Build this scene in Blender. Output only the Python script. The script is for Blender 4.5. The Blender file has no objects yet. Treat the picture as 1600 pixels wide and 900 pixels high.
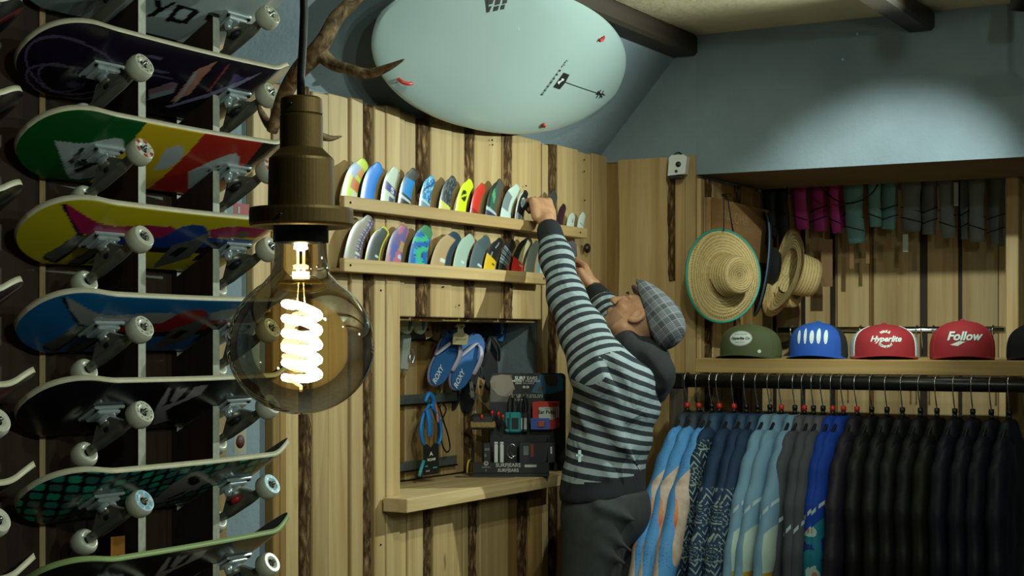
import bpy, bmesh, math, random
import numpy as np
from mathutils import Vector, Matrix
from mathutils.bvhtree import BVHTree
random.seed(7); np.random.seed(7)
SC = bpy.context.scene
COL = SC.collection
# ------------------------------------------------------------------ camera
FPX, YH, TH = 2450.0, 528.0, math.radians(29.2)
CAMZ = 1.55
SN, CS = math.sin(TH), math.cos(TH)
cam_d = bpy.data.cameras.new('camera')
cam_d.sensor_width = 36.0
cam_d.lens = FPX / 1600 * 36.0
cam_d.shift_y = (YH - 450) / 1600
cam_d.clip_start = 0.05
cam = bpy.data.objects.new('camera', cam_d)
cam.location = (0, 0, CAMZ)
cam.rotation_euler = (math.pi / 2, 0, TH)
COL.objects.link(cam)
SC.camera = cam
# ------------------------------------------------------------------ world, exposure
SC.view_settings.view_transform = 'Standard'
SC.view_settings.look = 'None'
SC.view_settings.exposure = 0.0
SC.view_settings.gamma = 1.0
SC.view_settings.use_curve_mapping = False
world = bpy.data.worlds.new('world')
SC.world = world
world.use_nodes = True
world.node_tree.nodes['Background'].inputs[0].default_value = (0.55, 0.85, 0.80, 1)
world.node_tree.nodes['Background'].inputs[1].default_value = 0.035
# ------------------------------------------------------------------ ceiling lamps (light + the can that holds it)
LAMPS = [  # name, location, target, watts, cone degrees, blend, colour, radius
    ('wall', (-.92, 5.15, 2.36), (-2.70, 3.5, 2.08), 165, 116, .9, (.82, 1.0, .88), .016),
    ('alcove', (-.95, 4.15, 2.58), (-1.80, 6.1, 1.62), 150, 42, .7, (.84, 1.0, .90), .02),
    ('corner', (-1.35, 3.6, 2.58), (-2.45, 5.4, 1.35), 34, 70, .7, (.92, 1.0, .80), .02),
    ('niche', (-1.15, 2.9, 2.58), (-2.75, 4.4, 1.35), 55, 62, .8, (.90, 1.0, .82), .02),
    ('shelf', (-1.0, 5.06, 2.585), (-1.2, 5.3, 1.5), 5, 60, .6, (.90, 1.0, .88), .02),
    ('rack', (1.35, 1.9, 2.58), (-2.2, 2.5, 1.5), 62, 80, .6, (.74, 1.0, .92), .03),
    ('room', (.45, .9, 2.58), (-1.6, 3.4, 1.3), 66, 110, .7, (.80, 1.0, .86), .06),  # fill lamp added to lighten the dark room around the camera
]
def aim(src, dst):
    return (Vector(dst) - Vector(src)).to_track_quat('-Z', 'Y')
for nm, loc, tgt, w, cone, bl, c, rad in LAMPS:
    ld = bpy.data.lights.new('spot_light', 'SPOT')
    ld.energy = w; ld.spot_size = math.radians(cone); ld.spot_blend = bl
    ld.color = c; ld.shadow_soft_size = rad
    lo = bpy.data.objects.new('spot_light', ld)
    lo.location = loc; lo.rotation_mode = 'QUATERNION'; lo.rotation_quaternion = aim(loc, tgt)
    COL.objects.link(lo)
FILL_BULB = (.75, 3.1, 2.05)        # unseen bulb added as fill for the ceiling and bulkhead
ld = bpy.data.lights.new('fill_light', 'POINT'); ld.energy = 18; ld.color = (.95, 1.0, .82); ld.shadow_soft_size = .03
lo = bpy.data.objects.new('fill_light', ld); lo.location = FILL_BULB; COL.objects.link(lo)
# ------------------------------------------------------------------ pixel -> place
def ray(px, py):
    r = (px - 800) / FPX
    return Vector((-SN + r * CS, CS + r * SN, (YH - py) / FPX))
def on_x(px, py, X):
    d = ray(px, py); t = X / d.x
    return Vector((X, d.y * t, CAMZ + d.z * t))
def on_y(px, py, Y):
    d = ray(px, py); t = Y / d.y
    return Vector((d.x * t, Y, CAMZ + d.z * t))
def at_d(px, py, depth):
    d = ray(px, py) * depth
    return Vector((d.x, d.y, CAMZ + d.z))
def on_plane(px, py, p0, n):
    d = ray(px, py); o = Vector((0, 0, CAMZ))
    t = (Vector(p0) - o).dot(n) / d.dot(n)
    return o + d * t
RV = Vector((CS, SN, 0)); FV = Vector((-SN, CS, 0)); ZV = Vector((0, 0, 1))
# ------------------------------------------------------------------ materials
def lin(c):
    if isinstance(c, str):
        c = [int(c[i:i + 2], 16) / 255 for i in (0, 2, 4)]
    return tuple(((x / 12.92) if x <= .04045 else ((x + .055) / 1.055) ** 2.4) for x in c) + (1,)
MATS = {}
class NT:
    def __init__(s, m): s.m = m; s.t = m.node_tree; s.n = s.t.nodes; s.l = s.t.links
    def new(s, typ, **kw):
        nd = s.n.new(typ)
        for k, v in kw.items():
            if k.startswith('i_'):
                key = k[2:]; key = int(key) if key.isdigit() else key.replace('_', ' ')
                if isinstance(v, tuple) and len(v) == 2 and hasattr(v[0], 'outputs'): s.l.new(v[0].outputs[v[1]], nd.inputs[key])
                else: nd.inputs[key].default_value = v
            else: setattr(nd, k, v)
        return nd
    def math(s, op, a, b=None, c=None):
        nd = s.n.new('ShaderNodeMath'); nd.operation = op
        for i, v in enumerate((a, b, c)):
            if v is None: continue
            if isinstance(v, tuple): s.l.new(v[0].outputs[v[1]], nd.inputs[i])
            else: nd.inputs[i].default_value = v
        return (nd, 0)
    def ramp(s, fac, stops, interp='LINEAR'):
        nd = s.n.new('ShaderNodeValToRGB'); nd.color_ramp.interpolation = interp
        e = nd.color_ramp.elements
        while len(e) < len(stops): e.new(.5)
        for el, (p, c) in zip(e, stops): el.position = p; el.color = c
        s.l.new(fac[0].outputs[fac[1]], nd.inputs[0])
        return (nd, 0)
    def mix(s, fac, a, b, blend='MIX'):
        nd = s.n.new('ShaderNodeMix'); nd.data_type = 'RGBA'; nd.blend_type = blend
        for i, v in ((0, fac), (6, a), (7, b)):
            if isinstance(v, tuple) and hasattr(v[0], 'outputs'): s.l.new(v[0].outputs[v[1]], nd.inputs[i])
            else: nd.inputs[i].default_value = v
        return (nd, 2)
    def link(s, a, nd, key): s.l.new(a[0].outputs[a[1]], nd.inputs[key])
def base_mat(name, rough=.6, metal=0.0, spec=.5):
    m = bpy.data.materials.new(name); m.use_nodes = True
    t = NT(m); b = t.n['Principled BSDF']
    b.inputs['Roughness'].default_value = rough; b.inputs['Metallic'].default_value = metal
    b.inputs['Specular IOR Level'].default_value = spec
    return m, t, b
def mat(name, col, rough=.6, metal=0.0, spec=.5, var=.0, bump=0.0, bscale=200, coat=0):
    if name in MATS: return MATS[name]
    m, t, b = base_mat(name, rough, metal, spec)
    c = lin(col); b.inputs['Base Color'].default_value = c
    if coat: b.inputs['Coat Weight'].default_value = coat
    if var or bump:
        tc = t.new('ShaderNodeTexCoord')
        nz = t.new('ShaderNodeTexNoise', i_Vector=(tc, 'Object'), i_Scale=bscale, i_Detail=4.0)
        if var:
            lo = tuple(x * (1 - var) for x in c[:3]) + (1,); hi = tuple(min(1, x * (1 + var)) for x in c[:3]) + (1,)
            t.link(t.ramp((nz, 0), [(.3, lo), (.7, hi)]), b, 'Base Color')
        if bump:
            bp = t.new('ShaderNodeBump', i_Strength=bump, i_Distance=.002, i_Height=(nz, 0))
            t.link((bp, 0), b, 'Normal')
    MATS[name] = m
    return m
def wood(name, light, dark, axis='Z', rough=.55, var=.16, grain=1.0):
    if name in MATS: return MATS[name]
    m, t, b = base_mat(name, rough, 0, .35)
    tc = t.new('ShaderNodeTexCoord'); oi = t.new('ShaderNodeObjectInfo')
    off = t.new('ShaderNodeVectorMath', operation='SCALE', i_Scale=0.0)
    cmb = t.new('ShaderNodeCombineXYZ')
    for i, k in enumerate((37.0, 91.0, 53.0)): t.link(t.math('MULTIPLY', (oi, 'Random'), k), cmb, i)
    add = t.new('ShaderNodeVectorMath', operation='ADD', i_0=(tc, 'Object'), i_1=(cmb, 0))
    sc = {'Z': (17, 17, .8), 'Y': (17, .8, 17), 'X': (.8, 17, 17)}[axis]
    mp = t.new('ShaderNodeMapping', i_Vector=(add, 0), i_Scale=sc)
    n1 = t.new('ShaderNodeTexNoise', i_Vector=(mp, 0), i_Scale=1.0, i_Detail=5.0, i_Roughness=.62, i_Distortion=.6)
    mp2 = t.new('ShaderNodeMapping', i_Vector=(add, 0), i_Scale=tuple(x * .22 for x in sc))
    wv = t.new('ShaderNodeTexNoise', i_Vector=(mp2, 0), i_Scale=1.0, i_Detail=1.0, i_Distortion=1.2)
    ring = t.math('FRACT', t.math('MULTIPLY', (wv, 0), 9.0 * grain))
    ring = t.math('POWER', ring, 3.0)
    L, D = lin(light), lin(dark)
    c1 = t.ramp((n1, 0), [(.25, D), (.60, L)])
    c2 = t.mix(t.math('MULTIPLY', ring, .38), c1, D)
    hv = t.new('ShaderNodeHueSaturation', i_Color=c2)
    t.link(t.math('ADD', t.math('MULTIPLY', (oi, 'Random'), var * 2), 1 - var), hv, 'Value')
    t.link((hv, 0), b, 'Base Color')
    bp = t.new('ShaderNodeBump', i_Strength=.25, i_Distance=.002, i_Height=(n1, 0)); t.link((bp, 0), b, 'Normal')
    MATS[name] = m
    return m
def vcol_mat(name, rough=.4, spec=.5, coat=0.0):
    if name in MATS: return MATS[name]
    m, t, b = base_mat(name, rough, 0, spec)
    at = t.new('ShaderNodeAttribute', attribute_name='paint')
    t.link((at, 'Color'), b, 'Base Color')
    if coat: b.inputs['Coat Weight'].default_value = coat; b.inputs['Coat Roughness'].default_value = .15
    MATS[name] = m
    return m
PINE = wood('pine_wood', 'bba072', '987848')
PINE_DARK = wood('aged_pine_wood', '93733f', '6c4f2c')
PINE_Y = wood('pine_wood_along_wall', 'b99c6c', '987645', 'Y')
PINE_X = wood('pine_wood_along_shelf', 'b69866', '947241', 'X')
BROWN = wood('dark_stained_wood', '33241a', '1d140e', var=.25)
BEAMW = wood('dark_beam_wood', '32291f', '1c1610', 'Y', var=.1)
PLY = mat('plywood_edge', 'b9b7a6', .6, var=.15, bscale=60)
PLYE = mat('maple_edge', 'd9cdae', .5, var=.08, bscale=40)
GRIP = mat('grip_tape', '0d0d0d', .95)
CHROME = mat('chrome', 'c9cfd0', .18, 1.0)
TRUCKM = mat('polished_truck_metal', 'c4cccd', .25, .5)
STEEL = mat('cast_steel', '8d8a7c', .4, .6)
DSTEEL = mat('dark_steel', '3d3b37', .4, 1.0)
BLACK = mat('black_plastic', '0e0e0f', .4)
BLACKM = mat('black_painted_metal', '15120f', .35, .0, .5)
WHITE = mat('white_plastic', 'd4d6d2', .4)
RED = mat('red_plastic', 'c42a1e', .4)
# ------------------------------------------------------------------ mesh builder
class MB:
    def __init__(s): s.v = []; s.f = []; s.mi = []; s.sm = []; s.col = None
    def add(s, vs, fs, mi=0, smooth=True):
        o = len(s.v); s.v += [tuple(x) for x in vs]
        for f in fs: s.f.append(tuple(i + o for i in f)); s.mi.append(mi); s.sm.append(smooth)
        return s
    def box(s, lo, hi, mi=0, M=None, bev=0.0):
        lo = Vector(lo); hi = Vector(hi)
        lo, hi = Vector(map(min, lo, hi)), Vector(map(max, lo, hi))
        if bev:
            bm = bmesh.new(); bmesh.ops.create_cube(bm, size=1)
            c = (lo + hi) / 2; d = hi - lo
            for v in bm.verts: v.co = Vector((v.co.x * d.x, v.co.y * d.y, v.co.z * d.z)) + c
            bmesh.ops.bevel(bm, geom=bm.edges[:], offset=min(bev, min(d) * .45), segments=1, affect='EDGES', profile=.5)
            bm.verts.index_update()
            vs = [(M @ v.co if M else v.co.copy()) for v in bm.verts]; fs = [[v.index for v in f.verts] for f in bm.faces]
            bm.free(); return s.add(vs, fs, mi, False)
        vs = [Vector((x, y, z)) for x in (lo.x, hi.x) for y in (lo.y, hi.y) for z in (lo.z, hi.z)]
        if M: vs = [M @ v for v in vs]
        return s.add(vs, [(0, 1, 3, 2), (4, 6, 7, 5), (0, 4, 5, 1), (2, 3, 7, 6), (0, 2, 6, 4), (1, 5, 7, 3)], mi, False)
    def tube(s, pts, r, n=10, mi=0, cap=True, flat=1.0, closed=False):
        pts = [Vector(p) for p in pts]; N = len(pts)
        rs = list(r) if hasattr(r, '__len__') else [r] * N
        if len(rs) != N: rs = list(np.interp(np.linspace(0, 1, N), np.linspace(0, 1, len(rs)), rs))
        t0 = (pts[1] - pts[0]).normalized()
        up = Vector((0, 0, 1)) if abs(t0.z) < .9 else Vector((1, 0, 0))
        u = t0.cross(up).normalized(); vs = []
        for i, p in enumerate(pts):
            if closed: t = (pts[(i + 1) % N] - pts[i - 1]).normalized()
            else: t = (pts[min(i + 1, N - 1)] - pts[max(i - 1, 0)]).normalized()
            u = (u - t * u.dot(t)).normalized(); w = t.cross(u)
            for k in range(n):
                a = 2 * math.pi * k / n
                vs.append(p + (u * math.cos(a) + w * math.sin(a) * flat) * rs[i])
        fs = []
        for i in range(N if closed else N - 1):
            j = (i + 1) % N
            for k in range(n):
                k2 = (k + 1) % n
                fs.append((i * n + k, i * n + k2, j * n + k2, j * n + k))
        if cap and not closed: fs += [tuple(range(n - 1, -1, -1)), tuple((N - 1) * n + k for k in range(n))]
        return s.add(vs, fs, mi)
    def lathe(s, prof, n=24, mi=0, M=None, mis=None, smooth=True, sx=1, sy=1):
        vs = []; fs = []
        for (r, z) in prof:
            for k in range(n):
                a = 2 * math.pi * k / n; v = Vector((r * math.cos(a) * sx, r * math.sin(a) * sy, z)); vs.append(M @ v if M else v)
        o = len(s.v); s.v += [tuple(v) for v in vs]
        for i in range(len(prof) - 1):
            for k in range(n):
                k2 = (k + 1) % n
                s.f.append((o + i * n + k, o + i * n + k2, o + (i + 1) * n + k2, o + (i + 1) * n + k)); s.mi.append(mis[i] if mis else mi); s.sm.append(smooth)
        return s
    def prism(s, poly, M, t, mi=0, mi_side=None):
        """poly in the local xy plane of M, from z=0 to z=t"""
        n = len(poly); vs = [M @ Vector((x, y, 0)) for x, y in poly] + [M @ Vector((x, y, t)) for x, y in poly]
        s.add(vs, [tuple(range(n - 1, -1, -1)), tuple(range(n, 2 * n))], mi, False)
        o = len(s.v) - 2 * n; k = mi if mi_side is None else mi_side
        for i in range(n):
            j = (i + 1) % n; s.f.append((o + i, o + j, o + n + j, o + n + i)); s.mi.append(k); s.sm.append(False)
        return s
    def ball(s, c, r, mi=0, n=12, M=None):
        r = r if hasattr(r, '__len__') else (r, r, r); c = Vector(c)
        prof = [(max(math.sin(math.pi * i / 8), .001), -math.cos(math.pi * i / 8)) for i in range(9)]
        vs = []
        for (a, z) in prof:
            for k in range(n):
                v = Vector((a * math.cos(2 * math.pi * k / n) * r[0], a * math.sin(2 * math.pi * k / n) * r[1], z * r[2]))
                vs.append((M @ v if M else v) + c)
        fs = [(i * n + k, i * n + (k + 1) % n, (i + 1) * n + (k + 1) % n, (i + 1) * n + k) for i in range(8) for k in range(n)]
        return s.add(vs, fs, mi)
    def mesh(s, name, mats, off=(0, 0, 0)):
        me = bpy.data.meshes.new(name); off = Vector(off)
        me.from_pydata([Vector(v) - off for v in s.v], [], s.f)
        for m in (mats if isinstance(mats, (list, tuple)) else [mats]): me.materials.append(m)
        me.polygons.foreach_set('material_index', s.mi); me.polygons.foreach_set('use_smooth', s.sm)
        if s.col is not None: paint(me, s.col)
        me.update(); return me
def paint(me, cols):
    a = me.color_attributes.new('paint', 'FLOAT_COLOR', 'POINT')
    c = np.ones((len(me.vertices), 4), np.float32); c[:, :3] = np.asarray(cols)[:, :3]
    a.data.foreach_set('color', c.ravel())
WLOC = {}
def tag(o, label=None, cat=None, group=None, kind=None):
    if label: o['label'] = label
    if cat: o['category'] = cat
    if group: o['group'] = group
    if kind: o['kind'] = kind
    return o
def thing(name, loc, label, cat, group=None, M=None):
    o = bpy.data.objects.new(name, None); o.empty_display_size = .05
    if M is not None: o.matrix_world = M; WLOC[o.name] = Vector((0, 0, 0))
    else: o.location = loc; WLOC[o.name] = Vector(loc)
    COL.objects.link(o); return tag(o, label, cat, group)
def link(name, me, parent=None):
    o = bpy.data.objects.new(name, me); COL.objects.link(o)
    if parent is not None: o.parent = parent
    return o
def part(name, mb, mats, parent, label=None):
    """mb in world coordinates (or in the local frame of a rotated parent)"""
    o = link(name, mb.mesh(name, mats, WLOC[parent.name]), parent); WLOC[o.name] = WLOC[parent.name].copy()
    if label: o['label'] = label
    return o
def solo(name, mb, mats, label=None, cat=None, group=None, kind=None, origin=None):
    if origin is None:
        a = np.array(mb.v); origin = ((a[:, 0].min() + a[:, 0].max()) / 2, (a[:, 1].min() + a[:, 1].max()) / 2, a[:, 2].min())
    o = link(name, mb.mesh(name, mats, origin)); o.location = origin; WLOC[o.name] = Vector(origin)
    return tag(o, label, cat, group, kind)
def frame(o, x, y):
    x = Vector(x).normalized(); z = x.cross(Vector(y)).normalized(); y = z.cross(x); o = Vector(o)
    return Matrix(((x.x, y.x, z.x, o.x), (x.y, y.y, z.y, o.y), (x.z, y.z, z.z, o.z), (0, 0, 0, 1)))
def fine(vs, fs, L, n=3):
    bm = bmesh.new(); bv = [bm.verts.new(v) for v in vs]
    for f in fs:
        try: bm.faces.new([bv[i] for i in f])
        except ValueError: pass
    bmesh.ops.triangulate(bm, faces=bm.faces[:])
    for _ in range(n):
        e = [e for e in bm.edges if e.calc_length() > L]
        if not e: break
        bmesh.ops.subdivide_edges(bm, edges=e, cuts=1); bmesh.ops.triangulate(bm, faces=bm.faces[:])
    bm.verts.index_update()
    out = [v.co.copy() for v in bm.verts], [tuple(v.index for v in f.verts) for f in bm.faces]
    bm.free(); return out
def text(s, size, M, mb=None, mi=0, ext=.0006, shear=0.0, bold=0.0, spacing=1.0, project=None, sx=1.0):
    cu = bpy.data.curves.new('lettering', 'FONT'); cu.body = s; cu.size = size; cu.extrude = 0
    cu.align_x = 'CENTER'; cu.align_y = 'CENTER'; cu.shear = shear; cu.offset = bold; cu.space_character = spacing
    cu.resolution_u = 3
    o = bpy.data.objects.new('lettering', cu); COL.objects.link(o)
    dg = bpy.context.evaluated_depsgraph_get()
    me = bpy.data.meshes.new_from_object(o.evaluated_get(dg))
    vs = [Vector((v.co.x * sx, v.co.y, ext)) for v in me.vertices]; fs = [tuple(p.vertices) for p in me.polygons]
    bpy.data.objects.remove(o); bpy.data.curves.remove(cu); bpy.data.meshes.remove(me)
    mb = mb or MB()
    if project:
        vs, fs = fine(vs, fs, size * .16)
    return mb.add(project(vs) if project else [M @ v for v in vs], fs, mi, False)
def inpoly(X, Y, poly):
    r = np.zeros(X.shape, bool); n = len(poly); j = n - 1
    for i in range(n):
        xi, yi = poly[i]; xj, yj = poly[j]
        if yi != yj:
            r ^= ((yi > Y) != (yj > Y)) & (X < (xj - xi) * (Y - yi) / (yj - yi) + xi)
        j = i
    return r
# ------------------------------------------------------------------ implicit surfaces (bodies, cloth)
class SDF:
    def __init__(s, lo, hi, h):
        s.lo = np.array(lo, float); s.h = h
        s.n = np.ceil((np.array(hi) - s.lo) / h).astype(int) + 1
        s.D = np.full(s.n, .5, np.float32)
    def _sub(s, lo, hi, pad):
        a = np.clip(((np.array(lo) - pad - s.lo) / s.h).astype(int), 0, s.n); b = np.clip(((np.array(hi) + pad - s.lo) / s.h).astype(int) + 2, 0, s.n)
        sl = tuple(slice(a[i], b[i]) for i in range(3))
        ax = [(s.lo[i] + s.h * np.arange(a[i], b[i])).astype(np.float32) for i in range(3)]
        return sl, np.meshgrid(*ax, indexing='ij', sparse=True)
    def _put(s, sl, d, k, sub=False):
        A = s.D[sl]
        if A.size == 0: return
        if sub: A = -A
        if k > 0:
            hh = np.clip(.5 + .5 * (d - A) / k, 0, 1); R = d * (1 - hh) + A * hh - k * hh * (1 - hh)
        else: R = np.minimum(A, d)
        s.D[sl] = -R if sub else R
    def cone(s, a, b, ra, rb, k=.02, fx=1.0, sub=False):
        a = np.array(a, float); b = np.array(b, float); R = max(ra, rb)
        sl, (X, Y, Z) = s._sub(np.minimum(a, b) - R, np.maximum(a, b) + R, k + .03)
        ba = b - a; L2 = ba @ ba + 1e-12
        x, y, z = X - a[0], Y - a[1], Z - a[2]
        t = np.clip((x * ba[0] + y * ba[1] + z * ba[2]) / L2, 0, 1)
        d = np.sqrt(((x - t * ba[0]) * fx) ** 2 + (y - t * ba[1]) ** 2 + (z - t * ba[2]) ** 2) - (ra + (rb - ra) * t)
        s._put(sl, d, k, sub); return s
    def chain(s, pts, rs, k=.02, fx=1.0):
        for i in range(len(pts) - 1): s.cone(pts[i], pts[i + 1], rs[i], rs[i + 1], k, fx)
        return s
    def ell(s, c, r, k=.02, R=None, sub=False):
        c = np.array(c, float); r = np.array(r, float); m = r.max()
        sl, (X, Y, Z) = s._sub(c - m, c + m, k + .03)
        x, y, z = X - c[0], Y - c[1], Z - c[2]
        if R is not None:
            R = np.array(R)  # rows are the local axes
            x, y, z = (R[0, 0] * x + R[0, 1] * y + R[0, 2] * z), (R[1, 0] * x + R[1, 1] * y + R[1, 2] * z), (R[2, 0] * x + R[2, 1] * y + R[2, 2] * z)
        k0 = np.sqrt((x / r[0]) ** 2 + (y / r[1]) ** 2 + (z / r[2]) ** 2) + 1e-9
        k1 = np.sqrt((x / r[0] ** 2) ** 2 + (y / r[1] ** 2) ** 2 + (z / r[2] ** 2) ** 2) + 1e-9
        s._put(sl, k0 * (k0 - 1) / k1, k, sub); return s
    def half(s, p, n, k=.0):
        """keep the side the normal n points away from"""
        p = np.array(p); n = np.array(n, float); n /= np.linalg.norm(n)
        ax = [(s.lo[i] + s.h * np.arange(s.n[i])).astype(np.float32) for i in range(3)]
        X, Y, Z = np.meshgrid(*ax, indexing='ij', sparse=True)
        s.D = np.maximum(s.D, (X - p[0]) * n[0] + (Y - p[1]) * n[1] + (Z - p[2]) * n[2]); return s
    def surface(s):
        D = s.D; S = D < 0; nx, ny, nz = D.shape
        c = np.zeros((nx - 1, ny - 1, nz - 1), np.int8); offs = [(i, j, k) for i in (0, 1) for j in (0, 1) for k in (0, 1)]
        for (i, j, k) in offs: c += S[i:nx - 1 + i, j:ny - 1 + j, k:nz - 1 + k]
        act = np.argwhere((c > 0) & (c < 8)); idx = np.full(c.shape, -1, np.int64)
        idx[act[:, 0], act[:, 1], act[:, 2]] = np.arange(len(act))
        V = np.stack([D[act[:, 0] + i, act[:, 1] + j, act[:, 2] + k] for (i, j, k) in offs], 1)
        P = np.zeros((len(act), 3)); cnt = np.zeros(len(act))
        for a in range(8):
            for b in range(a + 1, 8):
                oa, ob = np.array(offs[a]), np.array(offs[b])
                if np.abs(oa - ob).sum() != 1: continue
                m = (V[:, a] < 0) != (V[:, b] < 0)
                t = V[m, a] / (V[m, a] - V[m, b]); P[m] += oa + t[:, None] * (ob - oa); cnt[m] += 1
        P = (P / cnt[:, None] + act) * s.h + s.lo
        Q = []
        for ax in range(3):
            o1, o2 = (ax + 1) % 3, (ax + 2) % 3
            sl0 = [slice(None)] * 3; sl1 = [slice(None)] * 3; sl0[ax] = slice(0, -1); sl1[ax] = slice(1, None)
            A, B = S[tuple(sl0)], S[tuple(sl1)]; e = np.argwhere(A != B)
            e = e[(e[:, o1] > 0) & (e[:, o2] > 0) & (e[:, o1] < D.shape[o1] - 1) & (e[:, o2] < D.shape[o2] - 1)]
            fl = A[e[:, 0], e[:, 1], e[:, 2]]
            def cell(d1, d2):
                q = e.copy(); q[:, o1] += d1; q[:, o2] += d2; return idx[q[:, 0], q[:, 1], q[:, 2]]
            q = np.stack([cell(-1, -1), cell(0, -1), cell(0, 0), cell(-1, 0)], 1)
            q[~fl] = q[~fl][:, ::-1]; Q.append(q)
        return P, np.concatenate(Q)
def relax(P, Q, it=2, lam=.5):
    n = len(P)
    e = np.concatenate([Q[:, [0, 1]], Q[:, [1, 2]], Q[:, [2, 3]], Q[:, [3, 0]]])
    for _ in range(it):
        S = np.zeros_like(P); c = np.zeros(n)
        for a, b in ((0, 1), (1, 0)):
            for d in range(3): S[:, d] += np.bincount(e[:, a], P[e[:, b], d], n)
            c += np.bincount(e[:, a], minlength=n)
        P = P + lam * (S / np.maximum(c, 1)[:, None] - P)
    return P
def np_mesh(name, P, Q, mats, mi=None):
    me = bpy.data.meshes.new(name); me.vertices.add(len(P)); me.vertices.foreach_set('co', np.asarray(P, np.float32).ravel())
    me.loops.add(Q.size); me.loops.foreach_set('vertex_index', Q.ravel().astype(np.int32))
    me.polygons.add(len(Q)); me.polygons.foreach_set('loop_start', np.arange(0, Q.size, 4, dtype=np.int32))
    me.polygons.foreach_set('use_smooth', np.ones(len(Q), bool))
    for m in (mats if isinstance(mats, (list, tuple)) else [mats]): me.materials.append(m)
    if mi is not None: me.polygons.foreach_set('material_index', mi.astype(np.int32))
    me.update(); me.validate(); return me
# ================================================================== the room
XW, YB = -2.70, 5.54           # plaster face of the left wall, front face of the back wall
XS, YC, ZSOF, ZC = -2.297, 6.22, 2.17, 2.70   # alcove side wall, soffit rear edge, soffit underside, ceiling
YBACK = 6.75
def plaster(name, c, bump=.5, sc=55):
    m, t, b = base_mat(name, .85, 0, .25)
    tc = t.new('ShaderNodeTexCoord')
    n = t.new('ShaderNodeTexNoise', i_Vector=(tc, 'Object'), i_Scale=float(sc), i_Detail=6.0, i_Roughness=.6)
    n2 = t.new('ShaderNodeTexNoise', i_Vector=(tc, 'Object'), i_Scale=5.0, i_Detail=3.0)
    C = lin(c); lo = tuple(x * .82 for x in C[:3]) + (1,)
    t.link(t.ramp((n2, 0), [(.3, lo), (.7, C)]), b, 'Base Color')
    bp = t.new('ShaderNodeBump', i_Strength=bump, i_Distance=.006, i_Height=(n, 0)); t.link((bp, 0), b, 'Normal')
    return m
PL_GREY = plaster('blue_grey_plaster', '82919a')
PL_CEIL = plaster('cream_plaster', 'd6c9a6', .8, 24)
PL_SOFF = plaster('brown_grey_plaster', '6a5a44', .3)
CONC = mat('concrete_floor', '827a6a', .6, var=.2, bscale=6)
fw = lambda px, X=XW: on_x(px, 500, X).y          # pixel column -> position along the left wall
NY0, NY1 = fw(622, -2.675), fw(848, -2.675)         # the niche
NZ0, NZ1 = 1.068, on_x(735, 497, -2.675).z
NX = -2.90
mb = MB()
for lo, hi in (((-3.2, -1.6, 0), (XW, NY0, 2.27)), ((-3.2, NY1, 0), (XW, 7.0, 2.27)),
               ((-3.2, NY0, 0), (XW, NY1, NZ0 - .02)), ((-3.2, NY0, NZ1), (XW, NY1, 2.27)), ((-3.2, NY0, NZ0 - .02), (NX - .022, NY1, NZ1))):
    mb.box(lo, hi)
# sloping upper part under the roof
SL = Vector((.66, 0, .751)).normalized(); SNRM = Vector((SL.z, 0, -SL.x)); SP0 = Vector((XW, 0, 2.262))
top = SP0 + SL * .58
mb.add([(XW, -1.6, 2.262), (XW, 7.0, 2.262), (top.x, 7.0, top.z), (top.x, -1.6, top.z), (XW - .2, -1.6, 2.262), (XW - .2, 7.0, 2.262), (top.x - .2, 7.0, top.z), (top.x - .2, -1.6, top.z)],
       [(0, 3, 2, 1), (4, 5, 6, 7), (0, 1, 5, 4), (2, 3, 7, 6), (0, 4, 7, 3), (1, 2, 6, 5)], 0, False)
wall_left = solo('wall_left', mb, PL_GREY, 'blue grey plaster wall with a sloping upper part', kind='structure')
mb = MB().box((-3.2, -1.6, -.1), (2.6, 7, 0)); solo('floor', mb, CONC, 'grey concrete floor', kind='structure')
mb = MB().box((-3.2, -1.6, ZC), (2.6, 7, ZC + .1)); solo('ceiling', mb, PL_CEIL, 'rough cream plaster ceiling between dark beams', kind='structure')
mb = MB().box((2.5, -1.6, 0), (2.6, 7, ZC)); solo('wall_right', mb, PL_GREY, 'blue grey plaster wall', kind='structure')
mb = MB().box((-3.2, -1.7, 0), (2.6, -1.6, ZC)); solo('wall_front', mb, PL_GREY, 'blue grey plaster wall', kind='structure')
mb = MB()
mb.box((XW, YB + .03, 0), (XS, YB + .64, 2.24))
mb.box((XW, YB, 2.235), (XS, YB + .66, ZC))
mb.box((-3, YBACK, 0), (2.6, 7, ZC), 0)
wall_back = solo('wall_back', mb, PL_GREY, 'blue grey back wall with a wood clad pier', kind='structure')
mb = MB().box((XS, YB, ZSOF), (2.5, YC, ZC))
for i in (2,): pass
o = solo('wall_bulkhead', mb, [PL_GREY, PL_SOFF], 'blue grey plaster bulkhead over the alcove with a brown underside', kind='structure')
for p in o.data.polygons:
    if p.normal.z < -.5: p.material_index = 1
for i, (x0, x1, zb) in enumerate(((-2.405, -2.285, 2.62), (-1.49, -1.39, 2.63), (-.56, -.46, 2.63), (.4, .5, 2.63), (1.35, 1.45, 2.63))):
    mb = MB().box((x0, -1.6, zb), (x1, YB + (0 if i else .0), ZC), bev=.012)
    solo('trim_%d' % (i + 1), mb, BEAMW, 'dark timber ceiling beam', kind='structure')
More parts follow.
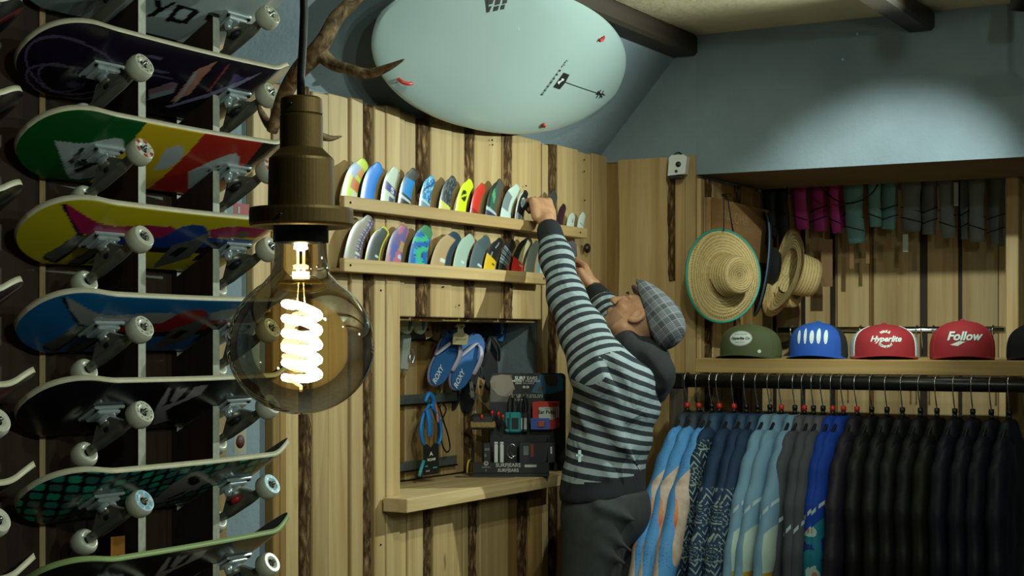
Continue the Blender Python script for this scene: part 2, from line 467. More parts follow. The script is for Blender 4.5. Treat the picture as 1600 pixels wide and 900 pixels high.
# ------------------------------------------------------------------ vertical boards
def plank_mesh(y0, y1, z0, z1, x0, x1):
    return MB().box((x0, y0 + .0008, z0), (x1, y1 - .0008, z1), bev=.003)
def bark(y0, y1, z0, z1, x, parent, M=None, nm='bark_strip'):
    """a half log batten with its bark on, bulging towards +x"""
    nz = max(10, int((z1 - z0) / .018)); ny = 8; vs = []; fs = []
    sd = random.random() * 50
    for i in range(nz + 1):
        z = z0 + (z1 - z0) * i / nz
        wob = .0035 * math.sin(z * 9 + sd) + .002 * math.sin(z * 31 + sd * 2)
        for j in range(ny + 1):
            a = j / ny; e = math.sin(math.pi * a) ** .6
            dx = e * .026 + (random.uniform(-.0035, .0035) if 0 < j < ny else 0)
            vs.append((x + dx, y0 + (y1 - y0) * a + wob + random.uniform(-.0012, .0012), z))
    for i in range(nz):
        for j in range(ny):
            k = i * (ny + 1) + j; fs.append((k, k + 1, k + ny + 2, k + ny + 1))
    o1 = len(vs)
    for z in (z0, z1): vs += [(x - .004, y0, z), (x - .004, y1, z)]
    t = nz * (ny + 1)
    fs += [tuple([o1, o1 + 1] + [j for j in range(ny, -1, -1)]), tuple([o1 + 3, o1 + 2] + [t + j for j in range(ny + 1)])]
    mbk = MB(); mbk.add([(M @ Vector(v) if M else v) for v in vs], fs, 0, True)
    return part(nm, mbk, BARK, parent)
def bark_mat():
    m, t, b = base_mat('rough_bark', .9, 0, .2)
    tc = t.new('ShaderNodeTexCoord'); mp = t.new('ShaderNodeMapping', i_Vector=(tc, 'Object'), i_Scale=(60., 60., 16.))
    n = t.new('ShaderNodeTexNoise', i_Vector=(mp, 0), i_Scale=1.0, i_Detail=6.0, i_Roughness=.7, i_Distortion=1.0)
    v = t.new('ShaderNodeTexVoronoi', feature='DISTANCE_TO_EDGE', i_Vector=(mp, 0), i_Scale=.9)
    f = t.math('ADD', t.math('MULTIPLY', (n, 0), .7), t.math('MULTIPLY', (v, 0), .8))
    t.link(t.ramp(f, [(.25, lin('23160c')), (.47, lin('5a4027')), (.72, lin('977a52'))]), b, 'Base Color')
    bp = t.new('ShaderNodeBump', i_Strength=.9, i_Distance=.01, i_Height=f); t.link((bp, 0), b, 'Normal')
    return m
BARK = bark_mat()
ZT = 2.262
NAIL = mat('nail_head', '3a3026', .5, .6)
def planks_row(edges, z0, z1, kinds=None, xf=-2.675, parent=None, ref=-2.675):
    """edges: pixel columns; kinds: p pine, d dark, b bark"""
    for i in range(len(edges) - 1):
        k = kinds[i] if kinds else 'p'
        y0, y1 = fw(edges[i], ref), fw(edges[i + 1], ref)
        if k == 'b': bark(y0, y1, z0, z1 - random.uniform(0, .02), XW + .004, parent or wall_left); continue
        dx = random.uniform(-.007, .007)
        part('plank', plank_mesh(y0, y1, z0, z1 + random.uniform(-.012, .006), XW - .001, xf + dx), PINE if k == 'p' else PINE_DARK, parent or wall_left)
# left of the niche, full height
planks_row([396, 425], 1.62, ZT, 'p')
planks_row([425, 437, 448, 470, 489, 515, 547], 0, ZT, 'ddpbpp')
planks_row([547, 566, 583, 600], 0, ZT, 'pbp')
planks_row([600, 622], 0, ZT, 'p', -2.668)
# above the niche
planks_row([622, 632, 652, 672, 705, 728, 743, 785, 788, 803, 848], NZ1, ZT, 'ppbppbpdbp')
planks_row([848, 857, 871, 903, 925], 0.0, ZT, 'pbpp')
part('plank', plank_mesh(fw(925, -2.675), YB + .011, 0, ZT, XW - .001, -2.674), PINE, wall_left)
# right of niche, between, and below the counter
planks_row([622, 636, 660, 677, 722, 730, 748, 792, 808, 826, 848], 0, NZ0 - .02, 'ppbppbpdbd')
# boards on the back of the niche, set behind the opening
def nb(px): return on_x(px, 600, NX).y
ne = [590, 634, 652, 690, 725, 742, 775, 800, 856]
for i in range(len(ne) - 1):
    y0, y1 = max(nb(ne[i]), NY0), min(nb(ne[i + 1]), NY1)
    if y1 <= y0 + .004: continue
    if i == 4: bark(y0, y1, NZ0, NZ1, NX - .02, wall_left)
    else: part('plank', plank_mesh(y0, y1, NZ0, NZ1, NX - .021, NX + random.uniform(-.006, .004)), PINE if i % 2 else PINE_DARK, wall_left)
# nails in the boards
for k in range(14):
    px = random.choice([528, 556, 590, 612, 640, 690, 716, 765, 820, 884, 912]); z = random.choice([2.2, 2.06, 1.72, 1.63, .92])
    m2 = MB(); m2.ball((-2.668, fw(px, -2.675) + random.uniform(-.01, .01), z + random.uniform(-.03, .03)), .0032, n=8); part('nail', m2, NAIL, wall_left)
# ------------------------------------------------------------------ pier facing the room
def bx(px): return on_y(px, 500, YB).x
def pier(px0, px1, z0, z1, y, m, live=0):
    x0, x1 = bx(px0), bx(px1)
    if live:
        n = 46; vs = []; fs = []
        for i in range(n + 1):
            z = z0 + (z1 - z0) * i / n; w = .010 * math.sin(z * 3.1 + px0) + .006 * math.sin(z * 8 + px0)
            a, b2 = x0 + (w if live in (1, 3) else 0), x1 + (w if live in (2, 3) else 0)
            for (x, yy) in ((a, YB + .03), (a, y + .012), (a + .012, y), (b2 - .012, y), (b2, y + .012), (b2, YB + .03)): vs.append((x, yy, z))
        for i in range(n):
            for j in range(5): k = i * 6 + j; fs.append((k, k + 1, k + 7, k + 6))
        fs += [tuple(range(5, -1, -1)), tuple(n * 6 + j for j in range(6))]
        m2 = MB().add(vs, fs, 0, False)
    else: m2 = MB().box((x0, y, z0), (x1, YB + .03, z1), bev=.003)
    part('plank', m2, m, wall_back)
pier(921, 934, 0, 2.245, YB + .012, PINE_DARK)
pier(932, 970, 0, 2.24, YB + .010, PINE_DARK, 2)
pier(966, 1046, 0, 2.243, YB - .004, PINE, 1)
MR = Matrix(((0, 1, 0, 0), (-1, 0, 0, YB + .03), (0, 0, 1, 0), (0, 0, 0, 1)))
MR = Matrix.Translation((0, YB + .018, 0)) @ Matrix(((0, 1, 0, 0), (-1, 0, 0, 0), (0, 0, 1, 0), (0, 0, 0, 1)))
bark(bx(1042), bx(1055), 1.77, 2.23, 0, wall_back, MR)
pier(1043, 1054, 0, 1.77, YB + .004, PINE)
pier(1054, 1071, 0, 2.235, YB + .002, PINE)
pier(1071, 1087.5, 0, 2.245, YB - .008, PINE)
# alcove side wall boards (face +x)
def sy(px): return on_x(px, 400, XS).y
se = [(1088.5, 1095, 'p'), (1095, 1106, 'b'), (1106, 1120, 'p'), (1120, 1139, 'd'), (1139, 1152, 'b'), (1152, 1166, 'd'), (1166, 1184, 'd')]
for a, b2, k in se:
    y0, y1 = sy(a), sy(b2)
    if k == 'b': bark(y0, y1, 0, ZSOF - .01, XS + .0, wall_back)
    else: part('plank', MB().box((XS - .002, y0 + .001, 0), (XS + .018 + random.uniform(-.004, .004), y1 - .001, ZSOF - random.uniform(.004, .02)), bev=.003), PINE if k == 'p' else PINE_DARK, wall_back)
part('trim_batten', MB().box((XS - .002, sy(1184) + .001, 0), (XS + .012, sy(1187), ZSOF), bev=.003), PINE, wall_back)
# alcove back wall boards
def ax(px): return on_y(px, 450, YBACK - .025).x
ae = [1120, 1170, 1206, 1212, 1250, 1257, 1296, 1304, 1308, 1358, 1362, 1364, 1437, 1448, 1497, 1503, 1560, 1575, 1620, 1700, 1780]
kk = 'ppdpdpdpppppbpdpppppp'
for i in range(len(ae) - 1):
    x0, x1 = ax(ae[i]), ax(ae[i + 1]); w = ae[i + 1] - ae[i]
    if w < 9 and kk[i] == 'd' or kk[i] == 'b':
        mb2 = MB().box((x0, YBACK - .012, 0), (x1, YBACK + .001, 2.6), bev=.002); part('plank', mb2, BROWN, wall_back); continue
    part('plank', MB().box((x0 + .001, YBACK - .025 + random.uniform(-.005, .005), 0), (x1 - .001, YBACK + .001, 2.6), bev=.003), PINE if w > 12 else PINE_DARK, wall_back)
part('post', MB().box((on_y(1571, 400, 6.3).x, 6.3, 0), (on_y(1591, 400, 6.3).x, 6.38, ZSOF + .3), bev=.004), PINE, wall_back)
# small pale blue dots on the bulkhead
for (px, py) in ((1340, 53), (1317, 93)):
    p = on_y(px, py, YB - .004); m2 = MB().ball(p, (.006, .006, .006), n=10)
    solo('wall_dot', m2, mat('pale_blue_dot', '9fc6e8', .2), 'tiny pale blue dot on the grey bulkhead, %s of the two' % ('upper' if py < 70 else 'lower'), 'plug', 'dots on the bulkhead')
# ------------------------------------------------------------------ spot lamp cans
for i, (nm, loc, tgt, *_r) in enumerate(LAMPS):
    loc = Vector(loc); d = (Vector(tgt) - loc).normalized()
    lab = {'wall': 'black spot lamp on a long stem beside the bulkhead, aimed at the fin wall', 'shelf': 'black ceiling spot lamp at the top right picture corner by the bulkhead', 'alcove': 'black ceiling spot lamp aimed at the hat shelf',
           'corner': 'black ceiling spot lamp aimed at the wood clad pier', 'rack': 'black ceiling spot lamp aimed at the skateboards', 'niche': 'black ceiling spot lamp aimed at the wall niche', 'room': 'added black ceiling spot lamp, out of view, filling the dark shop'}[nm]
    t = thing('spot_lamp', loc, lab, 'lamp', 'ceiling spot lamps')
    M = frame(loc, d.orthogonal(), d.cross(d.orthogonal()))
    if M.col[2].to_3d().dot(d) < 0: M = frame(loc, d.cross(d.orthogonal()), d.orthogonal())
    part('shade', MB().lathe([(.001, -.10), (.02, -.10), (.036, -.085), (.038, .012), (.034, .012), (.032, -.03), (.001, -.035)], 20, 0, M), BLACK, t)
    b0 = loc - d * .07
    part('stem', MB().tube([b0, Vector((b0.x, b0.y, ZC))], .008, 8), BLACK, t)
    part('mounting_plate', MB().lathe([(.001, 0), (.04, 0), (.04, .012), (.001, .012)], 18, 0, Matrix.Translation((b0.x, b0.y, ZC - .012))), BLACK, t)

t = thing('pendant_lamp', FILL_BULB, 'added bare fill bulb on a black cable, out of view in the shop', 'lamp')  # pendant body added around the unseen fill light
bb = Vector(FILL_BULB)
part('socket', MB().lathe([(.001, .10), (.022, .10), (.024, .05), (.001, .05)], 20, 0, Matrix.Translation(bb)), BLACKM, t)
part('cable', MB().tube([bb + Vector((0, 0, .10)), Vector((bb.x, bb.y, ZC))], .003, 8), BLACK, t)
_g = bpy.data.materials.new('fill_bulb_glass'); _g.use_nodes = True; _q = NT(_g); _q.n.clear(); _o = _q.new('ShaderNodeOutputMaterial'); _r = _q.new('ShaderNodeBsdfTransparent'); _r.inputs[0].default_value = (.97, .95, .88, 1); _q.l.new(_r.outputs[0], _o.inputs[0])
part('glass', MB().lathe([(.018, .05), (.022, .04)] + [(max(.0003, .05 * math.sin(a)), .05 * math.cos(a) - .005) for a in np.linspace(.5, math.pi, 14)], 24, 0, Matrix.Translation(bb)), _g, t)
# ================================================================== skateboard rack
PHI = math.radians(30); CP, SPh = math.cos(PHI), math.sin(PHI)
AV = Vector((CP, 0, SPh)); NV = Vector((SPh, 0, -CP)); XD = -2.188
Y0B, LB = 2.104, .745
AX1, AX2 = 2.275 - Y0B, 2.668 - Y0B
AXZ = [2.191, 2.0245, 1.8626, 1.6957, 1.5226, 1.3595, 1.1889, 1.022]
DZ = [z + .047 for z in AXZ]
XPAN = -2.305
rack = thing('skateboard_rack', (XPAN, 2.3, 0), 'dark brown wooden wall rack with plywood ribs holding the skateboards', 'rack')
part('back_panel', MB().box((XPAN - .018, .8, 0), (XPAN, 2.70, 2.62), bev=.003), BROWN, rack)
part('edge_batten', MB().box((XPAN, 2.225, 0), (XPAN + .006, 2.240, 2.62), bev=.002), PINE, rack, 'pale vertical batten')
part('corner_post', MB().box((XPAN - .08, 2.755, 0), (XPAN - .03, 2.835, 2.62), bev=.003), PINE, rack, 'pale vertical post')
part('foot_rail', MB().box((XW + .002, .8, .0), (XPAN - .018, 2.74, .08), bev=.003), BROWN, rack)
part('head_rail', MB().box((-2.52, .8, 2.30), (XPAN - .018, 2.74, 2.38), bev=.003), BROWN, rack)
def rib(y, xf=-2.19, th=.0215):
    def slot(zd, x, up): return zd + (x - XD) * math.tan(PHI) + (.0185 if up else -.0008) / CP
    pts = [(XPAN, .05), (xf, .05)]; xin = -2.290
    for zd in reversed(DZ):
        pts += [(xf, slot(zd, xf, 0)), (xin, slot(zd, xin, 0)), (xin, slot(zd, xin, 1)), (xf, slot(zd, xf, 1))]
    pts += [(xf, 2.5), (XPAN, 2.5)]
    m2 = MB().prism(pts, Matrix(((1, 0, 0, 0), (0, 0, -1, y + th / 2), (0, 1, 0, 0), (0, 0, 0, 1))), th, 0, 1)
    part('rib', m2, [BROWN, PLY], rack, 'brown rib with a pale plywood front edge')
for y in (2.392, 2.621, 1.615, 1.845): rib(y)
# ------------------------------------------------------------------ decks
def halfw(U):
    e = np.minimum(U, LB - U); R = .125
    t = np.clip(1 - e / R, 0, 1)
    return HW * np.power(np.maximum(1 - t ** 2.3, 0), 1 / 2.1) * (1 - .02 * np.cos(2 * np.pi * (U / LB - .5)))
def kick(U):
    k = np.zeros_like(U)
    for e, q in ((AX1 - .045 - U, .32), (U - (AX2 + .03), .46)):
        t = np.maximum(e, 0); k += np.where(t < .04, t * t / .08 * q, (t - .02) * q)
    return k
NU, NVd, HW = 230, 56, .106
def deck_mesh(paintfn):
    s = np.linspace(0, 1, NU); U = LB * (s + .035 * -np.sin(2 * np.pi * s) * 1.2); U[0], U[-1] = 0, LB
    W = halfw(U); T = np.linspace(-1, 1, NVd)
    UU = np.repeat(U[:, None], NVd, 1); VV = W[:, None] * T[None]
    ZZ = -kick(UU) - .0055 * (VV / HW) ** 2
    bot = np.stack([UU, VV, ZZ], -1).reshape(-1, 3); topv = bot.copy(); topv[:, 2] -= .0115
    q = []; n = NVd
    ii, jj = np.meshgrid(np.arange(NU - 1), np.arange(n - 1), indexing='ij'); k = (ii * n + jj).ravel()
    f1 = np.stack([k, k + n, k + n + 1, k + 1], 1); N = NU * n
    coarse = k
    f2 = np.stack([k + N, k + 1 + N, k + n + 1 + N, k + n + N], 1)
    a = np.arange(NU - 1)
    e1 = np.stack([a * n, a * n + N, (a + 1) * n + N, (a + 1) * n], 1); b = a * n + n - 1
    e2 = np.stack([b, b + n, b + n + N, b + N], 1)
    Q = np.concatenate([f1, f2, e1, e2]); mi = np.concatenate([np.zeros(len(f1)), np.ones(len(f2)), np.full(len(e1) + len(e2), 2)])
    P = np.concatenate([bot, topv])
    return P, Q, mi, UU.ravel(), VV.ravel()
DECKM = vcol_mat('deck_graphic', .22, .5, .4)
def L3(h): return np.array(lin(h)[:3])
def deckuv(i, pts):
    """picture points on the underside of board i -> (U, V) on its deck"""
    out = []
    p0 = Vector((XD, Y0B, DZ[i]))
    for (px, py) in pts:
        p = on_plane(px, py, p0, NV); out.append((p.y - Y0B, (p - p0).dot(AV)))
    return out
def zoom_pts(x0, y0, s, pts): return [(x0 + x / s, y0 + y / s) for x, y in pts]
Z3 = lambda oy: (lambda pts: [(x * .3, oy + y * .3) for x, y in pts])
VZ6 = [deckuv(5, Z3(450)(p)) for p in ([(820, 610), (880, 525), (895, 530), (862, 600), (800, 660)], [(885, 590), (930, 520), (940, 532), (985, 527), (905, 600)],
        [(1020, 520), (1085, 514), (1050, 555), (905, 615), (862, 640), (872, 690), (885, 692), (800, 722), (812, 640), (850, 615), (960, 580)])]
def poly_ell(c, a, b, rot=0, n=28):
    return [(c[0] + a * math.cos(t) * math.cos(rot) - b * math.sin(t) * math.sin(rot), c[1] + a * math.cos(t) * math.sin(rot) + b * math.sin(t) * math.cos(rot)) for t in np.linspace(0, 2 * math.pi, n, endpoint=False)]
def gfx(kind):
    base = {}
    def f(U, V):
        C = np.zeros((len(U), 3))
        def fill(poly, c): C[inpoly(U, V, poly)] = L3(c)
        if kind == 'letters':
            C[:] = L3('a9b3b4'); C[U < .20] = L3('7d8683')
            z = Z3(0)
            for p in ([(800, 0), (835, 0), (845, 40), (905, 8), (925, 12), (840, 62), (805, 92), (760, 88), (815, 50)],
                      [(870, 95), (925, 25), (1030, 50), (1040, 62), (970, 128), (860, 112)], [(1085, 68), (1100, 60), (1165, 88), (1150, 100), (1105, 90), (1080, 112), (1060, 104)]): fill(deckuv(0, z(p)), '17181b')
            fill(deckuv(0, z([(905, 92), (940, 45), (1000, 58), (955, 108)])), 'a9b3b4')
        elif kind == 'art':
            C[:] = L3('1d1424'); C[V < -.03] = L3('16101a')
            z = Z3(0)
            for c, a, b, w in (((380, 370), 225, 135, 5), ((390, 440), 240, 90, 4), ((330, 420), 120, 70, 3)):
                for d in (1, -1): pass
                o = deckuv(1, z(poly_ell(c, a, b))); i2 = deckuv(1, z(poly_ell(c, a - w - 6, b - w - 6)))
                m = inpoly(U, V, o) & ~inpoly(U, V, i2); C[m] = L3('5a4a63')
            fill(deckuv(1, z(poly_ell((525, 340), 34, 26))), '4b4862'); fill(deckuv(1, z(poly_ell((390, 445), 40, 24))), '3a3a48')
            fill(deckuv(1, z([(770, 470), (900, 425), (925, 440), (905, 480), (780, 520)])), '8d6a78'); fill(deckuv(1, z([(780, 495), (910, 462), (905, 485), (775, 525)])), '7a8a8c')
            fill(deckuv(1, z([(890, 535), (1010, 380), (1040, 360), (1130, 330), (1120, 345), (1060, 400), (990, 490)])), 'b07a66')
            fill(deckuv(1, z([(900, 545), (1010, 385), (1030, 370), (1028, 385), (925, 530)])), '9aa0a6')
            fill(deckuv(1, z([(1075, 480), (1190, 345), (1200, 345), (1090, 475)])), 'a03a4a')
            fill(deckuv(1, z([(860, 560), (1090, 485), (1290, 410), (1370, 385), (1230, 455), (1100, 500), (890, 565)])), '8f86a8')
            fill(deckuv(1, z([(1180, 455), (1225, 388), (1275, 410)])), '54487c')
            for (x, y) in ((740, 285), (770, 355), (790, 385)): fill(deckuv(1, z([(x, y), (x + 110, y + 22), (x + 112, y + 32), (x, y + 11)])), '57506a')
        elif kind == 'stripes':
            z1, z2 = Z3(0), Z3(240)
            a, b = deckuv(2, [(231, 196), (132, 297)]), deckuv(2, [(324, 210), (231, 300)]); c = deckuv(2, [(411, 228), (345, 300)])
            def side(l): (u0, v0), (u1, v1) = l; return U - (u0 + (u1 - u0) * (V - v0) / (v1 - v0))
            C[:] = L3('0f5a24'); C[side(a) > 0] = L3('dcb51d'); C[side(b) > 0] = L3('b52a1c'); C[side(c) > 0] = L3('1c1414')
            w = 'b7bfc0'
            fill(deckuv(2, z1([(300, 768), (450, 748), (590, 722), (625, 722), (645, 738), (645, 770), (600, 830), (540, 900), (470, 935), (410, 945), (370, 940), (345, 900)])), w)
            fill(deckuv(2, z1([(850, 800), (870, 775), (930, 757), (958, 775), (955, 810), (925, 845), (870, 880), (800, 890)])), w)
            fill(deckuv(2, z2([(980, 95), (1100, 40), (1200, 5), (1230, 4), (1247, 20), (1243, 60), (1180, 108), (1100, 150), (985, 190)])), w)
            for (x, y) in ((1078, 88), (1128, 66), (1085, 102), (1128, 84)): fill(deckuv(2, z2([(x, y), (x + 14, y - 6), (x + 16, y + 2), (x + 2, y + 9)])), '202020')
            k = '1b1d1e'
            fill(deckuv(2, z1(poly_ell((470, 825), 66, 40, -.35))), k); fill(deckuv(2, z1(poly_ell((470, 825), 52, 29, -.35))), w); fill(deckuv(2, z1(poly_ell((470, 825), 44, 22, -.35))), k)
            fill(deckuv(2, z1([(440, 838), (474, 806), (502, 822)])), w)
            fill(deckuv(2, z1([(355, 845), (425, 770), (440, 775), (375, 858)])), k); fill(deckuv(2, z1([(385, 890), (520, 830), (530, 845), (400, 905)])), k)
        elif kind in ('swoosh_yellow', 'swoosh_blue'):
            bg, s1, s2, g, dk = {'swoosh_yellow': ('c9b41a', 'a01d50', '123a86', '5f6058', '141417'), 'swoosh_blue': ('1565a0', '8f8f8c', '8f1a1e', '55554f', '141417')}[kind]
            z = Z3(240); D = lambda p: deckuv(3, z(p)); C[:] = L3(bg)
            fill(D([(345, 330), (372, 322), (420, 410), (470, 445), (1000, 450), (1430, 470), (1400, 520), (840, 520), (480, 470), (400, 420)]), dk)
            fill(D([(370, 320), (440, 340), (520, 365), (600, 382), (760, 378), (900, 385), (926, 400), (860, 440), (500, 440), (420, 415), (375, 362)]), s1)
            fill(D([(1090, 402), (1200, 385), (1425, 402), (1400, 440), (1100, 440)]), s1)
            fill(D([(440, 428), (500, 442), (840, 440), (950, 385), (1010, 376), (1065, 382), (1090, 410), (1090, 440), (1425, 455), (1300, 490), (840, 490), (560, 470)]), s2)
            fill(D([(225, 560), (400, 425), (480, 425), (300, 585)]), dk); fill(D([(232, 548), (400, 430), (465, 430), (290, 570)]), g)
            fill(D([(350, 590), (520, 445), (575, 470), (440, 590)]), dk); fill(D([(362, 578), (520, 452), (560, 470), (425, 580)]), g); fill(D([(405, 520), (450, 488), (465, 500), (415, 545)]), bg)
            fill(D([(455, 580), (560, 500), (640, 520), (560, 590)]), g)
            fill(D([(810, 580), (900, 475), (1000, 450), (1065, 420), (1095, 428), (985, 545), (800, 610)]), g); fill(D([(880, 530), (930, 490), (985, 488), (920, 540)]), dk)
            fill(D([(1000, 560), (1100, 460), (1180, 470), (1100, 560)]), dk)
            fill(D([(1225, 440), (1250, 412), (1295, 410), (1290, 432)]), g)
        elif kind == 'marks':
            C[:] = L3('101013')
            for p in VZ6: fill(p, 'b8aeb2')
        elif kind == 'tiles':
            C[:] = L3('0e1416')
            ca, sa = math.cos(.5), math.sin(.5)
            a = (U * 1.0 + V * .55) / .036; b = (V * .9 - U * .28) / .030
            fa, fb = np.abs(a - np.floor(a) - .5), np.abs(b - np.floor(b) - .5)
            ins = (fa ** 4 + fb ** 4) < .37 ** 4
            h = np.mod(np.floor(a) * 7.3 + np.floor(b) * 3.7, 3)
            cols = np.where((h < 1)[:, None], L3('25a884')[None], np.where((h < 2)[:, None], L3('3a6c66')[None], L3('2a8a80')[None]))
            m = ins & (U < .64); C[m] = cols[m]
            z = Z3(630)
            fill(deckuv(6, z([(800, 505), (900, 420), (1000, 368), (1060, 360), (1085, 385), (1082, 415), (1000, 455), (870, 518), (810, 525)])), 'a09a9a')
            fill(deckuv(6, z(poly_ell((1010, 405), 34, 22, -.3))), '0c0d0e'); fill(deckuv(6, z([(870, 500), (970, 455), (960, 468), (880, 505)])), '0c0d0e')
            fill(deckuv(6, z([(1090, 420), (1130, 365), (1180, 345), (1240, 330), (1230, 350), (1160, 390), (1110, 430)])), '5c5a5c')
            fill(deckuv(6, z([(1195, 365), (1245, 300), (1255, 300), (1205, 368)])), '0c0d0e')
        else:
            C[:] = L3(kind[0]); m = (np.sin(U * 40 + V * 30) > .3); C[m] = L3(kind[1]); m = (np.sin(U * 23 - V * 50) > .75); C[m] = L3(kind[2])
        return C
    return f
# ------------------------------------------------------------------ trucks and wheels (local: x along the board, y across, z down from the underside)
def truck_meshes():
    b = MB()
    b.box((-.041, -.027, -.0005), (.041, .027, .006), 0, bev=.002)
    b.box((-.030, -.020, .006), (.032, .020, .013), 0, bev=.003)
    for x in (-.034, .034):
        for y in (-.02, .02): b.lathe([(.001, .0085), (.0045, .0085), (.0045, .005)], 8, 1, Matrix.Translation((x, y, 0)))
    b.tube([(-.006, 0, .012), (.004, 0, .034)], [.013, .011], 14, 0)
    b.tube([(.018, 0, .01), (.026, 0, .03)], [.011, .007], 12, 0)
    base = b.mesh('truck', [TRUCKM, DSTEEL])
    h = MB()
    h.prism([(-.062, .046), (.062, .046), (.064, .058), (-.064, .058)], Matrix(((0, 0, 1, -.0095), (1, 0, 0, 0), (0, 1, 0, 0), (0, 0, 0, 1))), .019)
    h.prism([(-.052, .050), (-.020, .022), (.020, .022), (.052, .050)], Matrix(((0, 0, 1, -.007), (1, 0, 0, 0), (0, 1, 0, 0), (0, 0, 0, 1))), .014)
    h.tube([(0, -.066, .053), (0, -.03, .053), (0, .03, .053), (0, .066, .053)], [.0085, .0115, .0115, .0085], 14)
    h.lathe([(.018, 0), (.019, .008), (.014, .010), (.001, .010)], 18, 0, Matrix.Translation((0.006, 0, .026)))
    hanger = h.mesh('hanger', [STEEL])
    ax = MB().tube([(0, -.104, .053), (0, .104, .053)], .004, 10).mesh('axle', [CHROME])
    def bush(m):
        q = MB().lathe([(.001, 0), (.0135, 0), (.0145, .006), (.0125, .0125), (.001, .0125)], 16, 0, Matrix.Translation((.005, 0, .034)))
        q.lathe([(.001, .0125), (.0065, .0125), (.0065, .019), (.001, .019)], 6, 1, Matrix.Translation((.005, 0, .034)))
        return q.mesh('bushing', [m, CHROME])
    return base, hanger, ax, bush(mat('black_rubber', '16151a', .6)), bush(RED)
TR, HG, AXL, BU_K, BU_R = truck_meshes()
WHEELM = vcol_mat('wheel_urethane', .35, .5, .2)
def wheel_mesh(style):
    n = 56; R, w = .0262, .016
    prof = [(.0085, -w * .72), (.0115, -w * .86), (.0150, -w), (.0205, -w), (.0235, -w * .8), (R, -w * .45), (R, w * .45), (.0247, w * .66), (.0235, w * .80)]
    rr = np.linspace(.0225, .0105, 9); prof += [(r, w * (1.0 if r > .012 else .92)) for r in rr] + [(.0085, w * .70)]
    vs, fs, cs = [], [], []
    for (r, y) in prof:
        for k in range(n):
            a = 2 * math.pi * k / n; vs.append((r * math.cos(a), y, r * math.sin(a)))
            c = 'cfcab4'
            if y > w * .9:
                t = (r - .0105) / .012
                if style == 'text' and .38 < t < .72 and (k % 7) in (0, 1, 3) and k % 28 < 24: c = '2a3a3a'
                if style == 'blue': c = '4aa5c8' if .2 < t < .85 and k % 9 > 1 else 'c8d8d8'
                if style == 'red': c = 'b0382c' if (.25 < t < .9 and (k // 5) % 2) else 'd8d2c2'
                if style == 'dark' and t < .1: c = '3a3a3a'
            cs.append(L3(c))
    N = len(prof)
    for i in range(N - 1):
        for k in range(n): fs.append((i * n + k, i * n + (k + 1) % n, (i + 1) * n + (k + 1) % n, (i + 1) * n + k))
    m = MB(); m.add(vs, fs); nv = len(m.v)
    rot = Matrix(((1, 0, 0, 0), (0, 0, 1, 0), (0, -1, 0, 0), (0, 0, 0, 1)))  # z -> -? lathe axis along y
    rot = Matrix(((1, 0, 0, 0), (0, 0, 1, 0), (0, 1, 0, 0), (0, 0, 0, 1)))
    m.lathe([(.001, w * .72), (.0045, w * .72), (.0048, w * .62), (.0078, w * .62), (.0085, w * .70)], 18, 1, rot)
    m.lathe([(.001, w * .98), (.0042, w * .98), (.0042, w * .7)], 6, 2, rot)
    m.lathe([(.0085, -w * .72), (.001, -w * .72)], 18, 1, rot)
    m.col = np.concatenate([np.array(cs), np.full((len(m.v) - nv, 3), .3)])
    return m.mesh('wheel', [WHEELM, DSTEEL, CHROME])
WH = {k: wheel_mesh(k) for k in ('text', 'blue', 'red', 'dark', 'plain')}
P_, Q_, MI_, DU, DV = deck_mesh(None)
def skateboard(i, kind, lab, wheel, bush=(0, 0), edge=PLYE, off=0.0, group=None):
    M = Matrix(((0, AV.x, NV.x, XD), (1, 0, 0, Y0B + off), (0, AV.z, NV.z, DZ[i]), (0, 0, 0, 1)))
    t = thing('skateboard', None, lab, 'skateboard', group, M)
    me = np_mesh('deck', P_, Q_, [DECKM, GRIP, edge], MI_)
    C = gfx(kind)(DU, DV); paint(me, np.concatenate([C, np.full_like(C, .01)]))
    link('deck', me, t)
    for j, u in enumerate((AX1, AX2)):
        tr = link('truck', TR, t); tr.location = (u, 0, 0)
        if j: tr.rotation_euler = (0, 0, math.pi)
        for nm, me2 in (('hanger', HG), ('axle', AXL), ('bushing', BU_R if bush[j] else BU_K)):
            link(nm, me2, tr)
        for s in (1, -1):
            w = link('wheel', WH[wheel], tr); w.location = (0, .0825 * s, .053)
            flip = (s < 0) != (j == 1)
            # printed face outwards
            w.rotation_euler = (0, 0, math.pi if s < 0 else 0)
    return t
GB = 'skateboards on the wall rack'
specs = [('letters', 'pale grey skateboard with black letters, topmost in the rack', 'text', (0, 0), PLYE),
         ('art', 'dark purple skateboard with painted artwork and lilac streaks', 'text', (0, 0), PLYE),
         ('stripes', 'green, yellow and red striped skateboard with white board shapes', 'red', (0, 0), PLYE),
         ('swoosh_yellow', 'yellow skateboard with a magenta and blue swoosh and grey letters', 'dark', (0, 0), PLYE),
         ('swoosh_blue', 'blue skateboard with a grey and red swoosh and grey letters', 'text', (0, 0), PLYE),
         ('marks', 'black skateboard with pale grey jagged marks below the blue one', 'text', (0, 0), PLYE),
         ('tiles', 'black skateboard with teal tile pattern and blue printed wheels', 'blue', (0, 1), PLYE),
         ('marks', 'black skateboard with grey jagged marks and a green edge, lowest in the rack', 'text', (0, 0), mat('green_edge', '9db070', .5))]
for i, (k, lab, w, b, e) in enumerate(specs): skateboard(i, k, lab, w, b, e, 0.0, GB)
lefts = [('1c2c30', '3a5a5c', '8aa0a0'), ('20262a', '4a6a70', '7c3038'), ('2a1c28', '7a4a62', '3a3a40'), ('15181a', '2a3034', '3a4448'), ('2a1a24', '6a4a64', '8a7a80'), ('2a1c20', '6a3a44', '4a4a4c'), ('101012', '101012', '17171a'), ('111214', '111214', '18181a')]
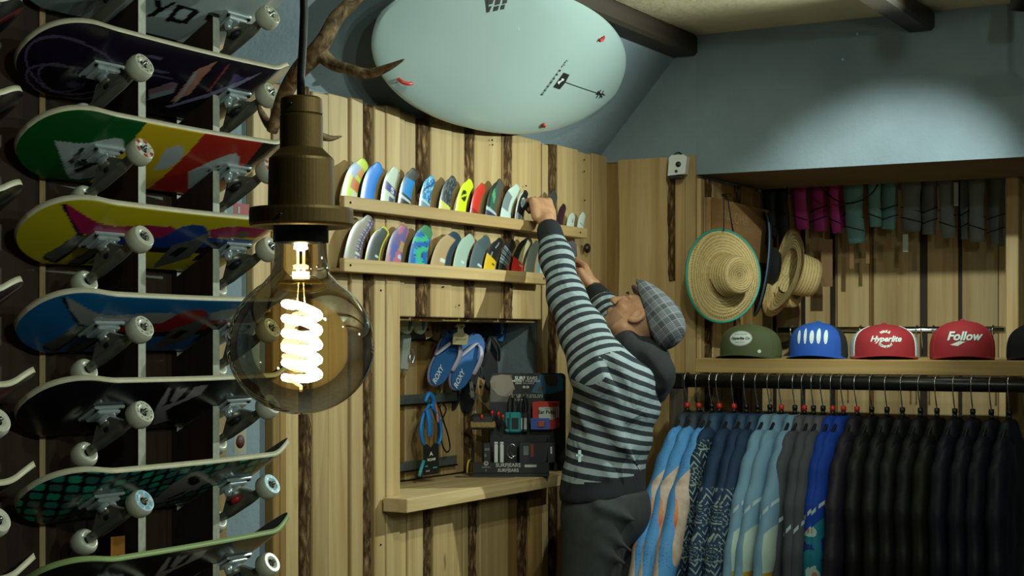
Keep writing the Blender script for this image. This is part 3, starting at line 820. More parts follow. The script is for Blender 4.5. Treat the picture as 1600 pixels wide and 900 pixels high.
for i, c in enumerate(lefts):
    skateboard(i, c, 'skateboard tail at the left picture edge, %s row from the top' % ('first', 'second', 'third', 'fourth', 'fifth', 'sixth', 'seventh', 'eighth')[i], 'plain', (0, 0), PLYE, -.772 - (.03 if i < 5 else 0) + .02, 'skateboards in the left column')
# price tag and stickers
p = on_x(184, 838, -2.21)
tgm = MB(); M = frame(p, (.25, .97, 0), (0, 0, 1)); tgm.box((-.016, -.052, -.0006), (.016, 0, .0006), 0, M)
t = thing('price_tag', p, 'orange price tag hanging from the teal tiled skateboard', 'tag')
part('card', tgm, mat('orange_card', 'b8731c', .6), t)
part('emblem', MB().lathe([(.007, 0), (.009, .0005)], 20, 0, M @ Matrix.Translation((0, -.046, .0008))), mat('dark_brown_ink', '2a1a0a', .7), t)
part('string', MB().tube([p, p + Vector((0, 0, .075))], .0008, 6), BLACK, t)
XPO = XPAN - .0295
p = on_x(375, 690, XPO)
t = thing('sticker', p, 'white sticker with a dark red dot on the pale post beside the rack', 'sticker')
M = frame(p, (0, 1, 0), (0, 0, 1))
part('paper', MB().box((-.022, -.03, 0), (.022, .03, .0008), 0, M), mat('cream_paper', 'b0ab95', .7), t)
part('dot', MB().lathe([(.001, .001), (.016, .001), (.016, .0)], 22, 0, M), mat('dark_red_ink', '5a1c20', .6), t)
p = on_x(376, 334, XPO)
t = thing('sticker', p, 'red square sticker with a white notch on the pale post beside the rack', 'sticker')
M = frame(p, (0, 1, 0), (0, 0, 1))
part('paper', MB().box((-.026, -.026, 0), (.03, .024, .0008), 0, M), mat('red_ink', 'a8222a', .6), t)
part('print', MB().box((-.012, -.02, .0008), (.02, -.012, .0014), 0, M), WHITE, t)
part('print', MB().box((-.012, .0, .0008), (-.004, .016, .0014), 0, M), BLACK, t)
# ================================================================== pendant bulb
DBULB = 1.33; pu = DBULB / FPX
bc = at_d(470, 545, DBULB)
def bz(py): return at_d(470, py, DBULB).z
lampt = thing('pendant_lamp', (bc.x, bc.y, bc.z - .0625), 'large round smoked glass filament bulb hanging in a brass socket on a black cable', 'lamp')
BRASS = mat('aged_brass', '6e5630', .5, .75, bump=.06, bscale=300)
cx = lambda px: at_d(px, 300, DBULB)
T = Matrix.Translation((bc.x, bc.y, 0))
sx0 = at_d(471, 300, DBULB); TS = Matrix.Translation((sx0.x, sx0.y, 0))
h = pu
prof = [(.001, bz(152)), (28 * h, bz(152)), (32 * h, bz(155)), (33 * h, bz(178)), (32 * h, bz(180)), (33.5 * h, bz(182)), (33.5 * h, bz(232)), (50 * h, bz(248)), (51 * h, bz(252)), (52 * h, bz(325)), (80 * h, bz(326)), (81 * h, bz(330)), (81 * h, bz(350)), (79 * h, bz(354)), (72 * h, bz(356)), (44 * h, bz(352)), (.001, bz(350))]
part('socket', MB().lathe(prof, 56, 0, TS, smooth=False), BRASS, lampt)
part('screw', MB().ball((sx0.x + 4 * h, sx0.y - 33 * h, bz(166)), 3 * h, n=8), BLACK, lampt)
part('screw', MB().ball((sx0.x + 20 * h, sx0.y - 79 * h, bz(341)), 3.2 * h, n=8), BLACK, lampt)
part('bulb_base', MB().lathe([(43 * h, bz(350)), (43 * h, bz(379)), (20 * h, bz(381)), (.001, bz(381))], 32, 0, T), BLACKM, lampt)
def glass_mat():
    m = bpy.data.materials.new('smoked_glass'); m.use_nodes = True; t = NT(m); t.n.clear()
    out = t.new('ShaderNodeOutputMaterial'); tr = t.new('ShaderNodeBsdfTransparent'); gl = t.new('ShaderNodeBsdfGlossy')
    tr.inputs[0].default_value = (.80, .71, .53, 1); gl.inputs['Color'].default_value = (1, 1, 1, 1); gl.inputs['Roughness'].default_value = .015
    fr = t.new('ShaderNodeFresnel'); fr.inputs[0].default_value = 1.5
    lw = t.new('ShaderNodeLayerWeight'); lw.inputs[0].default_value = .35
    dk = t.mix((lw, 1), (.82, .73, .54, 1), (.72, .60, .40, 1)); t.link(dk, tr, 0)
    mx = t.new('ShaderNodeMixShader'); t.link(t.math('MULTIPLY', (fr, 0), .8), mx, 0); t.l.new(tr.outputs[0], mx.inputs[1]); t.l.new(gl.outputs[0], mx.inputs[2])
    t.l.new(mx.outputs[0], out.inputs[0]); return m
GLASS = glass_mat()
R = .0622
gp = [(40 * h, bz(379)), (41 * h, bz(402)), (43 * h, bz(418)), (46 * h, bz(428))]
a0 = math.asin(52 * h / R); zc0 = bz(541)
for k in range(1, 37):
    a = a0 + (math.pi - a0) * k / 36; ca = math.cos(a); gp.append((max(R * math.sin(a), .0003), zc0 + R * ca * (1.0 if ca > 0 else .93)))
part('glass', MB().lathe(gp, 64, 0, T), GLASS, lampt)
EMI = bpy.data.materials.new('glowing_filament'); EMI.use_nodes = True; _t = NT(EMI); _b = _t.n['Principled BSDF']
_b.inputs['Base Color'].default_value = (.9, .8, .6, 1); _b.inputs['Emission Color'].default_value = (.90, 1.0, .80, 1); _b.inputs['Emission Strength'].default_value = 40.0
EMI2 = bpy.data.materials.new('glowing_lead'); EMI2.use_nodes = True; _b = EMI2.node_tree.nodes['Principled BSDF']
_b.inputs['Base Color'].default_value = (.9, .7, .3, 1); _b.inputs['Emission Color'].default_value = (1.0, .72, .25, 1); _b.inputs['Emission Strength'].default_value = 1.3
pts = []
for k in range(261):
    t_ = k / 260; a = t_ * 2 * math.pi * 5.3 + 2.6; z = bz(474) + (bz(596) - bz(474)) * t_ - .0034 * math.sin(a)
    rr = (26 + 5 * math.sin(t_ * math.pi) * 0 + 2 * math.sin(3 * a)) * h
    pts.append((bc.x + rr * math.cos(a), bc.y + rr * math.sin(a), z))
part('filament', MB().tube(pts, 6.4 * h, 8), EMI, lampt)
part('filament_end', MB().tube([pts[-1], (bc.x, bc.y, bz(604)), (bc.x, bc.y, bz(612))], 2.6 * h, 8), EMI2, lampt)
GOLD = mat('gold_foil', 'c9a04a', .35, .9)
part('reflector', MB().lathe([(38 * h, bz(443)), (34 * h, bz(437)), (12 * h, bz(436)), (12 * h, bz(438)), (33 * h, bz(440)), (38 * h, bz(443))], 40, 0, T), GOLD, lampt)
stm = MB()
for dx in (-6, 6): stm.tube([(bc.x + dx * h, bc.y, bz(383)), (bc.x + dx * h * .9, bc.y, bz(440))], 2.0 * h, 8)
for dx in (-7, 8): stm.tube([(bc.x + dx * h * .6, bc.y, bz(440)), (bc.x + dx * h, bc.y, bz(476))], .9 * h, 6)
part('stem', stm, EMI2, lampt)
part('stem_glow', MB().lathe([(.001, bz(380)), (10 * h, bz(380)), (11 * h, bz(389)), (.001, bz(392))], 20, 0, T).lathe([(.001, bz(424)), (13 * h, bz(425)), (13 * h, bz(438)), (.001, bz(441))], 20, 0, T), EMI, lampt)
cab = [at_d(470, 155, DBULB), at_d(470, 120, DBULB), at_d(473, 70, DBULB), at_d(475, 20, DBULB), at_d(474, -60, DBULB), at_d(472, -200, DBULB)]
cab.append(Vector((cab[-1].x, cab[-1].y, ZC)))
part('cable', MB().tube(cab, 6.3 * h, 14), BLACKM, lampt)
part('ceiling_cup', MB().lathe([(.001, ZC), (.045, ZC), (.045, ZC - .02), (.008, ZC - .03), (.001, ZC - .03)], 24, 0, Matrix.Translation((cab[-1].x, cab[-1].y, 0))), BLACKM, lampt)
# ================================================================== antler
def antler_mat():
    m, t, b = base_mat('antler_bone', .6, 0, .3); tc = t.new('ShaderNodeTexCoord')
    n = t.new('ShaderNodeTexNoise', i_Vector=(tc, 'Object'), i_Scale=90.0, i_Detail=5.0, i_Distortion=.8)
    t.link(t.ramp((n, 0), [(.3, lin('48362a')), (.5, lin('7d6448')), (.72, lin('ab9070'))]), b, 'Base Color')
    bp = t.new('ShaderNodeBump', i_Strength=.6, i_Distance=.003, i_Height=(n, 0)); t.link((bp, 0), b, 'Normal'); return m
ANT = antler_mat()
DA = 1.62
def curve(pts, n=8):
    """smooth path through points with radii"""
    P = [np.array(p, float) for p in pts]; P = [2 * P[0] - P[1]] + P + [2 * P[-1] - P[-2]]; out = []
    for i in range(1, len(P) - 2):
        for k in range(n):
            t = k / n; out.append(.5 * ((2 * P[i]) + (-P[i - 1] + P[i + 1]) * t + (2 * P[i - 1] - 5 * P[i] + 4 * P[i + 1] - P[i + 2]) * t * t + (-P[i - 1] + 3 * P[i] - 3 * P[i + 1] + P[i + 2]) * t ** 3))
    out.append(P[-2]); return out
def antler(px):
    c = curve([tuple(at_d(x, y, d)) + (r * d / FPX,) for x, y, d, r in px]); return [p[:3] for p in c], [p[3] for p in c]
anc = antler([(425, 205, 1.66, 9), (444, 150, 1.64, 12), (466, 112, 1.62, 14), (490, 86, 1.61, 15), (508, 60, 1.60, 13), (526, 28, 1.6, 12), (552, 2, 1.6, 11), (590, -35, 1.6, 9), (600, -90, 1.6, 7)])
a = thing('antler', anc[0][0], 'brown deer antler with pointed tines hanging behind the bulb cable', 'antler')
part('beam', MB().tube(*anc, n=14), ANT, a)
c = antler([(496, 80, 1.61, 14), (520, 100, 1.6, 10), (545, 108, 1.58, 8.5), (575, 115, 1.56, 8), (605, 106, 1.54, 6), (631, 93, 1.52, 1.5)]); part('tine', MB().tube(*c, n=12), ANT, a)
c = antler([(440, 160, 1.64, 10), (455, 190, 1.68, 9), (490, 208, 1.7, 7), (515, 216, 1.71, 5), (534, 213, 1.72, 1)]); part('tine', MB().tube(*c, n=12), ANT, a)
c = antler([(427, 200, 1.66, 9), (418, 192, 1.7, 7), (408, 175, 1.72, 5), (404, 165, 1.73, 2)]); part('tine', MB().tube(*c, n=10), ANT, a)
e = anc[0][-1]; part('hanging_cord', MB().tube([tuple(e), (e[0], e[1], ZC)], .003, 8), BLACK, a)
# ================================================================== surfboard on the sloping wall
nose, tail = on_plane(606, 34, SP0 + SNRM * .135, SNRM), on_plane(962, 149, SP0 + SNRM * .05, SNRM)   # the nose stands further off the wall than the tail
sc_ = (nose + tail) / 2; su = (tail - nose).normalized(); LH = (tail - nose).length / 2
SURF_PL = sc_; sv = SNRM.cross(su).normalized()
if sv.z < 0: sv = -sv
BN = su.cross(sv)
if BN.dot(SNRM) < 0: BN = -BN
WH2 = .262
SM = Matrix(((su.x, sv.x, BN.x, sc_.x), (su.y, sv.y, BN.y, sc_.y), (su.z, sv.z, BN.z, sc_.z), (0, 0, 0, 1)))
sb = thing('surfboard', sc_, 'white wake surfboard with black logos on red tipped hooks above the fins', 'surfboard')
nu, nv = 64, 30
def sb_half(s): return WH2 * (max(0, 1 - abs(s) ** 2.25)) ** (1 / 2.0)
vs, fs, mi = [], [], []
for side in (1, -1):
    for i in range(nu + 1):
        s = math.sin((i / nu - .5) * math.pi); w = max(sb_half(s), .0005)
        for j in range(nv + 1):
            t = -1 + 2 * j / nv; t2 = math.sin(t * math.pi / 2)
            rise = -.03 * s * s + .02 * max(0, s) ** 2; thick = .027 * (1 - abs(t2) ** 3.2) ** .6 * (1 - .75 * abs(s) ** 4) * (1 if abs(s) < .9999 else 0)
            vs.append((s * LH, t2 * w, rise + side * thick))
N = (nu + 1) * (nv + 1)
for i in range(nu):
    for j in range(nv):
        k = i * (nv + 1) + j; fs.append((k, k + nv + 1, k + nv + 2, k + 1)); k += N; fs.append((k, k + 1, k + nv + 2, k + nv + 1))
sbm = MB().add([SM @ Vector(v) for v in vs], fs)
sbo = part('deck', sbm, mat('white_glossed_foam', '9db0ae', .3, coat=.3), sb)
def sb_uv(px, py):
    p = on_plane(px, py, SURF_PL + BN * .027, BN) - sc_; return p.dot(su), p.dot(sv)
sbv = BVHTree.FromPolygons([Vector(v) for v in sbm.v], sbm.f)
def sb_proj(u, v, off=.0012):
    o = SM @ Vector((u, v, .3)); hit = sbv.ray_cast(o, -BN)
    return (hit[0] + BN * off) if hit[0] is not None else SM @ Vector((u, v, .028))
INK = mat('black_ink', '141615', .5)
def sb_poly(pts, name='logo', m=INK, off=.0012):
    q = MB(); P = [sb_uv(*p) for p in pts]; q.add([sb_proj(u, v, off) for u, v in P], [tuple(range(len(P)))], 0, False); return q
q = MB()
for quad in ([(763, -2), (775, -4), (764, 24)], [(768, 4), (778, 2), (774, 10), (766, 12)], [(780, 4), (788, 2), (785, 10), (777, 12)], [(791, 3), (798, 1), (796, 8), (789, 10)],
             [(766, 15), (773, 13), (768, 22), (764, 23)], [(776, 14), (784, 12), (781, 19), (774, 21)], [(787, 12), (793, 10), (791, 17), (785, 18)], [(784, -4), (792, -5), (790, 0), (782, 1)], [(772, -12), (782, -14), (780, -6), (770, -5)]):
    q.add([sb_proj(*sb_uv(*p)) for p in quad], [tuple(range(len(quad)))], 0, False)
part('logo', q, INK, sb)
q = MB(); bxq = [(881, 113.5), (890, 117), (884, 129), (875, 140), (864.5, 136.5)]
q.add([sb_proj(*sb_uv(*p)) for p in bxq], [tuple(range(5))], 0, False); part('label', q, INK, sb)
q = MB()
for pp in ([(873, 126), (876, 128), (873, 132), (871, 129)], [(878, 122), (882, 124), (879, 127), (877, 125)], [(876, 125), (878, 126.5), (876.5, 128.5), (875, 127)]): q.add([sb_proj(*sb_uv(*p), .002) for p in pp], [tuple(range(4))], 0, False)
part('label_print', q, WHITE, sb)
q = MB()
def seg(a, b, w):
    (u0, v0), (u1, v1) = sb_uv(*a), sb_uv(*b); d = Vector((u1 - u0, v1 - v0)).normalized() * w; n = 6; vv = []
    for k in range(n + 1):
        u, v = u0 + (u1 - u0) * k / n, v0 + (v1 - v0) * k / n; vv += [sb_proj(u - d.y, v + d.x), sb_proj(u + d.y, v - d.x)]
    q.add(vv, [(2 * k, 2 * k + 1, 2 * k + 3, 2 * k + 2) for k in range(n)], 0, False)
seg((884, 129), (951, 154), .0017)
for a, b2 in (((936, 157), (943, 144)), ((941, 158), (948, 146)), ((935, 150), (949, 152)), ((938, 146), (946, 157))): seg(a, b2, .0035)
part('line_print', q, INK, sb)
MT = frame(sb_proj(*sb_uv(866, 122)), SM.to_3x3() @ Vector((0, 1, 0)), SM.to_3x3() @ Vector((-1, 0, 0)))
q = MB()
for row in range(2):
    for k in range(9):
        for (dx, w, hh) in ((0, .008, .0065), (.0095, .0045, .005)):
            if random.random() < .85:
                x = -.072 + k * .0165 + dx; y = -.005 + row * .0085
                q.add([MT @ Vector((x, y, .0006)), MT @ Vector((x + w, y, .0006)), MT @ Vector((x + w, y + hh * .7, .0006)), MT @ Vector((x, y + hh * .7, .0006))], [(0, 1, 2, 3)], 0, False)
part('small_lettering', q, INK, sb)
for (px, py) in ((637, 132), (852, 199), (944, 62)):
    u, v = sb_uv(px, py); e = SM @ Vector((u, v, .012)); root = e - SNRM * ((e - SP0).dot(SNRM) - .002)
    hk = thing('board_hook', root, 'red tipped wall hook at the surfboard\'s %s edge' % {637: 'lower left', 852: 'bottom', 944: 'right'}[px], 'hook', 'surfboard hooks')
    out = (Vector((u, v * 1.0, 0))); o3 = (SM.to_3x3() @ out).normalized()
    part('rod', MB().tube([root, e + o3 * .012 - SNRM * .03], .004, 8), DSTEEL, hk)
    part('red_tip', MB().tube(curve([tuple(e + o3 * .012 - SNRM * .03), tuple(e + o3 * .012), tuple(e - o3 * .004 + SNRM * .012), tuple(e - o3 * .022 + SNRM * .013)]), .0055, 8), RED, hk)
# ================================================================== fin shelves
XF = -2.618                                     # front faces of the fin shelves
def shelf_lip(name, px0, py0, px1, hpx, lab, x_front=XF):
    a = on_x(px0, py0, x_front); b = on_x(px1, py0, x_front); zt = a.z; zb = zt - hpx * a.length / FPX * .98
    t = thing(name, (x_front, (a.y + b.y) / 2, zb), lab, 'shelf', 'fin shelves')
    part('front_batten', MB().box((x_front - .018, a.y, zb), (x_front, b.y, zt), bev=.002), PINE_Y, t)
    part('back_batten', MB().box((-2.668, a.y + .001, zb), (x_front - .0185, b.y, zt - .028), bev=.002), PINE_Y, t)
    for s in (a.y + .03, b.y - .06): part('screw', MB().ball((x_front, s, (zt + zb) / 2), .004, n=8), NAIL, t)
    return a, b, zt
ua, ub, UZ = shelf_lip('fin_shelf', 538, 305, 918, 19, 'upper pine shelf holding a row of coloured surf fins')
la, lb, LZ = shelf_lip('fin_shelf', 538, 403, 862, 20, 'lower pine shelf holding a row of wide surf fins')
FINM = vcol_mat('fin_print', .3, .5, .2)
XFIN = XF - .022
def bez(p0, p1, p2, n): return [((1 - t) ** 2 * p0[0] + 2 * t * (1 - t) * p1[0] + t * t * p2[0], (1 - t) ** 2 * p0[1] + 2 * t * (1 - t) * p1[1] + t * t * p2[1]) for t in np.linspace(0, 1, n)]
def fin(x0, x1, xt, yt, zs, colfn, lab, group, back=None, wtip=.30, x=XFIN):
    y0, y1, yT = (on_x(q, 400, x).y for q in (x0, x1, xt)); zT = on_x(xt - 4, yt, x).z; zB = zs - .026
    yT += .013; h = zT - zB; w = y1 - y0; ext = (zs - zB) / h
    y0 += w * .0; y1 -= w * .07
    NS, NC = 40, 18
    le = bez((y0, 0), (y0 + (yT - y0) * .16, h * .90), (yT - w * .46, h * .955), NS); te = bez((y1, 0), (y1 - w * .07, h * .50), (yT + w * .02, h * .84), NS)
    vs, S, Cc = [], [], []
    for i in range(NS):
        s = i / (NS - 1)
        for j in range(NC):
            c = j / (NC - 1); cap = .5 - .5 * math.cos(math.pi * c)
            q = max(0, (s - .86) / .14); lift = h * .115 * math.sin(math.pi * c) * q
            y = le[i][0] * (1 - cap) + te[i][0] * cap; z = le[i][1] * (1 - cap) + te[i][1] * cap + lift
            vs.append((y, z)); S.append(s); Cc.append(cap)
    S = np.array(S); Cc = np.array(Cc)
    m = MB(); n = NS * NC; th = .0035
    for sd in (1, -1):
        o = []
        for k, (y, z) in enumerate(vs):
            c = Cc[k]; o.append((x + sd * th * (1 - abs(2 * c - 1) ** 3) * (1 - .6 * S[k]), y, zB + z))
        m.v += o
    for i in range(NS - 1):
        for j in range(NC - 1):
            k = i * NC + j; m.f += [(k, k + 1, k + NC + 1, k + NC), (k + n, k + NC + n, k + NC + 1 + n, k + 1 + n)]; m.mi += [0, 0]; m.sm += [True, True]
        for j in (0, NC - 1):
            k = i * NC + j; m.f.append((k, k + NC, k + NC + n, k + n)); m.mi.append(0); m.sm.append(True)
    for i in (0, NS - 1):
        for j in range(NC - 1):
            k = i * NC + j; m.f.append((k, k + 1, k + 1 + n, k + n)); m.mi.append(0); m.sm.append(True)
    sv_ = np.clip((S - ext) / (1 - ext), 0, 1)
    C = colfn(sv_, Cc, full(S, '808080')); m.col = np.concatenate([C, C])
    o = solo('surf_fin', m, FINM, lab, 'fin', group, origin=(x, (y0 + y1) / 2, zB))
    return o
def full(S, c): return np.tile(L3(c), (len(S), 1))
def setc(A, m, c): A[m] = L3(c); return A
def f_multi(S, C, A):
    A[:] = L3('b5cc2a'); setc(A, (S > .42) & (C < .62) & (S < .9), '8fa3c4'); setc(A, (C > .62) & (S > .55), 'c98a4a'); setc(A, S > .82, 'b8c832'); setc(A, (S < .42) & (S > .15) & (C > .45), 'c06a34'); setc(A, (S < .12) & (C > .6), 'c8c8b8'); return A
def f_blue(S, C, A): A[:] = L3('1478d8'); return A
def f_band(S, C, A):
    A[:] = L3('b9c4b4'); setc(A, (C > .85) | (C < .08), '8c9488'); m = (S > .18) & (S < .42); setc(A, m, '2c2c78')
    for a, b, c0, c1 in ((.39, .36, .6, .86), (.31, .28, .6, .86), (.24, .21, .6, .86), (.39, .28, .6, .67), (.31, .21, .79, .86)): setc(A, (S < a) & (S > b) & (C > c0) & (C < c1), 'd0d8d4')
    setc(A, (S < .1) & (C > .5) & (C < .9), '3a4a6a'); return A
def f_blued(S, C, A):
    A[:] = L3('1a80c8'); setc(A, (S > .68 + .2 * (C - .5)) | (C < .18), '3c3c3c'); setc(A, (S > .1) & (S < .17), '14181c'); setc(A, (S <= .1), 'b8c4c8'); setc(A, (S < .03), '14181c'); return A
def f_swirl(S, C, A):
    A[:] = L3('2478b8'); setc(A, np.sin(14 * S + 9 * np.sin(C * 5)) > .45, '8cc4dc'); setc(A, np.sin(9 * S - 8 * C) > .8, '124a80'); setc(A, S < .10, 'b0c4cc'); setc(A, S < .04, '6888a0'); return A
def f_marble(S, C, A):
    A[:] = L3('33393c'); setc(A, np.sin(16 * S + 7 * np.sin(C * 7)) > .5, '586064'); setc(A, np.sin(21 * C + 6 * S) > .75, '222628'); setc(A, S < .1, 'c0c060'); return A
def f_neon(S, C, A):
    A[:] = L3('c8dc14'); q = ((S - .42) / .17) ** 2 + ((C - .5) / .30) ** 2; setc(A, q < 1, '1c2210'); setc(A, np.abs((S - .42) / .17 - (C - .5) / .3) < .22, 'c8dc14'); A[(q > 1.0)] = L3('c8dc14'); return A
def f_red(S, C, A): A[:] = L3('c42e1c'); setc(A, S < .06, '8a2014'); return A
def f_green(S, C, A):
    A[:] = L3('4c4a42'); setc(A, C < .2, '23231f'); m = (C > .2) & (C < .6) & (S < .75); A[m] = L3('2a5a4a'); setc(A, m & (np.sin(12 * S + 6 * C) > .2), '4a9a6e'); setc(A, S < .1, 'a8b4bc'); setc(A, S < .04, '2a3450'); return A
def f_wg(S, C, A):
    A[:] = L3('b4c6bc'); setc(A, (C < .55) & (S < .62), '707c80'); setc(A, (C > .92), '70807a'); setc(A, S < .1, 'b4c6c4'); return A
def f_hex(S, C, A):
    A[:] = L3('14161a'); setc(A, (C > .88) | (C < .08), 'b8c0b8'); q = ((S - .55) / .22) ** 2 + ((C - .55) / .26) ** 2; setc(A, q < 1, 'b4c4c4'); setc(A, q < .2, '7c98a4'); setc(A, (S < .1) & (np.sin(C * 40) > 0), 'a0a8a8'); return A
def f_dk(S, C, A): A[:] = L3('3a3c3a'); setc(A, (S < .5) & (C > .5), '2a6a94'); return A
def f_purple(S, C, A): A[:] = L3('2e1226'); return A
def f_white(S, C, A): A[:] = L3('bccac4'); setc(A, (S > .25) & (S < .6) & (C > .55) & (C < .7), '202828'); return A
def f_white2(S, C, A): A[:] = L3('c0cec8'); setc(A, (S > .1) & (S < .2) & (C > .2), '90a8a4'); return A
U = 'fins on the upper shelf'
for a in ((531, 560, 571, 249, f_multi, 'lime, lilac and orange surf fin at the left end of the upper shelf'), (561, 586, 594, 255, f_blue, 'plain bright blue surf fin on the upper shelf'),
          (593, 619, 620, 262, f_band, 'white surf fin with a navy band and letter S'), (620, 643, 649, 264, f_blued, 'blue surf fin with a dark grey tip and edge'),
          (653, 673, 676, 275, f_swirl, 'blue and pale blue swirl patterned surf fin on the upper shelf'), (684, 705, 710, 276, f_marble, 'dark marbled surf fin with a yellow base stripe'),
          (710, 729, 736, 281, f_neon, 'neon yellow surf fin with a black hexagon'), (733, 749, 755, 287, f_red, 'plain red surf fin on the upper shelf'),
          (757, 777, 784, 281, f_green, 'dark framed surf fin with a green centre'), (780, 799, 810, 289, f_wg, 'white surf fin with a grey lower front'),
          (803, 820, 823, 298, f_hex, 'black surf fin with a white hexagon and pale edge, left of the raised hand'), (848, 866, 868, 299, f_dk, 'dark grey surf fin with a blue base behind the raised hand'),
          (868, 881, 882, 319, f_purple, 'small dark purple surf fin right of the raised hand'), (884, 898, 896, 333, f_white, 'small white surf fin with a black mark, second from the right end'),
          (901, 913, 912, 332, f_white2, 'small white surf fin at the right end of the upper shelf')):
    fin(a[0], a[1], a[2], a[3], UZ, a[4], a[5], U)
def g_check(S, C, A):
    A[:] = L3('8c8478'); m = (C > .55); A[m] = L3('4a3a58'); setc(A, m & (np.floor(S * 26) % 2 < 1) & (np.floor(C * 14) % 2 < 1), 'a09cb0'); setc(A, (S > .06) & (S < .12) & (C > .6) & (C < .85), 'c0ccc8'); return A
def g_yel(S, C, A): A[:] = L3('3e4444'); setc(A, (C > .9) | (C < .07) | (S > .95), 'c8c030'); setc(A, (S > .04) & (S < .11) & (C > .6) & (C < .85), 'c0ccc8'); return A
def g_purp(S, C, A):
    A[:] = L3('6a5a90'); q = np.sin(5 * S + 4 * C + 2 * np.sin(6 * C)); setc(A, q > .25, 'b06478'); setc(A, (S < .35) & (q < .2), '4a5aa4'); setc(A, (C > .72) & (S > .3) & (S < .6), 'b08a5a'); setc(A, (C < .06) | (C > .97), '202028'); setc(A, ((S - .13) / .07) ** 2 + ((C - .8) / .1) ** 2 < 1, 'b0c4d8'); return A
def g_aqua(S, C, A):
    A[:] = L3('2a9cc0'); q = np.sin(8 * C - 6 * S + 2.5 * np.sin(7 * S)); setc(A, q > .4, '1c60a8'); setc(A, q < -.55, '3aa878'); setc(A, np.abs(q) < .14, '1a3048'); setc(A, (S > .8), '3c7c5a'); return A
def g_tan(S, C, A): A[:] = L3('a88c68'); setc(A, (C > .70) | (S > .86), '24384a'); setc(A, (S > .05) & (S < .12) & (C > .42) & (C < .66), 'c8d0c4'); return A
def g_lg(S, C, A): A[:] = L3('94a89c'); setc(A, (S > .06) & (S < .14) & (C > .5) & (C < .8), 'b8ccd8'); return A
def g_slate(S, C, A): A[:] = L3('4a585e'); setc(A, (S > .6) & (np.floor(S * 30) % 2 < 1), '3a474c'); setc(A, (S > .04) & (S < .1) & (C > .6), 'b8c8c8'); return A
def g_by(S, C, A): A[:] = L3('17181a'); setc(A, np.abs(C - .3 - .2 * S) < .025, '8a8a84'); setc(A, S < .27, 'c8a41e'); setc(A, (S > .1) & (S < .15) & (C > .6) & (C < .85), '4a3c10'); return A
def g_st(S, C, A): A[:] = L3('17191b'); setc(A, (np.floor(S * 24) % 2 < 1) & (S < .68) & (S > .08), '6c7a80'); setc(A, ((S - .07) / .07) ** 2 + ((C - .85) / .2) ** 2 < 1, 'b42a24'); return A
def g_br(S, C, A): A[:] = L3('17181a'); setc(A, (C > .45) & (C < .85) & (S > .2) & (S < .93), 'a8a078'); setc(A, S < .22, 'b4241e'); setc(A, (S > .1) & (S < .14) & (C > .6) & (C < .85), 'd0b8b0'); return A
def g_gr(S, C, A): A[:] = L3('4c5048'); return A
def g_pale(S, C, A): A[:] = L3('a8bca8'); setc(A, C < .3, '6a8a9c'); return A
G = 'fins on the lower shelf'
for a in ((535, 565, 580, 338, g_check, 'grey surf fin with a purple chequered rear edge, left end of the lower shelf', .3), (568, 595, 604, 355, g_yel, 'dark grey surf fin with a bright yellow outline', .3),
          (600, 630, 635, 353, g_purp, 'purple, pink and blue cloudy surf fin on the lower shelf', .3), (636, 670, 672, 354, g_aqua, 'turquoise and green swirled surf fin on the lower shelf', .3),
          (670, 705, 717, 364, g_tan, 'tan surf fin with a dark navy rear edge', .3), (706, 730, 738, 367, g_lg, 'pale grey green surf fin in the middle of the lower shelf', .3),
          (731, 754, 763, 369, g_slate, 'slate grey surf fin with fine lines near its tip', .3), (754, 775, 784, 373, g_by, 'black surf fin with a yellow base', .3),
          (777, 796, 803, 375, g_st, 'black surf fin with thin grey stripes and a red dot', .3), (797, 818, 829, 371, g_br, 'black and cream surf fin with a red base', .3),
          (819, 836, 841, 377, g_gr, 'dull grey green surf fin beside the striped sleeve', .3), (838, 851, 853, 376, g_pale, 'pale green surf fin partly behind the striped sleeve', .3)):
    fin(a[0], a[1], a[2], a[3], LZ, a[4], a[5], G)
# ================================================================== counter
XCT = -2.575
c0 = on_x(636, 780, XCT); c1 = on_x(893, 735, XCT); CZT = c0.z
ct = MB().box((-2.662, c0.y, CZT - .042), (XCT, c1.y, CZT), bev=.002)
ct.box((NX + .001, NY0 + .001, CZT - .02), (-2.6625, NY1 - .001, CZT - .0005), bev=.001)
solo('counter_shelf', ct, wood('counter_wood', 'cdb387', 'a2824f', 'Y', var=.05), 'thick pale wooden counter running along the bottom of the niche', 'counter')
# ================================================================== niche goods
SLAT = mat('grey_metal_slat', '6c7472', .45, .6, var=.2, bscale=30)
for px, py, lab in ((640, 522, 'upper'), (640, 617, 'middle'), (640, 714, 'lower')):
    z = on_x(740, py + 2, NX + .02).z
    t = thing('hanging_rail', (NX, (NY0 + NY1) / 2, z), 'grey metal display rail across the back of the niche, the %s of three' % lab, 'rail', 'display rails in the niche')
    part('bar', MB().box((NX + .006, NY0 + .012, z - .018), (NX + .014, NY1 - .25 if lab != 'upper' else NY1 - .15, z + .018), bev=.002), SLAT, t)
    part('bar_edge', MB().box((NX + .0145, NY0 + .012, z - .018), (NX + .018, NY1 - .25 if lab != 'upper' else NY1 - .15, z - .013), bev=.001), DSTEEL, t)
part('jamb', MB().box((NX + .015, NY0 + .0005, NZ0), (XW, NY0 + .010, NZ1), bev=.002), PINE_DARK, wall_left)
part('head_board', MB().box((NX + .0, NY0 + .011, NZ1 - .012), (XW, NY1 - .013, NZ1 - .0005), bev=.002), PINE_DARK, wall_left)
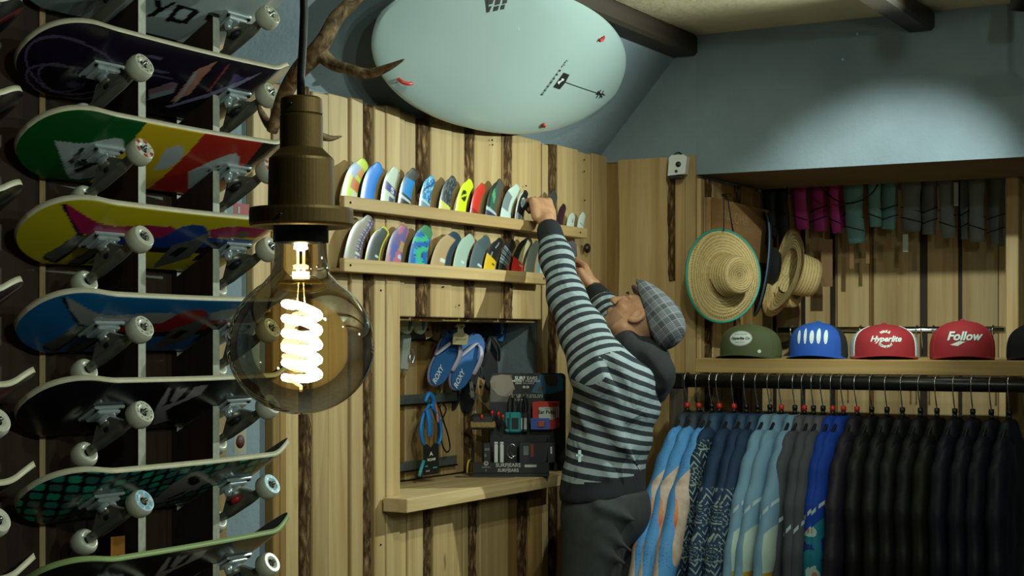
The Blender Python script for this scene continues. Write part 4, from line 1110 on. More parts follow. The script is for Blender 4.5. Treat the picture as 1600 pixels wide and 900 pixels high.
# flip flops
def sandal_outline(L, W, n=28):
    out = []
    for k in range(n):
        a = 2 * math.pi * k / n; y = math.sin(a); x = math.cos(a)
        w = W * (1 + .12 * y) * (1 - .18 * math.exp(-((y + .15) / .35) ** 2)); out.append((x * w * (abs(x) ** -.12 if abs(x) > .01 else 1), y * L))
    return out
def flipflop(M, parent, foot, mid, strapm, L=.128, W=.047, logo=True, flip=1):
    o = sandal_outline(L, W)
    part('sole', MB().prism([(x * 1.03, y * 1.012) for x, y in o], M @ Matrix.Translation((0, 0, -.016)), .010), mid, parent)
    part('footbed', MB().prism(o, M @ Matrix.Translation((0, 0, -.0058)), .006), foot, parent)
    toe = Vector((0.004 * flip, .078, .002))
    for s in (1, -1):
        c = curve([tuple(toe), (s * .014, .066, .017), (s * .031, .03, .021), (s * .043, -.015, .004), (s * .046, -.022, -.004)], 6)
        part('strap', MB().tube([M @ Vector(p) for p in c], [.006 + .004 * math.sin(math.pi * i / (len(c) - 1)) for i in range(len(c))], 8, flat=.45), strapm, parent)
    part('toe_post', MB().tube([M @ Vector((toe.x, toe.y, -.001)), M @ Vector((toe.x, toe.y, .008))], .004, 8), strapm, parent)
    if logo:
        T2 = M @ Matrix.Translation((0, -.078, .0007)) @ Matrix.Rotation(math.pi / 2 * flip, 4, 'Z')
        part('lettering', text('ROXY', .026, T2 if flip else T2, bold=.0005, shear=.2), WHITE, parent)
BLUEF = mat('blue_foam', '1f5590', .7, bump=.2, bscale=300); LIL = mat('lilac_foam', '9a93b8', .6); LILS = mat('lilac_strap', 'a29cae', .5)
XH = NX + .085
def hung(px, py, tilt, X, lean=.0, yaw=.0):
    """frame hanging flat against the wall: local y runs along the sole, heel down"""
    p = on_x(px, py, X); yv = Vector((lean, math.sin(tilt), math.cos(tilt))).normalized(); nv = Vector((1, -yaw, 0)).normalized()
    xv = yv.cross(nv); return frame(p, xv, yv)
p = on_x(716, 520, XH)
t = thing('flip_flops', p, 'blue flip flops with lilac straps and white lettering hanging from a card in the niche', 'sandals')
flipflop(hung(698, 559, .72, XH - .012, .05, .45), t, BLUEF, LIL, LILS, L=.118, W=.05)
flipflop(hung(731, 565, .68, XH + .014, .08, .45), t, BLUEF, LIL, LILS, L=.118, W=.05)
CARD = mat('cream_card', 'b5aa80', .7)
mc = hung(719, 529, 0, XH + .04, 0, .35)
part('hanging_card', MB().prism([(-.034, -.02), (.03, -.022), (.036, .012), (.016, .02), (.012, .036), (.022, .042), (.016, .052), (-.014, .05), (-.026, .04), (-.012, .038), (-.012, .022), (-.032, .014)], mc, .002), CARD, t)
part('card_print', text('COMFORT', .010, mc @ Matrix.Translation((0, -.004, .0022)), shear=.3), mat('brown_ink', '5a4a30', .7), t)
part('hook', MB().tube([on_x(716, 518, NX + .02), on_x(722, 508, XH + .03), on_x(722, 512, XH + .05)], .003, 8), CHROME, t)
BLKF = mat('black_foam', '131316', .6); DGR = mat('dark_grey_rubber', '2c2f31', .5)
for (px, py, tl, dx, lab) in ((757, 556, -.18, .0, 'black flip flops half hidden behind the blue pair'), (727, 588, .2, -.045, 'black and grey flip flops hanging lowest behind the blue pair')):
    X = XH - .035 + dx
    t = thing('flip_flops', on_x(px, py, X), lab, 'sandals')
    flipflop(hung(px - 14, py, tl, X, .04, .3), t, BLKF, DGR, BLKF, L=.125, logo=False); flipflop(hung(px + 8, py + 2, tl - .06, X - .012 + .03, .04, .3), t, BLKF, DGR, DGR, L=.125, logo=False)
    part('hook', MB().tube([Vector((NX + .02, on_x(px, py, X).y, on_x(px, 520, X).z)), Vector((X + .02, on_x(px, py, X).y, on_x(px, 522, X).z))], .003, 8), CHROME, t)
WGR = mat('white_green_foam', 'b5c4a4', .6)
t = thing('flip_flops', on_x(645, 500, NX + .06), 'pale green and white sandals at the top left of the niche', 'sandals')
def slipper(px, py, tl, X, par, a, b, L=.06):
    M = hung(px, py, tl, X, .1, .3); o = sandal_outline(L, .036)
    part('sole', MB().prism(o, M, .012), a, par); part('stripe', MB().prism([(x * .25 + .008, y * .8) for x, y in o], M @ Matrix.Translation((0, 0, .0122)), .001), b, par)
slipper(636, 494, .15, NX + .06, t, WGR, mat('slate_blue_foam', '5a6a94', .6)); slipper(655, 494, -.12, NX + .063, t, WGR, mat('slate_blue_foam', '5a6a94', .6))
t = thing('flip_flops', on_x(782, 500, NX + .06), 'small blue sandal at the top of the niche beside the grey panel', 'sandals')
M = hung(781, 497, -.1, NX + .06, .1, .3); o = sandal_outline(.085, .042)
part('sole', MB().prism([(x * 1.04, y * 1.02) for x, y in o], M, .008), LIL, t); part('footbed', MB().prism(o, M @ Matrix.Translation((0, 0, .0082)), .005), BLUEF, t)
part('lettering', text('ROXY', .02, M @ Matrix.Translation((0, -.03, .0136)) @ Matrix.Rotation(math.pi / 2, 4, 'Z'), bold=.0005), WHITE, t)
KRAFT = mat('kraft_card', '7a5c38', .8)
for (px, py, rot, nmz, w, h2, c) in ((668, 514, -.35, 'tilted brown card tag beside the pale green sandals', .018, .032, KRAFT), (683, 516, .25, 'dark brown card tag right of the tilted tag', .016, .036, mat('dark_kraft', '4a3520', .8)),
                                (694, 512, .1, 'dark tag under the top edge of the niche', .012, .03, DGR), (750, 604, .35, 'brown card tag hanging below the flip flops', .02, .03, KRAFT), (737, 608, -.2, 'narrow grey tag hanging below the blue flip flops', .009, .03, mat('grey_card', '6e6a60', .7))):
    X = NX + .075; M = hung(px, py, rot, X, 0, .2); p = M.translation
    t = thing('swing_tag', p, nmz, 'tag', 'swing tags in the niche')
    part('card', MB().box((-w, -h2, 0), (w, h2, .0012), 0, M, .0004), c, t)
    part('string', MB().tube([M @ Vector((0, h2, .001)), M @ Vector((0, h2 + .03, -.03))], .0009, 6), BLACK, t)
    part('print', MB().box((-w * .3, -.006, .0013), (w * .3, .004, .0018), 0, M), BLACK, t)
# grey carabiners and clear packs at left
t = thing('accessory_pack', on_x(632, 530, NX + .05), 'grey clear pack of metal clips hanging at the left edge of the niche', 'pack')
M = hung(630, 548, .1, NX + .05, .05, .3)
part('pack', MB().box((-.02, -.065, 0), (.022, .055, .014), 0, M, .005), mat('grey_plastic_pack', '6f726a', .3), t)
part('clip', MB().tube([M @ Vector(v) for v in curve([(.02, .01, .016), (.034, -.01, .018), (.03, -.036, .018), (.018, -.03, .018), (.016, -.01, .016)])], .003, 8), CHROME, t)
part('hook', MB().tube([M @ Vector((0, .055, .006)), M @ Vector((0, .075, -.03))], .002, 8), CHROME, t)
# leash
XLE = NX + .06
t = thing('leash', on_x(672, 618, XLE), 'bright blue surf leash coiled and hanging with a black card in the niche', 'leash')
LBL = mat('leash_blue', '1f74c4', .4); TEAL = mat('leash_teal', '3a9aa6', .4)
Q = lambda px, py, dx=0: tuple(on_x(px, py, XLE + dx))
for i in range(4):
    dx = .006 * i
    part('cord', MB().tube(curve([Q(671, 632, dx), Q(664 - i, 650, dx), Q(660 - i, 675, dx), Q(664, 698, dx), Q(674, 703, dx), Q(684 + i, 690, dx), Q(686 + i, 668, dx), Q(680 + i, 648, dx), Q(673, 632, dx)]), .0055, 8), LBL if i != 2 else TEAL, t)
part('cuff', MB().tube(curve([Q(668, 640, .03), Q(671, 655, .034), Q(672, 672, .034), Q(671, 682, .03)]), [.012, .014, .014, .011], 10, flat=.5), LBL, t)
part('cuff', MB().tube(curve([Q(664, 628, .02), Q(670, 616, .024), Q(677, 624, .024), Q(676, 640, .02)]), [.006, .009, .009, .006], 10), LBL, t)
part('tab', MB().tube(curve([Q(679, 625, .02), Q(682, 640, .02), Q(684, 660, .02)]), .004, 8), mat('orange_pink', 'c4705a', .5), t)
M = hung(673, 718, -.05, XLE + .03, 0, .25)
part('card', MB().prism([(-.036, -.05), (.034, -.05), (.036, .05), (.018, .054), (.0, .04), (-.018, .054), (-.034, .05)], M, .003), mat('black_card', '141416', .6), t)
lo = MB(); MW = M @ Matrix.Translation((0, .018, .0032)); lo.add([MW @ Vector(v) for v in ((-.009, -.006, 0), (0, .010, 0), (.009, -.006, 0), (0, -.001, 0))], [(0, 3, 1), (3, 2, 1)], 0, False)
text('ROAM', .013, M @ Matrix.Translation((0, 0, .0032)), lo, bold=.0003)
text('leash', .009, M @ Matrix.Translation((-.018, -.036, .0032)), lo)
part('card_print', lo, WHITE, t)
part('card_print', MB().box((-.03, -.022, .0032), (-.018, -.018, .0036), 0, M).box((.006, -.03, .0032), (.026, -.026, .0036), 0, M), TEAL, t)
part('cord_end', MB().tube([Q(662, 720, .028), Q(657, 736, .03), Q(655, 744, .03)], .006, 8), TEAL, t)
part('cord_end', MB().tube([Q(680, 722, .028), Q(681, 740, .03)], .007, 8), LBL, t)
part('hook', MB().tube([Q(671, 620, -.04), Q(671, 620, .02), Q(671, 616, .03)], .002, 8), CHROME, t)
# bundle of dark cords
t = thing('leash', on_x(692, 640, NX + .04), 'thin black leash loop hanging to the right of the blue one', 'leash')
XQ = NX + .045; q2 = lambda px, py: tuple(on_x(px, py, XQ))
part('cord', MB().tube(curve([q2(686, 632), q2(692, 655), q2(700, 680), q2(703, 700), q2(697, 706), q2(690, 690), q2(690, 660), q2(697, 640), q2(690, 628)]), .0028, 8), BLACK, t)
part('hook', MB().tube([q2(688, 631), tuple(on_x(688, 631, NX + .018))], .002, 8), CHROME, t)
# ------------------------------------------------------------------ ear plug display
DB = 5.57
MD = Matrix.Translation(at_d(812, 740, DB)) @ Matrix(((-FV.x, RV.x, 0, 0), (-FV.y, RV.y, 0, 0), (0, 0, 1, 0), (0, 0, 0, 1)))
MD.translation.z = CZT; MDI = MD.inverted()
def lx(px, py, x): return MDI @ at_d(px, py, DB - x)
def lthing(name, loc, label, cat, group=None):
    t = thing(name, None, label, cat, group, MD @ Matrix.Translation(loc)); WLOC[t.name] = Vector(loc); return t
XDF = .10
zc_ = .0004
d0, d1 = lx(738, 730, XDF + .0), lx(858, 730, XDF)
DY0, DY1 = d0.y, d1.y
XDB = -.012
dsp = lthing('display_stand', ((XDF + XDB) / 2, (DY0 + DY1) / 2, zc_), 'black card display stand of ear plug packs with a photo header on the counter', 'display')
BC = mat('black_display_card', '18181a', .5); BC2 = mat('charcoal_card', '232324', .5)
b = MB(); b.box((XDB, DY0, zc_), (XDF, DY1, zc_ + .012), bev=.001)
part('tray_base', b, BC, dsp)
part('tray_front', MB().box((XDF - .004, DY0, zc_ + .0125), (XDF, DY1, zc_ + .05), bev=.001), BC, dsp)
part('tray_side', MB().prism([(XDF - .0045, zc_ + .0125), (XDF - .0045, zc_ + .05), (XDB + .03, zc_ + .13), (XDB, zc_ + .13), (XDB, zc_ + .0125)], Matrix(((1, 0, 0, 0), (0, 0, 1, DY1 - .004), (0, 1, 0, 0), (0, 0, 0, 1))), .004), BC2, dsp)
part('tray_side', MB().prism([(XDF - .0045, zc_ + .0125), (XDF - .0045, zc_ + .05), (XDB + .03, zc_ + .09), (XDB, zc_ + .09), (XDB, zc_ + .0125)], Matrix(((1, 0, 0, 0), (0, 0, 1, DY0), (0, 1, 0, 0), (0, 0, 0, 1))), .004), BC2, dsp)
XHD = XDB + .012
h0, h1 = lx(766, 640, XHD).y, lx(884, 640, XHD).y; hz = lx(820, 583, XHD).z; hb = zc_ + .0125
rc = .014
hd = [(h0, hb), (h1, hb), (h1, hz - rc), (h1 - rc * .3, hz - rc * .3), (h1 - rc, hz), (h0 + rc, hz), (h0 + rc * .3, hz - rc * .3), (h0, hz - rc)]
MH = Matrix(((0, 0, 1, XHD - .004), (1, 0, 0, 0), (0, 1, 0, 0), (0, 0, 0, 1)))
hdr = part('header_board', MB().prism(hd, MH, .004), BC, dsp)
HF = lambda px, py, e=.0006: tuple(lx(px, py, XHD + e))
def flat(pts, m, nm, e=.0006, parent=None):
    q = MB(); q.add([HF(x, y, e) for x, y in pts], [tuple(range(len(pts)))], 0, False); return part(nm, q, m, parent or dsp)
dz = lambda pts: [(730 + x / 5, 570 + y / 5) for x, y in pts]
flat(dz([(180, 290), (182, 110), (200, 82), (350, 78), (352, 130), (375, 190), (355, 205), (355, 235), (330, 260), (320, 290)]), mat('grey_photo_tone', '5a554e', .6), 'photo_print')
flat(dz([(190, 180), (178, 130), (200, 90), (260, 76), (330, 80), (352, 120), (360, 150), (376, 192), (358, 200), (352, 232), (300, 250), (240, 235)]), mat('head_photo_tone', '857b70', .6), 'photo_print', .0012)
flat(dz([(195, 140), (215, 130), (228, 150), (220, 180), (200, 175)]), mat('ear_photo_tone', '80756a', .6), 'photo_print', .0018)
flat(dz([(500, 215), (570, 78), (735, 78), (748, 110), (748, 200), (640, 230)]), mat('blue_photo_tone', '2a6288', .5), 'photo_print')
flat(dz([(600, 90), (640, 80), (700, 84), (712, 120), (700, 165), (650, 172), (618, 150)]), mat('brown_hair_tone', '3c3026', .6), 'photo_print', .0012)
flat(dz([(540, 205), (560, 170), (592, 168), (600, 190), (570, 215)]), mat('skin_photo_tone', '5a4a40', .6), 'photo_print', .0012)
MHT = lambda px, py: frame(HF(px, py, .0012), (0, 1, 0), (0, 0, 1))
q = text('SURF EARS', .017, MHT(822, 591), bold=.0004); text('PROTECT YOUR EARS', .010, MHT(822, 595.5), q, bold=.0002); text('HEAR  BALANCE', .009, MHT(820, 599), q)
text('the ear plugs for every wave', .0105, MHT(822, 617), q); text('keep water out, let sound in', .0105, MHT(822, 620), q); text('TRY ME', .011, MHT(812, 625), q)
for px in (819, 824.5): q.lathe([(.001, 0), (.0055, 0), (.0055, -.0005)], 14, 0, frame(HF(px, 605, .0012), (0, 1, 0), (0, 0, 1)))
part('lettering', q, WHITE, dsp)
MF = lambda px, py: frame(lx(px, py, XDF + .0006), (0, 1, 0), (0, 0, 1))
q = text('SURF|EARS', .0185, MF(794, 727), bold=.0004); q.lathe([(.005, 0), (.008, 0.0003)], 16, 0, MF(759.5, 724)); text('s', .014, MF(759.5, 724), q); text('EARPLUGS', .006, MF(759.5, 730), q)
q.box((-.021, -.0045, 0), (.021, .0045, .0005), 0, MF(829, 728))
text('SURF|EARS', .0155, MF(794, 735), q, bold=.0004); text('s', .012, MF(759.5, 734.5), q)  # lower row repeats the lettering as its reflection, drawn as print
part('lettering', q, mat('pale_grey_ink', 'a8a8a2', .6), dsp)
part('acrylic_tray', MB().box((XDF + .001, DY0 - .06, zc_ + .0002), (XDF + .018, DY1 - .12, zc_ + .003), bev=.001), mat('smoky_acrylic', '4a4a44', .2), dsp)
def onpack(name, px0, py0, px1, py1, X, th, m, lab, cat='pack', group=None, rot=0):
    a, b = lx(px0, py1, X), lx(px1, py0, X)
    t = lthing(name, ((X - th / 2), (a.y + b.y) / 2, a.z), lab, cat, group)
    part('body', MB().box((X - th, a.y, a.z), (X, b.y, b.z), bev=.003), m, t); return t, X
# red ear putty packs on the header
REDP = mat('red_pack', 'c8382c', .35); BLUP = mat('blue_pack', '4a60b8', .35); WHP = mat('white_pack', 'c4c8c4', .4)
for k in range(4):
    X = XHD + .012 + .009 * k; dx = (3 - k) * 3.0
    a, b = lx(832 + dx, 671 - dx * .4, X), lx(865 + dx, 628 - dx * .1, X)
    t = lthing('blister_pack', (X, (a.y + b.y) / 2, a.z), 'red, white and blue ear putty pack on the display, %s of four' % ('rearmost', 'third', 'second', 'frontmost')[k], 'pack', 'ear putty packs')
    part('card', MB().box((X - .0015, a.y, a.z), (X, b.y, b.z), bev=.0005), REDP, t)
    part('print', MB().box((X + .0002, a.y + (b.y - a.y) * .30, a.z + .035), (X + .0006, b.y - .002, b.z - .018)), WHP, t)
    part('print', MB().box((X + .0002, a.y - .006, a.z), (X + .0010, b.y - (b.y - a.y) * .2, a.z + .040)), BLUP, t)
    part('blister', MB().box((X + .0012, a.y + .018, a.z + .008), (X + .007, b.y - .032, a.z + .030), bev=.003), mat('orange_putty', 'b8583a', .4), t)
    if k == 3:
        part('lettering', text('Ear Putty', .017, frame((X + .001, (a.y + b.y) / 2 + .014, b.z - .036), (0, 1, 0), (0, 0, 1)), bold=.0005), BLACK, t)
        part('lettering', text('soft', .010, frame((X + .001, (a.y + b.y) / 2 + .014, b.z - .023), (0, 1, 0), (0, 0, 1))), BLACK, t)
    part('peg', MB().tube([(XHD + .001, (a.y + b.y) / 2, b.z - .008), (X + .006, (a.y + b.y) / 2, b.z - .008)], .0015, 6), CHROME, t)
TEALC = mat('teal_case', '2a8a90', .35); DKC = mat('dark_case', '1e2122', .4)
for k, (px, m, lab) in enumerate(((798, TEALC, 'teal ear plug case hanging left on the display'), (805, TEALC, 'teal ear plug case hanging in front of another'), (816, DKC, 'dark ear plug case hanging in the middle of the display'), (821, DKC, 'dark ear plug case beside the red packs'))):
    X = XHD + .012 + .006 * (k % 2); a = lx(px, 676, X); b = lx(px, 644, X)
    t = lthing('earplug_case', (X, a.y, a.z), lab, 'case', 'hanging ear plug cases')
    part('case', MB().box((X - .006, a.y - .021 if k < 2 else a.y - .011, a.z), (X + .006, a.y + (.021 if k < 2 else .011), b.z), bev=.005), m, t)
    part('label', MB().box((X + .0061, a.y - .013 if k < 2 else a.y - .005, a.z + .012), (X + .0066, a.y + (.012 if k < 2 else .005), b.z - .02)), BC if k < 2 else mat('pale_grey_ink', 'a8a8a2', .6), t)
    part('lanyard', MB().tube(curve([(X, a.y - .008, b.z), (X, a.y - .009, b.z + .03), (X, a.y, b.z + .062), (X, a.y + .009, b.z + .03), (X, a.y + .008, b.z)]), .0016, 6), BLACK, t)
# hanging sunglasses straps / cork box at the left of the header
for k, (px, py) in enumerate(((752, 656), (768, 650), (778, 652), (785, 656))):
    X = XHD + .03 + .004 * k; p = lx(px, py, X)
    t = lthing('float_strap', p, ('cork and black float pouch with a red tip, left of the display header', 'black strap with a red tip, second from the left by the header', 'black strap with a red tip, third from the left by the header', 'black strap with a red tip nearest the teal cases')[k], 'strap', 'red tipped straps')
    if k == 0:
        part('pouch', MB().box((X - .02, p.y - .038, p.z - .034), (X + .02, p.y + .05, p.z + .022), bev=.01), BC2, t)
        part('cork_band', MB().box((X - .0205, p.y - .0385, p.z - .028), (X + .0205, p.y + .0505, p.z - .004), bev=.004), mat('cork', '8a744c', .8, var=.2, bscale=120), t)
    else: part('strap', MB().tube(curve([tuple(p + Vector((0, 0, .02))), tuple(p + Vector((.012, .004, -.004))), tuple(p + Vector((0, .012, -.03)))]), .005, 8), BC2, t)
    part('red_tip', MB().ball(p + Vector((.022 if k == 0 else .012, .002, .012)), (.006, .006, .009), n=10), RED, t)
    part('peg', MB().tube([(XHD + .001, max(p.y, h0 + .004), p.z + .02), (X, p.y, p.z + .02)], .0015, 6), CHROME, t)
# goods standing in the tray
XT = XDF - .03
t, X = onpack('lip_balm', 772, 694, 778, 724, XT + .012, .012, WHP, 'pale blue tube standing in the display tray, left of two', group='pale tubes in the tray')
part('cap', MB().box((XT, lx(772, 690, XT + .012).y, lx(772, 694, XT + .012).z), (XT + .012, lx(778, 690, XT + .012).y, lx(772, 690.5, XT + .012).z), bev=.002), WHP, t)
t, X = onpack('lip_balm', 781, 694, 787, 724, XT + .012, .012, WHP, 'pale blue tube standing in the display tray, right of two', group='pale tubes in the tray')
part('cap', MB().box((XT, lx(781, 690, XT + .012).y, lx(781, 694, XT + .012).z), (XT + .012, lx(787, 690, XT + .012).y, lx(781, 690.5, XT + .012).z), bev=.002), WHP, t)
t, X = onpack('ear_case', 755, 692, 767, 724, XT + .006, .02, BC2, 'black case with grey print at the left of the tray', 'case')
part('print', MB().box((X + .0002, lx(757, 700, X).y, lx(757, 704, X).z), (X + .0006, lx(765, 700, X).y, lx(757, 700, X).z)).box((X + .0002, lx(757, 700, X).y, lx(757, 714, X).z), (X + .0006, lx(760, 700, X).y, lx(757, 709, X).z)), SLAT, t)
t, X = onpack('product_box', 811, 691, 868, 724, XT - .02, .025, BC2, 'long black box with a grey window and a red bar in the tray', 'box')
part('window', MB().box((X + .0002, lx(818, 700, X).y, lx(818, 711, X).z), (X + .0008, lx(826, 700, X).y, lx(818, 697, X).z)), SLAT, t)
part('red_bar', MB().box((X + .0002, lx(829, 700, X).y, lx(818, 714, X).z), (X + .0016, lx(834, 700, X).y, lx(818, 694, X).z), bev=.0006), mat('dull_red', '8a3a2a', .5), t)
part('print', MB().box((X + .0002, lx(860, 700, X).y, lx(818, 709, X).z), (X + .0008, lx(862.5, 700, X).y, lx(818, 698, X).z)), WHITE, t)
t = lthing('ear_band', lx(800, 705, XT - .0), 'thin metal ring shaped band standing in the tray', 'band')
X = XT + .004; pp = [tuple(lx(800 + 7 * math.cos(a), 705 + 11 * math.sin(a), X)) for a in np.linspace(.6, 5.7, 22)]
part('band', MB().tube(pp, .0022, 8), CHROME, t); pp = [tuple(lx(803 + 5 * math.cos(a), 704 + 9 * math.sin(a), X - .01)) for a in np.linspace(1.2, 5, 16)]; part('band', MB().tube(pp, .0015, 8), CHROME, t)
t = thing('key_clip', on_x(733, 735, NX + .06), 'small yellow clip standing on the counter left of the display', 'clip')
X = NX + .06; part('loop', MB().tube(curve([tuple(on_x(730, 739, X)), tuple(on_x(731, 725, X)), tuple(on_x(734, 719, X)), tuple(on_x(737, 725, X)), tuple(on_x(736.5, 738, X))]), .0036, 8), mat('yellow_plastic', 'c4b41e', .4), t)
# ================================================================== the man
DP = 5.30
W_ = lambda px, py, d=DP: np.array(at_d(px, py, d))
base = W_(948, 790); base[2] = 0
Rv, Fv, Zv = np.array(RV), np.array(FV), np.array(ZV)
side = Rv * SN + Fv * CS          # away from the camera = his right side (world +y)
fwd_b = np.array((-1.0, 0, 0))    # faces the fin wall
spine = [W_(947, 800, 5.30), W_(945, 735, 5.30), W_(956, 660, 5.29), W_(972, 590, 5.28)]
neck = W_(985, 545, 5.28)
LS, LE, LW, LH_ = W_(938, 578, 5.13), W_(885, 464, 5.27), W_(857, 356, 5.43), W_(843, 316, 5.49)
RS, RE, RW, RH = W_(985, 555, 5.45), W_(962, 510, 5.58), W_(931, 458, 5.70), W_(913, 415, 5.78)
HC = W_(1000, 499, 5.28)
fw_h = -.56 * Rv + .72 * Zv + .36 * Fv; fw_h /= np.linalg.norm(fw_h)
up_h = .80 * Rv + .60 * Zv; up_h -= fw_h * (up_h @ fw_h); up_h /= np.linalg.norm(up_h)
rt_h = np.cross(fw_h, up_h)       # his right
HR = np.stack([rt_h, fw_h, up_h])
def hp(x, y, z): return HC + rt_h * x + fw_h * y + up_h * z   # x right, y forward, z to the crown
hipL, hipR = spine[0] - side * .085 + Zv * -.03, spine[0] + side * .085 - Zv * .03
kneeL, kneeR = hipL + np.array((-.03, -.02, -.43)), hipR + np.array((-.02, .03, -.43))
ankL, ankR = np.array((kneeL[0] + .04, kneeL[1] - .01, .085)), np.array((kneeR[0] + .03, kneeR[1] + .01, .085))
lo = np.array([-2.86, 4.28, 0.0]); hi = np.array([-1.80, 5.46, 2.16])
h_ = .0045
B = SDF(lo, hi, h_)
# trunk, legs, arms
B.chain(spine + [neck], [.115, .10, .10, .095, .05], .04)
for s_, hp_, kn, an in ((-1, hipL, kneeL, ankL), (1, hipR, kneeR, ankR)):
    B.chain([hp_, kn, an], [.082, .055, .04], .03); B.cone(an + (0, 0, -.04), an + np.array((-.15, 0, -.055)), .035, .028, .02)
B.chain([spine[3] - side * .06, LS, LE, LW], [.075, .055, .042, .027], .025)
B.chain([spine[3] + side * .06, RS, RE, RW], [.09, .06, .042, .027], .03)
# neck and head
B.chain([neck, hp(0, -.015, -.055)], [.056, .054], .03)
B.ell(hp(0, -.012, .035), (.074, .094, .085), .02, HR)            # skull
B.ell(hp(0, .03, -.045), (.055, .058, .058), .03, HR)             # jaw
B.cone(hp(0, .068, -.092), hp(0, .055, -.088), .017, .024, .02)   # chin
B.cone(hp(-.045, -.005, -.06), hp(0, .05, -.092), .018, .018, .02)
B.cone(hp(.045, -.005, -.06), hp(0, .05, -.092), .018, .018, .02)
B.cone(hp(0, .088, .012), hp(0, .112, -.027), .009, .013, .010)   # nose
for s_ in (-1, 1):
    B.ell(hp(.011 * s_, .100, -.031), (.008, .009, .007), .006, HR)
    B.cone(hp(.012 * s_, .088, .020), hp(.045 * s_, .072, .018), .010, .008, .012)    # brow
    B.ell(hp(.032 * s_, .090, .000), (.015, .010, .009), .008, HR, sub=True)
    B.ell(hp(.032 * s_, .076, .001), (.013, .012, .012), .003, HR)                    # eye
    B.ell(hp(.045 * s_, .062, -.020), (.018, .018, .014), .02, HR)                    # cheek bone
B.cone(hp(-.02, .087, -.056), hp(.02, .087, -.056), .0075, .0075, .006); B.cone(hp(-.017, .085, -.066), hp(.017, .085, -.066), .008, .008, .006)
B.cone(hp(-.022, .098, -.0612), hp(.022, .098, -.0612), .0025, .0025, .004, sub=True)
for s_ in (-1, 1):                                                                    # ears
    e0 = hp(.076 * s_, -.012, -.005)
    B.ell(e0, (.010, .021, .032), .008, HR); B.ell(hp(.085 * s_, -.010, .0), (.006, .010, .016), .004, HR, sub=True)
    B.ell(hp(.078 * s_, -.006, -.03), (.007, .010, .010), .006, HR)
def hand(wr, palm_dir, out_dir, curl, size=1.0, mirror=1, thumb=(.5, .4)):
    """wr wrist, palm_dir along the hand, out_dir towards the back of the hand"""
    d = palm_dir / np.linalg.norm(palm_dir); n = out_dir - d * (out_dir @ d); n /= np.linalg.norm(n); a = np.cross(d, n) * mirror   # a towards the thumb
    g = lambda x, y, z: wr + (a * x + d * y + n * z) * size
    B.chain([g(0, -.02, 0), g(0, .02, 0)], [.027 * size, .027 * size], .015)
    B.ell(g(0, .055, 0), np.array((.042, .046, .017)) * size, .012, np.stack([a, d, n]))
    B.cone(g(-.03, .03, -.004), g(-.030, .085, 0), .014 * size, .0115 * size, .01); B.cone(g(.026, .035, -.006), g(.030, .09, 0), .015 * size, .012 * size, .01)
    for i, (x, L) in enumerate(((.030, .88), (.010, 1.0), (-.010, .94), (-.029, .75))):
        p = np.array(g(x, .088, .002)); ang = 0; seg = [.042 * L, .027 * L, .021 * L]; r = .0098 * size
        for j in range(3):
            ang += curl[j] + .06 * i * (j > 0); q = p + (d * math.cos(ang) - n * math.sin(ang)) * seg[j] * size
            B.cone(p, q, r, r * .92, .003); p = q; r *= .92
    p0, p1 = g(.028, .025, -.012), g(.028 + .03 * thumb[0], .058, -.020); p2 = g(.026 + .012 * thumb[0], .082, -.030 - .012 * thumb[1]); p3 = g(.010, .10, -.036)
    B.cone(p0, p1, .0145 * size, .0125 * size, .008); B.cone(p1, p2, .0115 * size, .0105 * size, .003); B.cone(p2, p3, .0105 * size, .009 * size, .003)
# left hand: fist closed round the fin, back of the hand to the room;  right hand: pinching
hand(LW + (LH_ - LW) * .12, (LH_ - LW) + Zv * .02, np.array((.95, -.55, .30)), (1.05, 1.35, .8), 1.14, 1)
hand(RW + (RH - RW) * .10, (RH - RW) * 1.0, np.array((.85, .25, .1)), (.45, .8, .5), 1.08, -1, (.8, .8))
P, Q = B.surface(); P = relax(P, Q, 2, .5)
man = thing('person', base, 'man in striped hoodie and tweed flat cap reaching up to the fin shelf', 'person')
SKIN, _ts, _bs = base_mat('skin', .5, 0, .4)
_tc = _ts.new('ShaderNodeTexCoord'); _n = _ts.new('ShaderNodeTexNoise', i_Vector=(_tc, 'Object'), i_Scale=40.0, i_Detail=3.0)
_ts.link(_ts.ramp((_n, 0), [(.3, lin('a87858')), (.7, lin('bd8d6c'))]), _bs, 'Base Color'); _bs.inputs['Subsurface Weight'].default_value = .06
STUB = mat('short_stubble', '9a7052', .8, var=.2, bscale=300)
LIP = mat('lips', '8e5648', .45)
C = P[Q].mean(1) - HC; xl, yl, zl = C @ rt_h, C @ fw_h, C @ up_h
inhead = (np.abs(xl) < .1) & (np.abs(yl) < .13) & (np.abs(zl) < .14)
mi = np.zeros(len(Q), int)
mi[inhead & (yl > .0) & (zl < -.046) & (yl > .02 - (zl + .05) * .2)] = 1
mi[inhead & (np.abs(xl) < .024) & (yl > .083) & (zl < -.050) & (zl > -.073)] = 2
mi[inhead & (yl < .005) & (zl > -.04) & (np.abs(xl) < .072)] = 1
body = link('body', np_mesh('body', P - base, Q, [SKIN, STUB, LIP], mi), man); WLOC[body.name] = Vector(base)
EYEW = mat('eye_white', 'c9c4ba', .2); IRIS = mat('eye_iris', '2e221a', .15)
for s_ in (-1, 1):
    m2 = MB(); m2.ball(hp(.032 * s_, .0815, .001), .0085, 0, 14); m2.ball(hp(.032 * s_, .0865, .001), .0045, 1, 10); part('eye', m2, [EYEW, IRIS], man)
m2 = MB()
for s_ in (-1, 1): m2.tube(curve([tuple(hp(.014 * s_, .099, .020)), tuple(hp(.032 * s_, .092, .025)), tuple(hp(.05 * s_, .073, .019))]), .0032, 6, flat=.5)
part('eyebrows', m2, mat('dark_hair', '2c211a', .9), man)
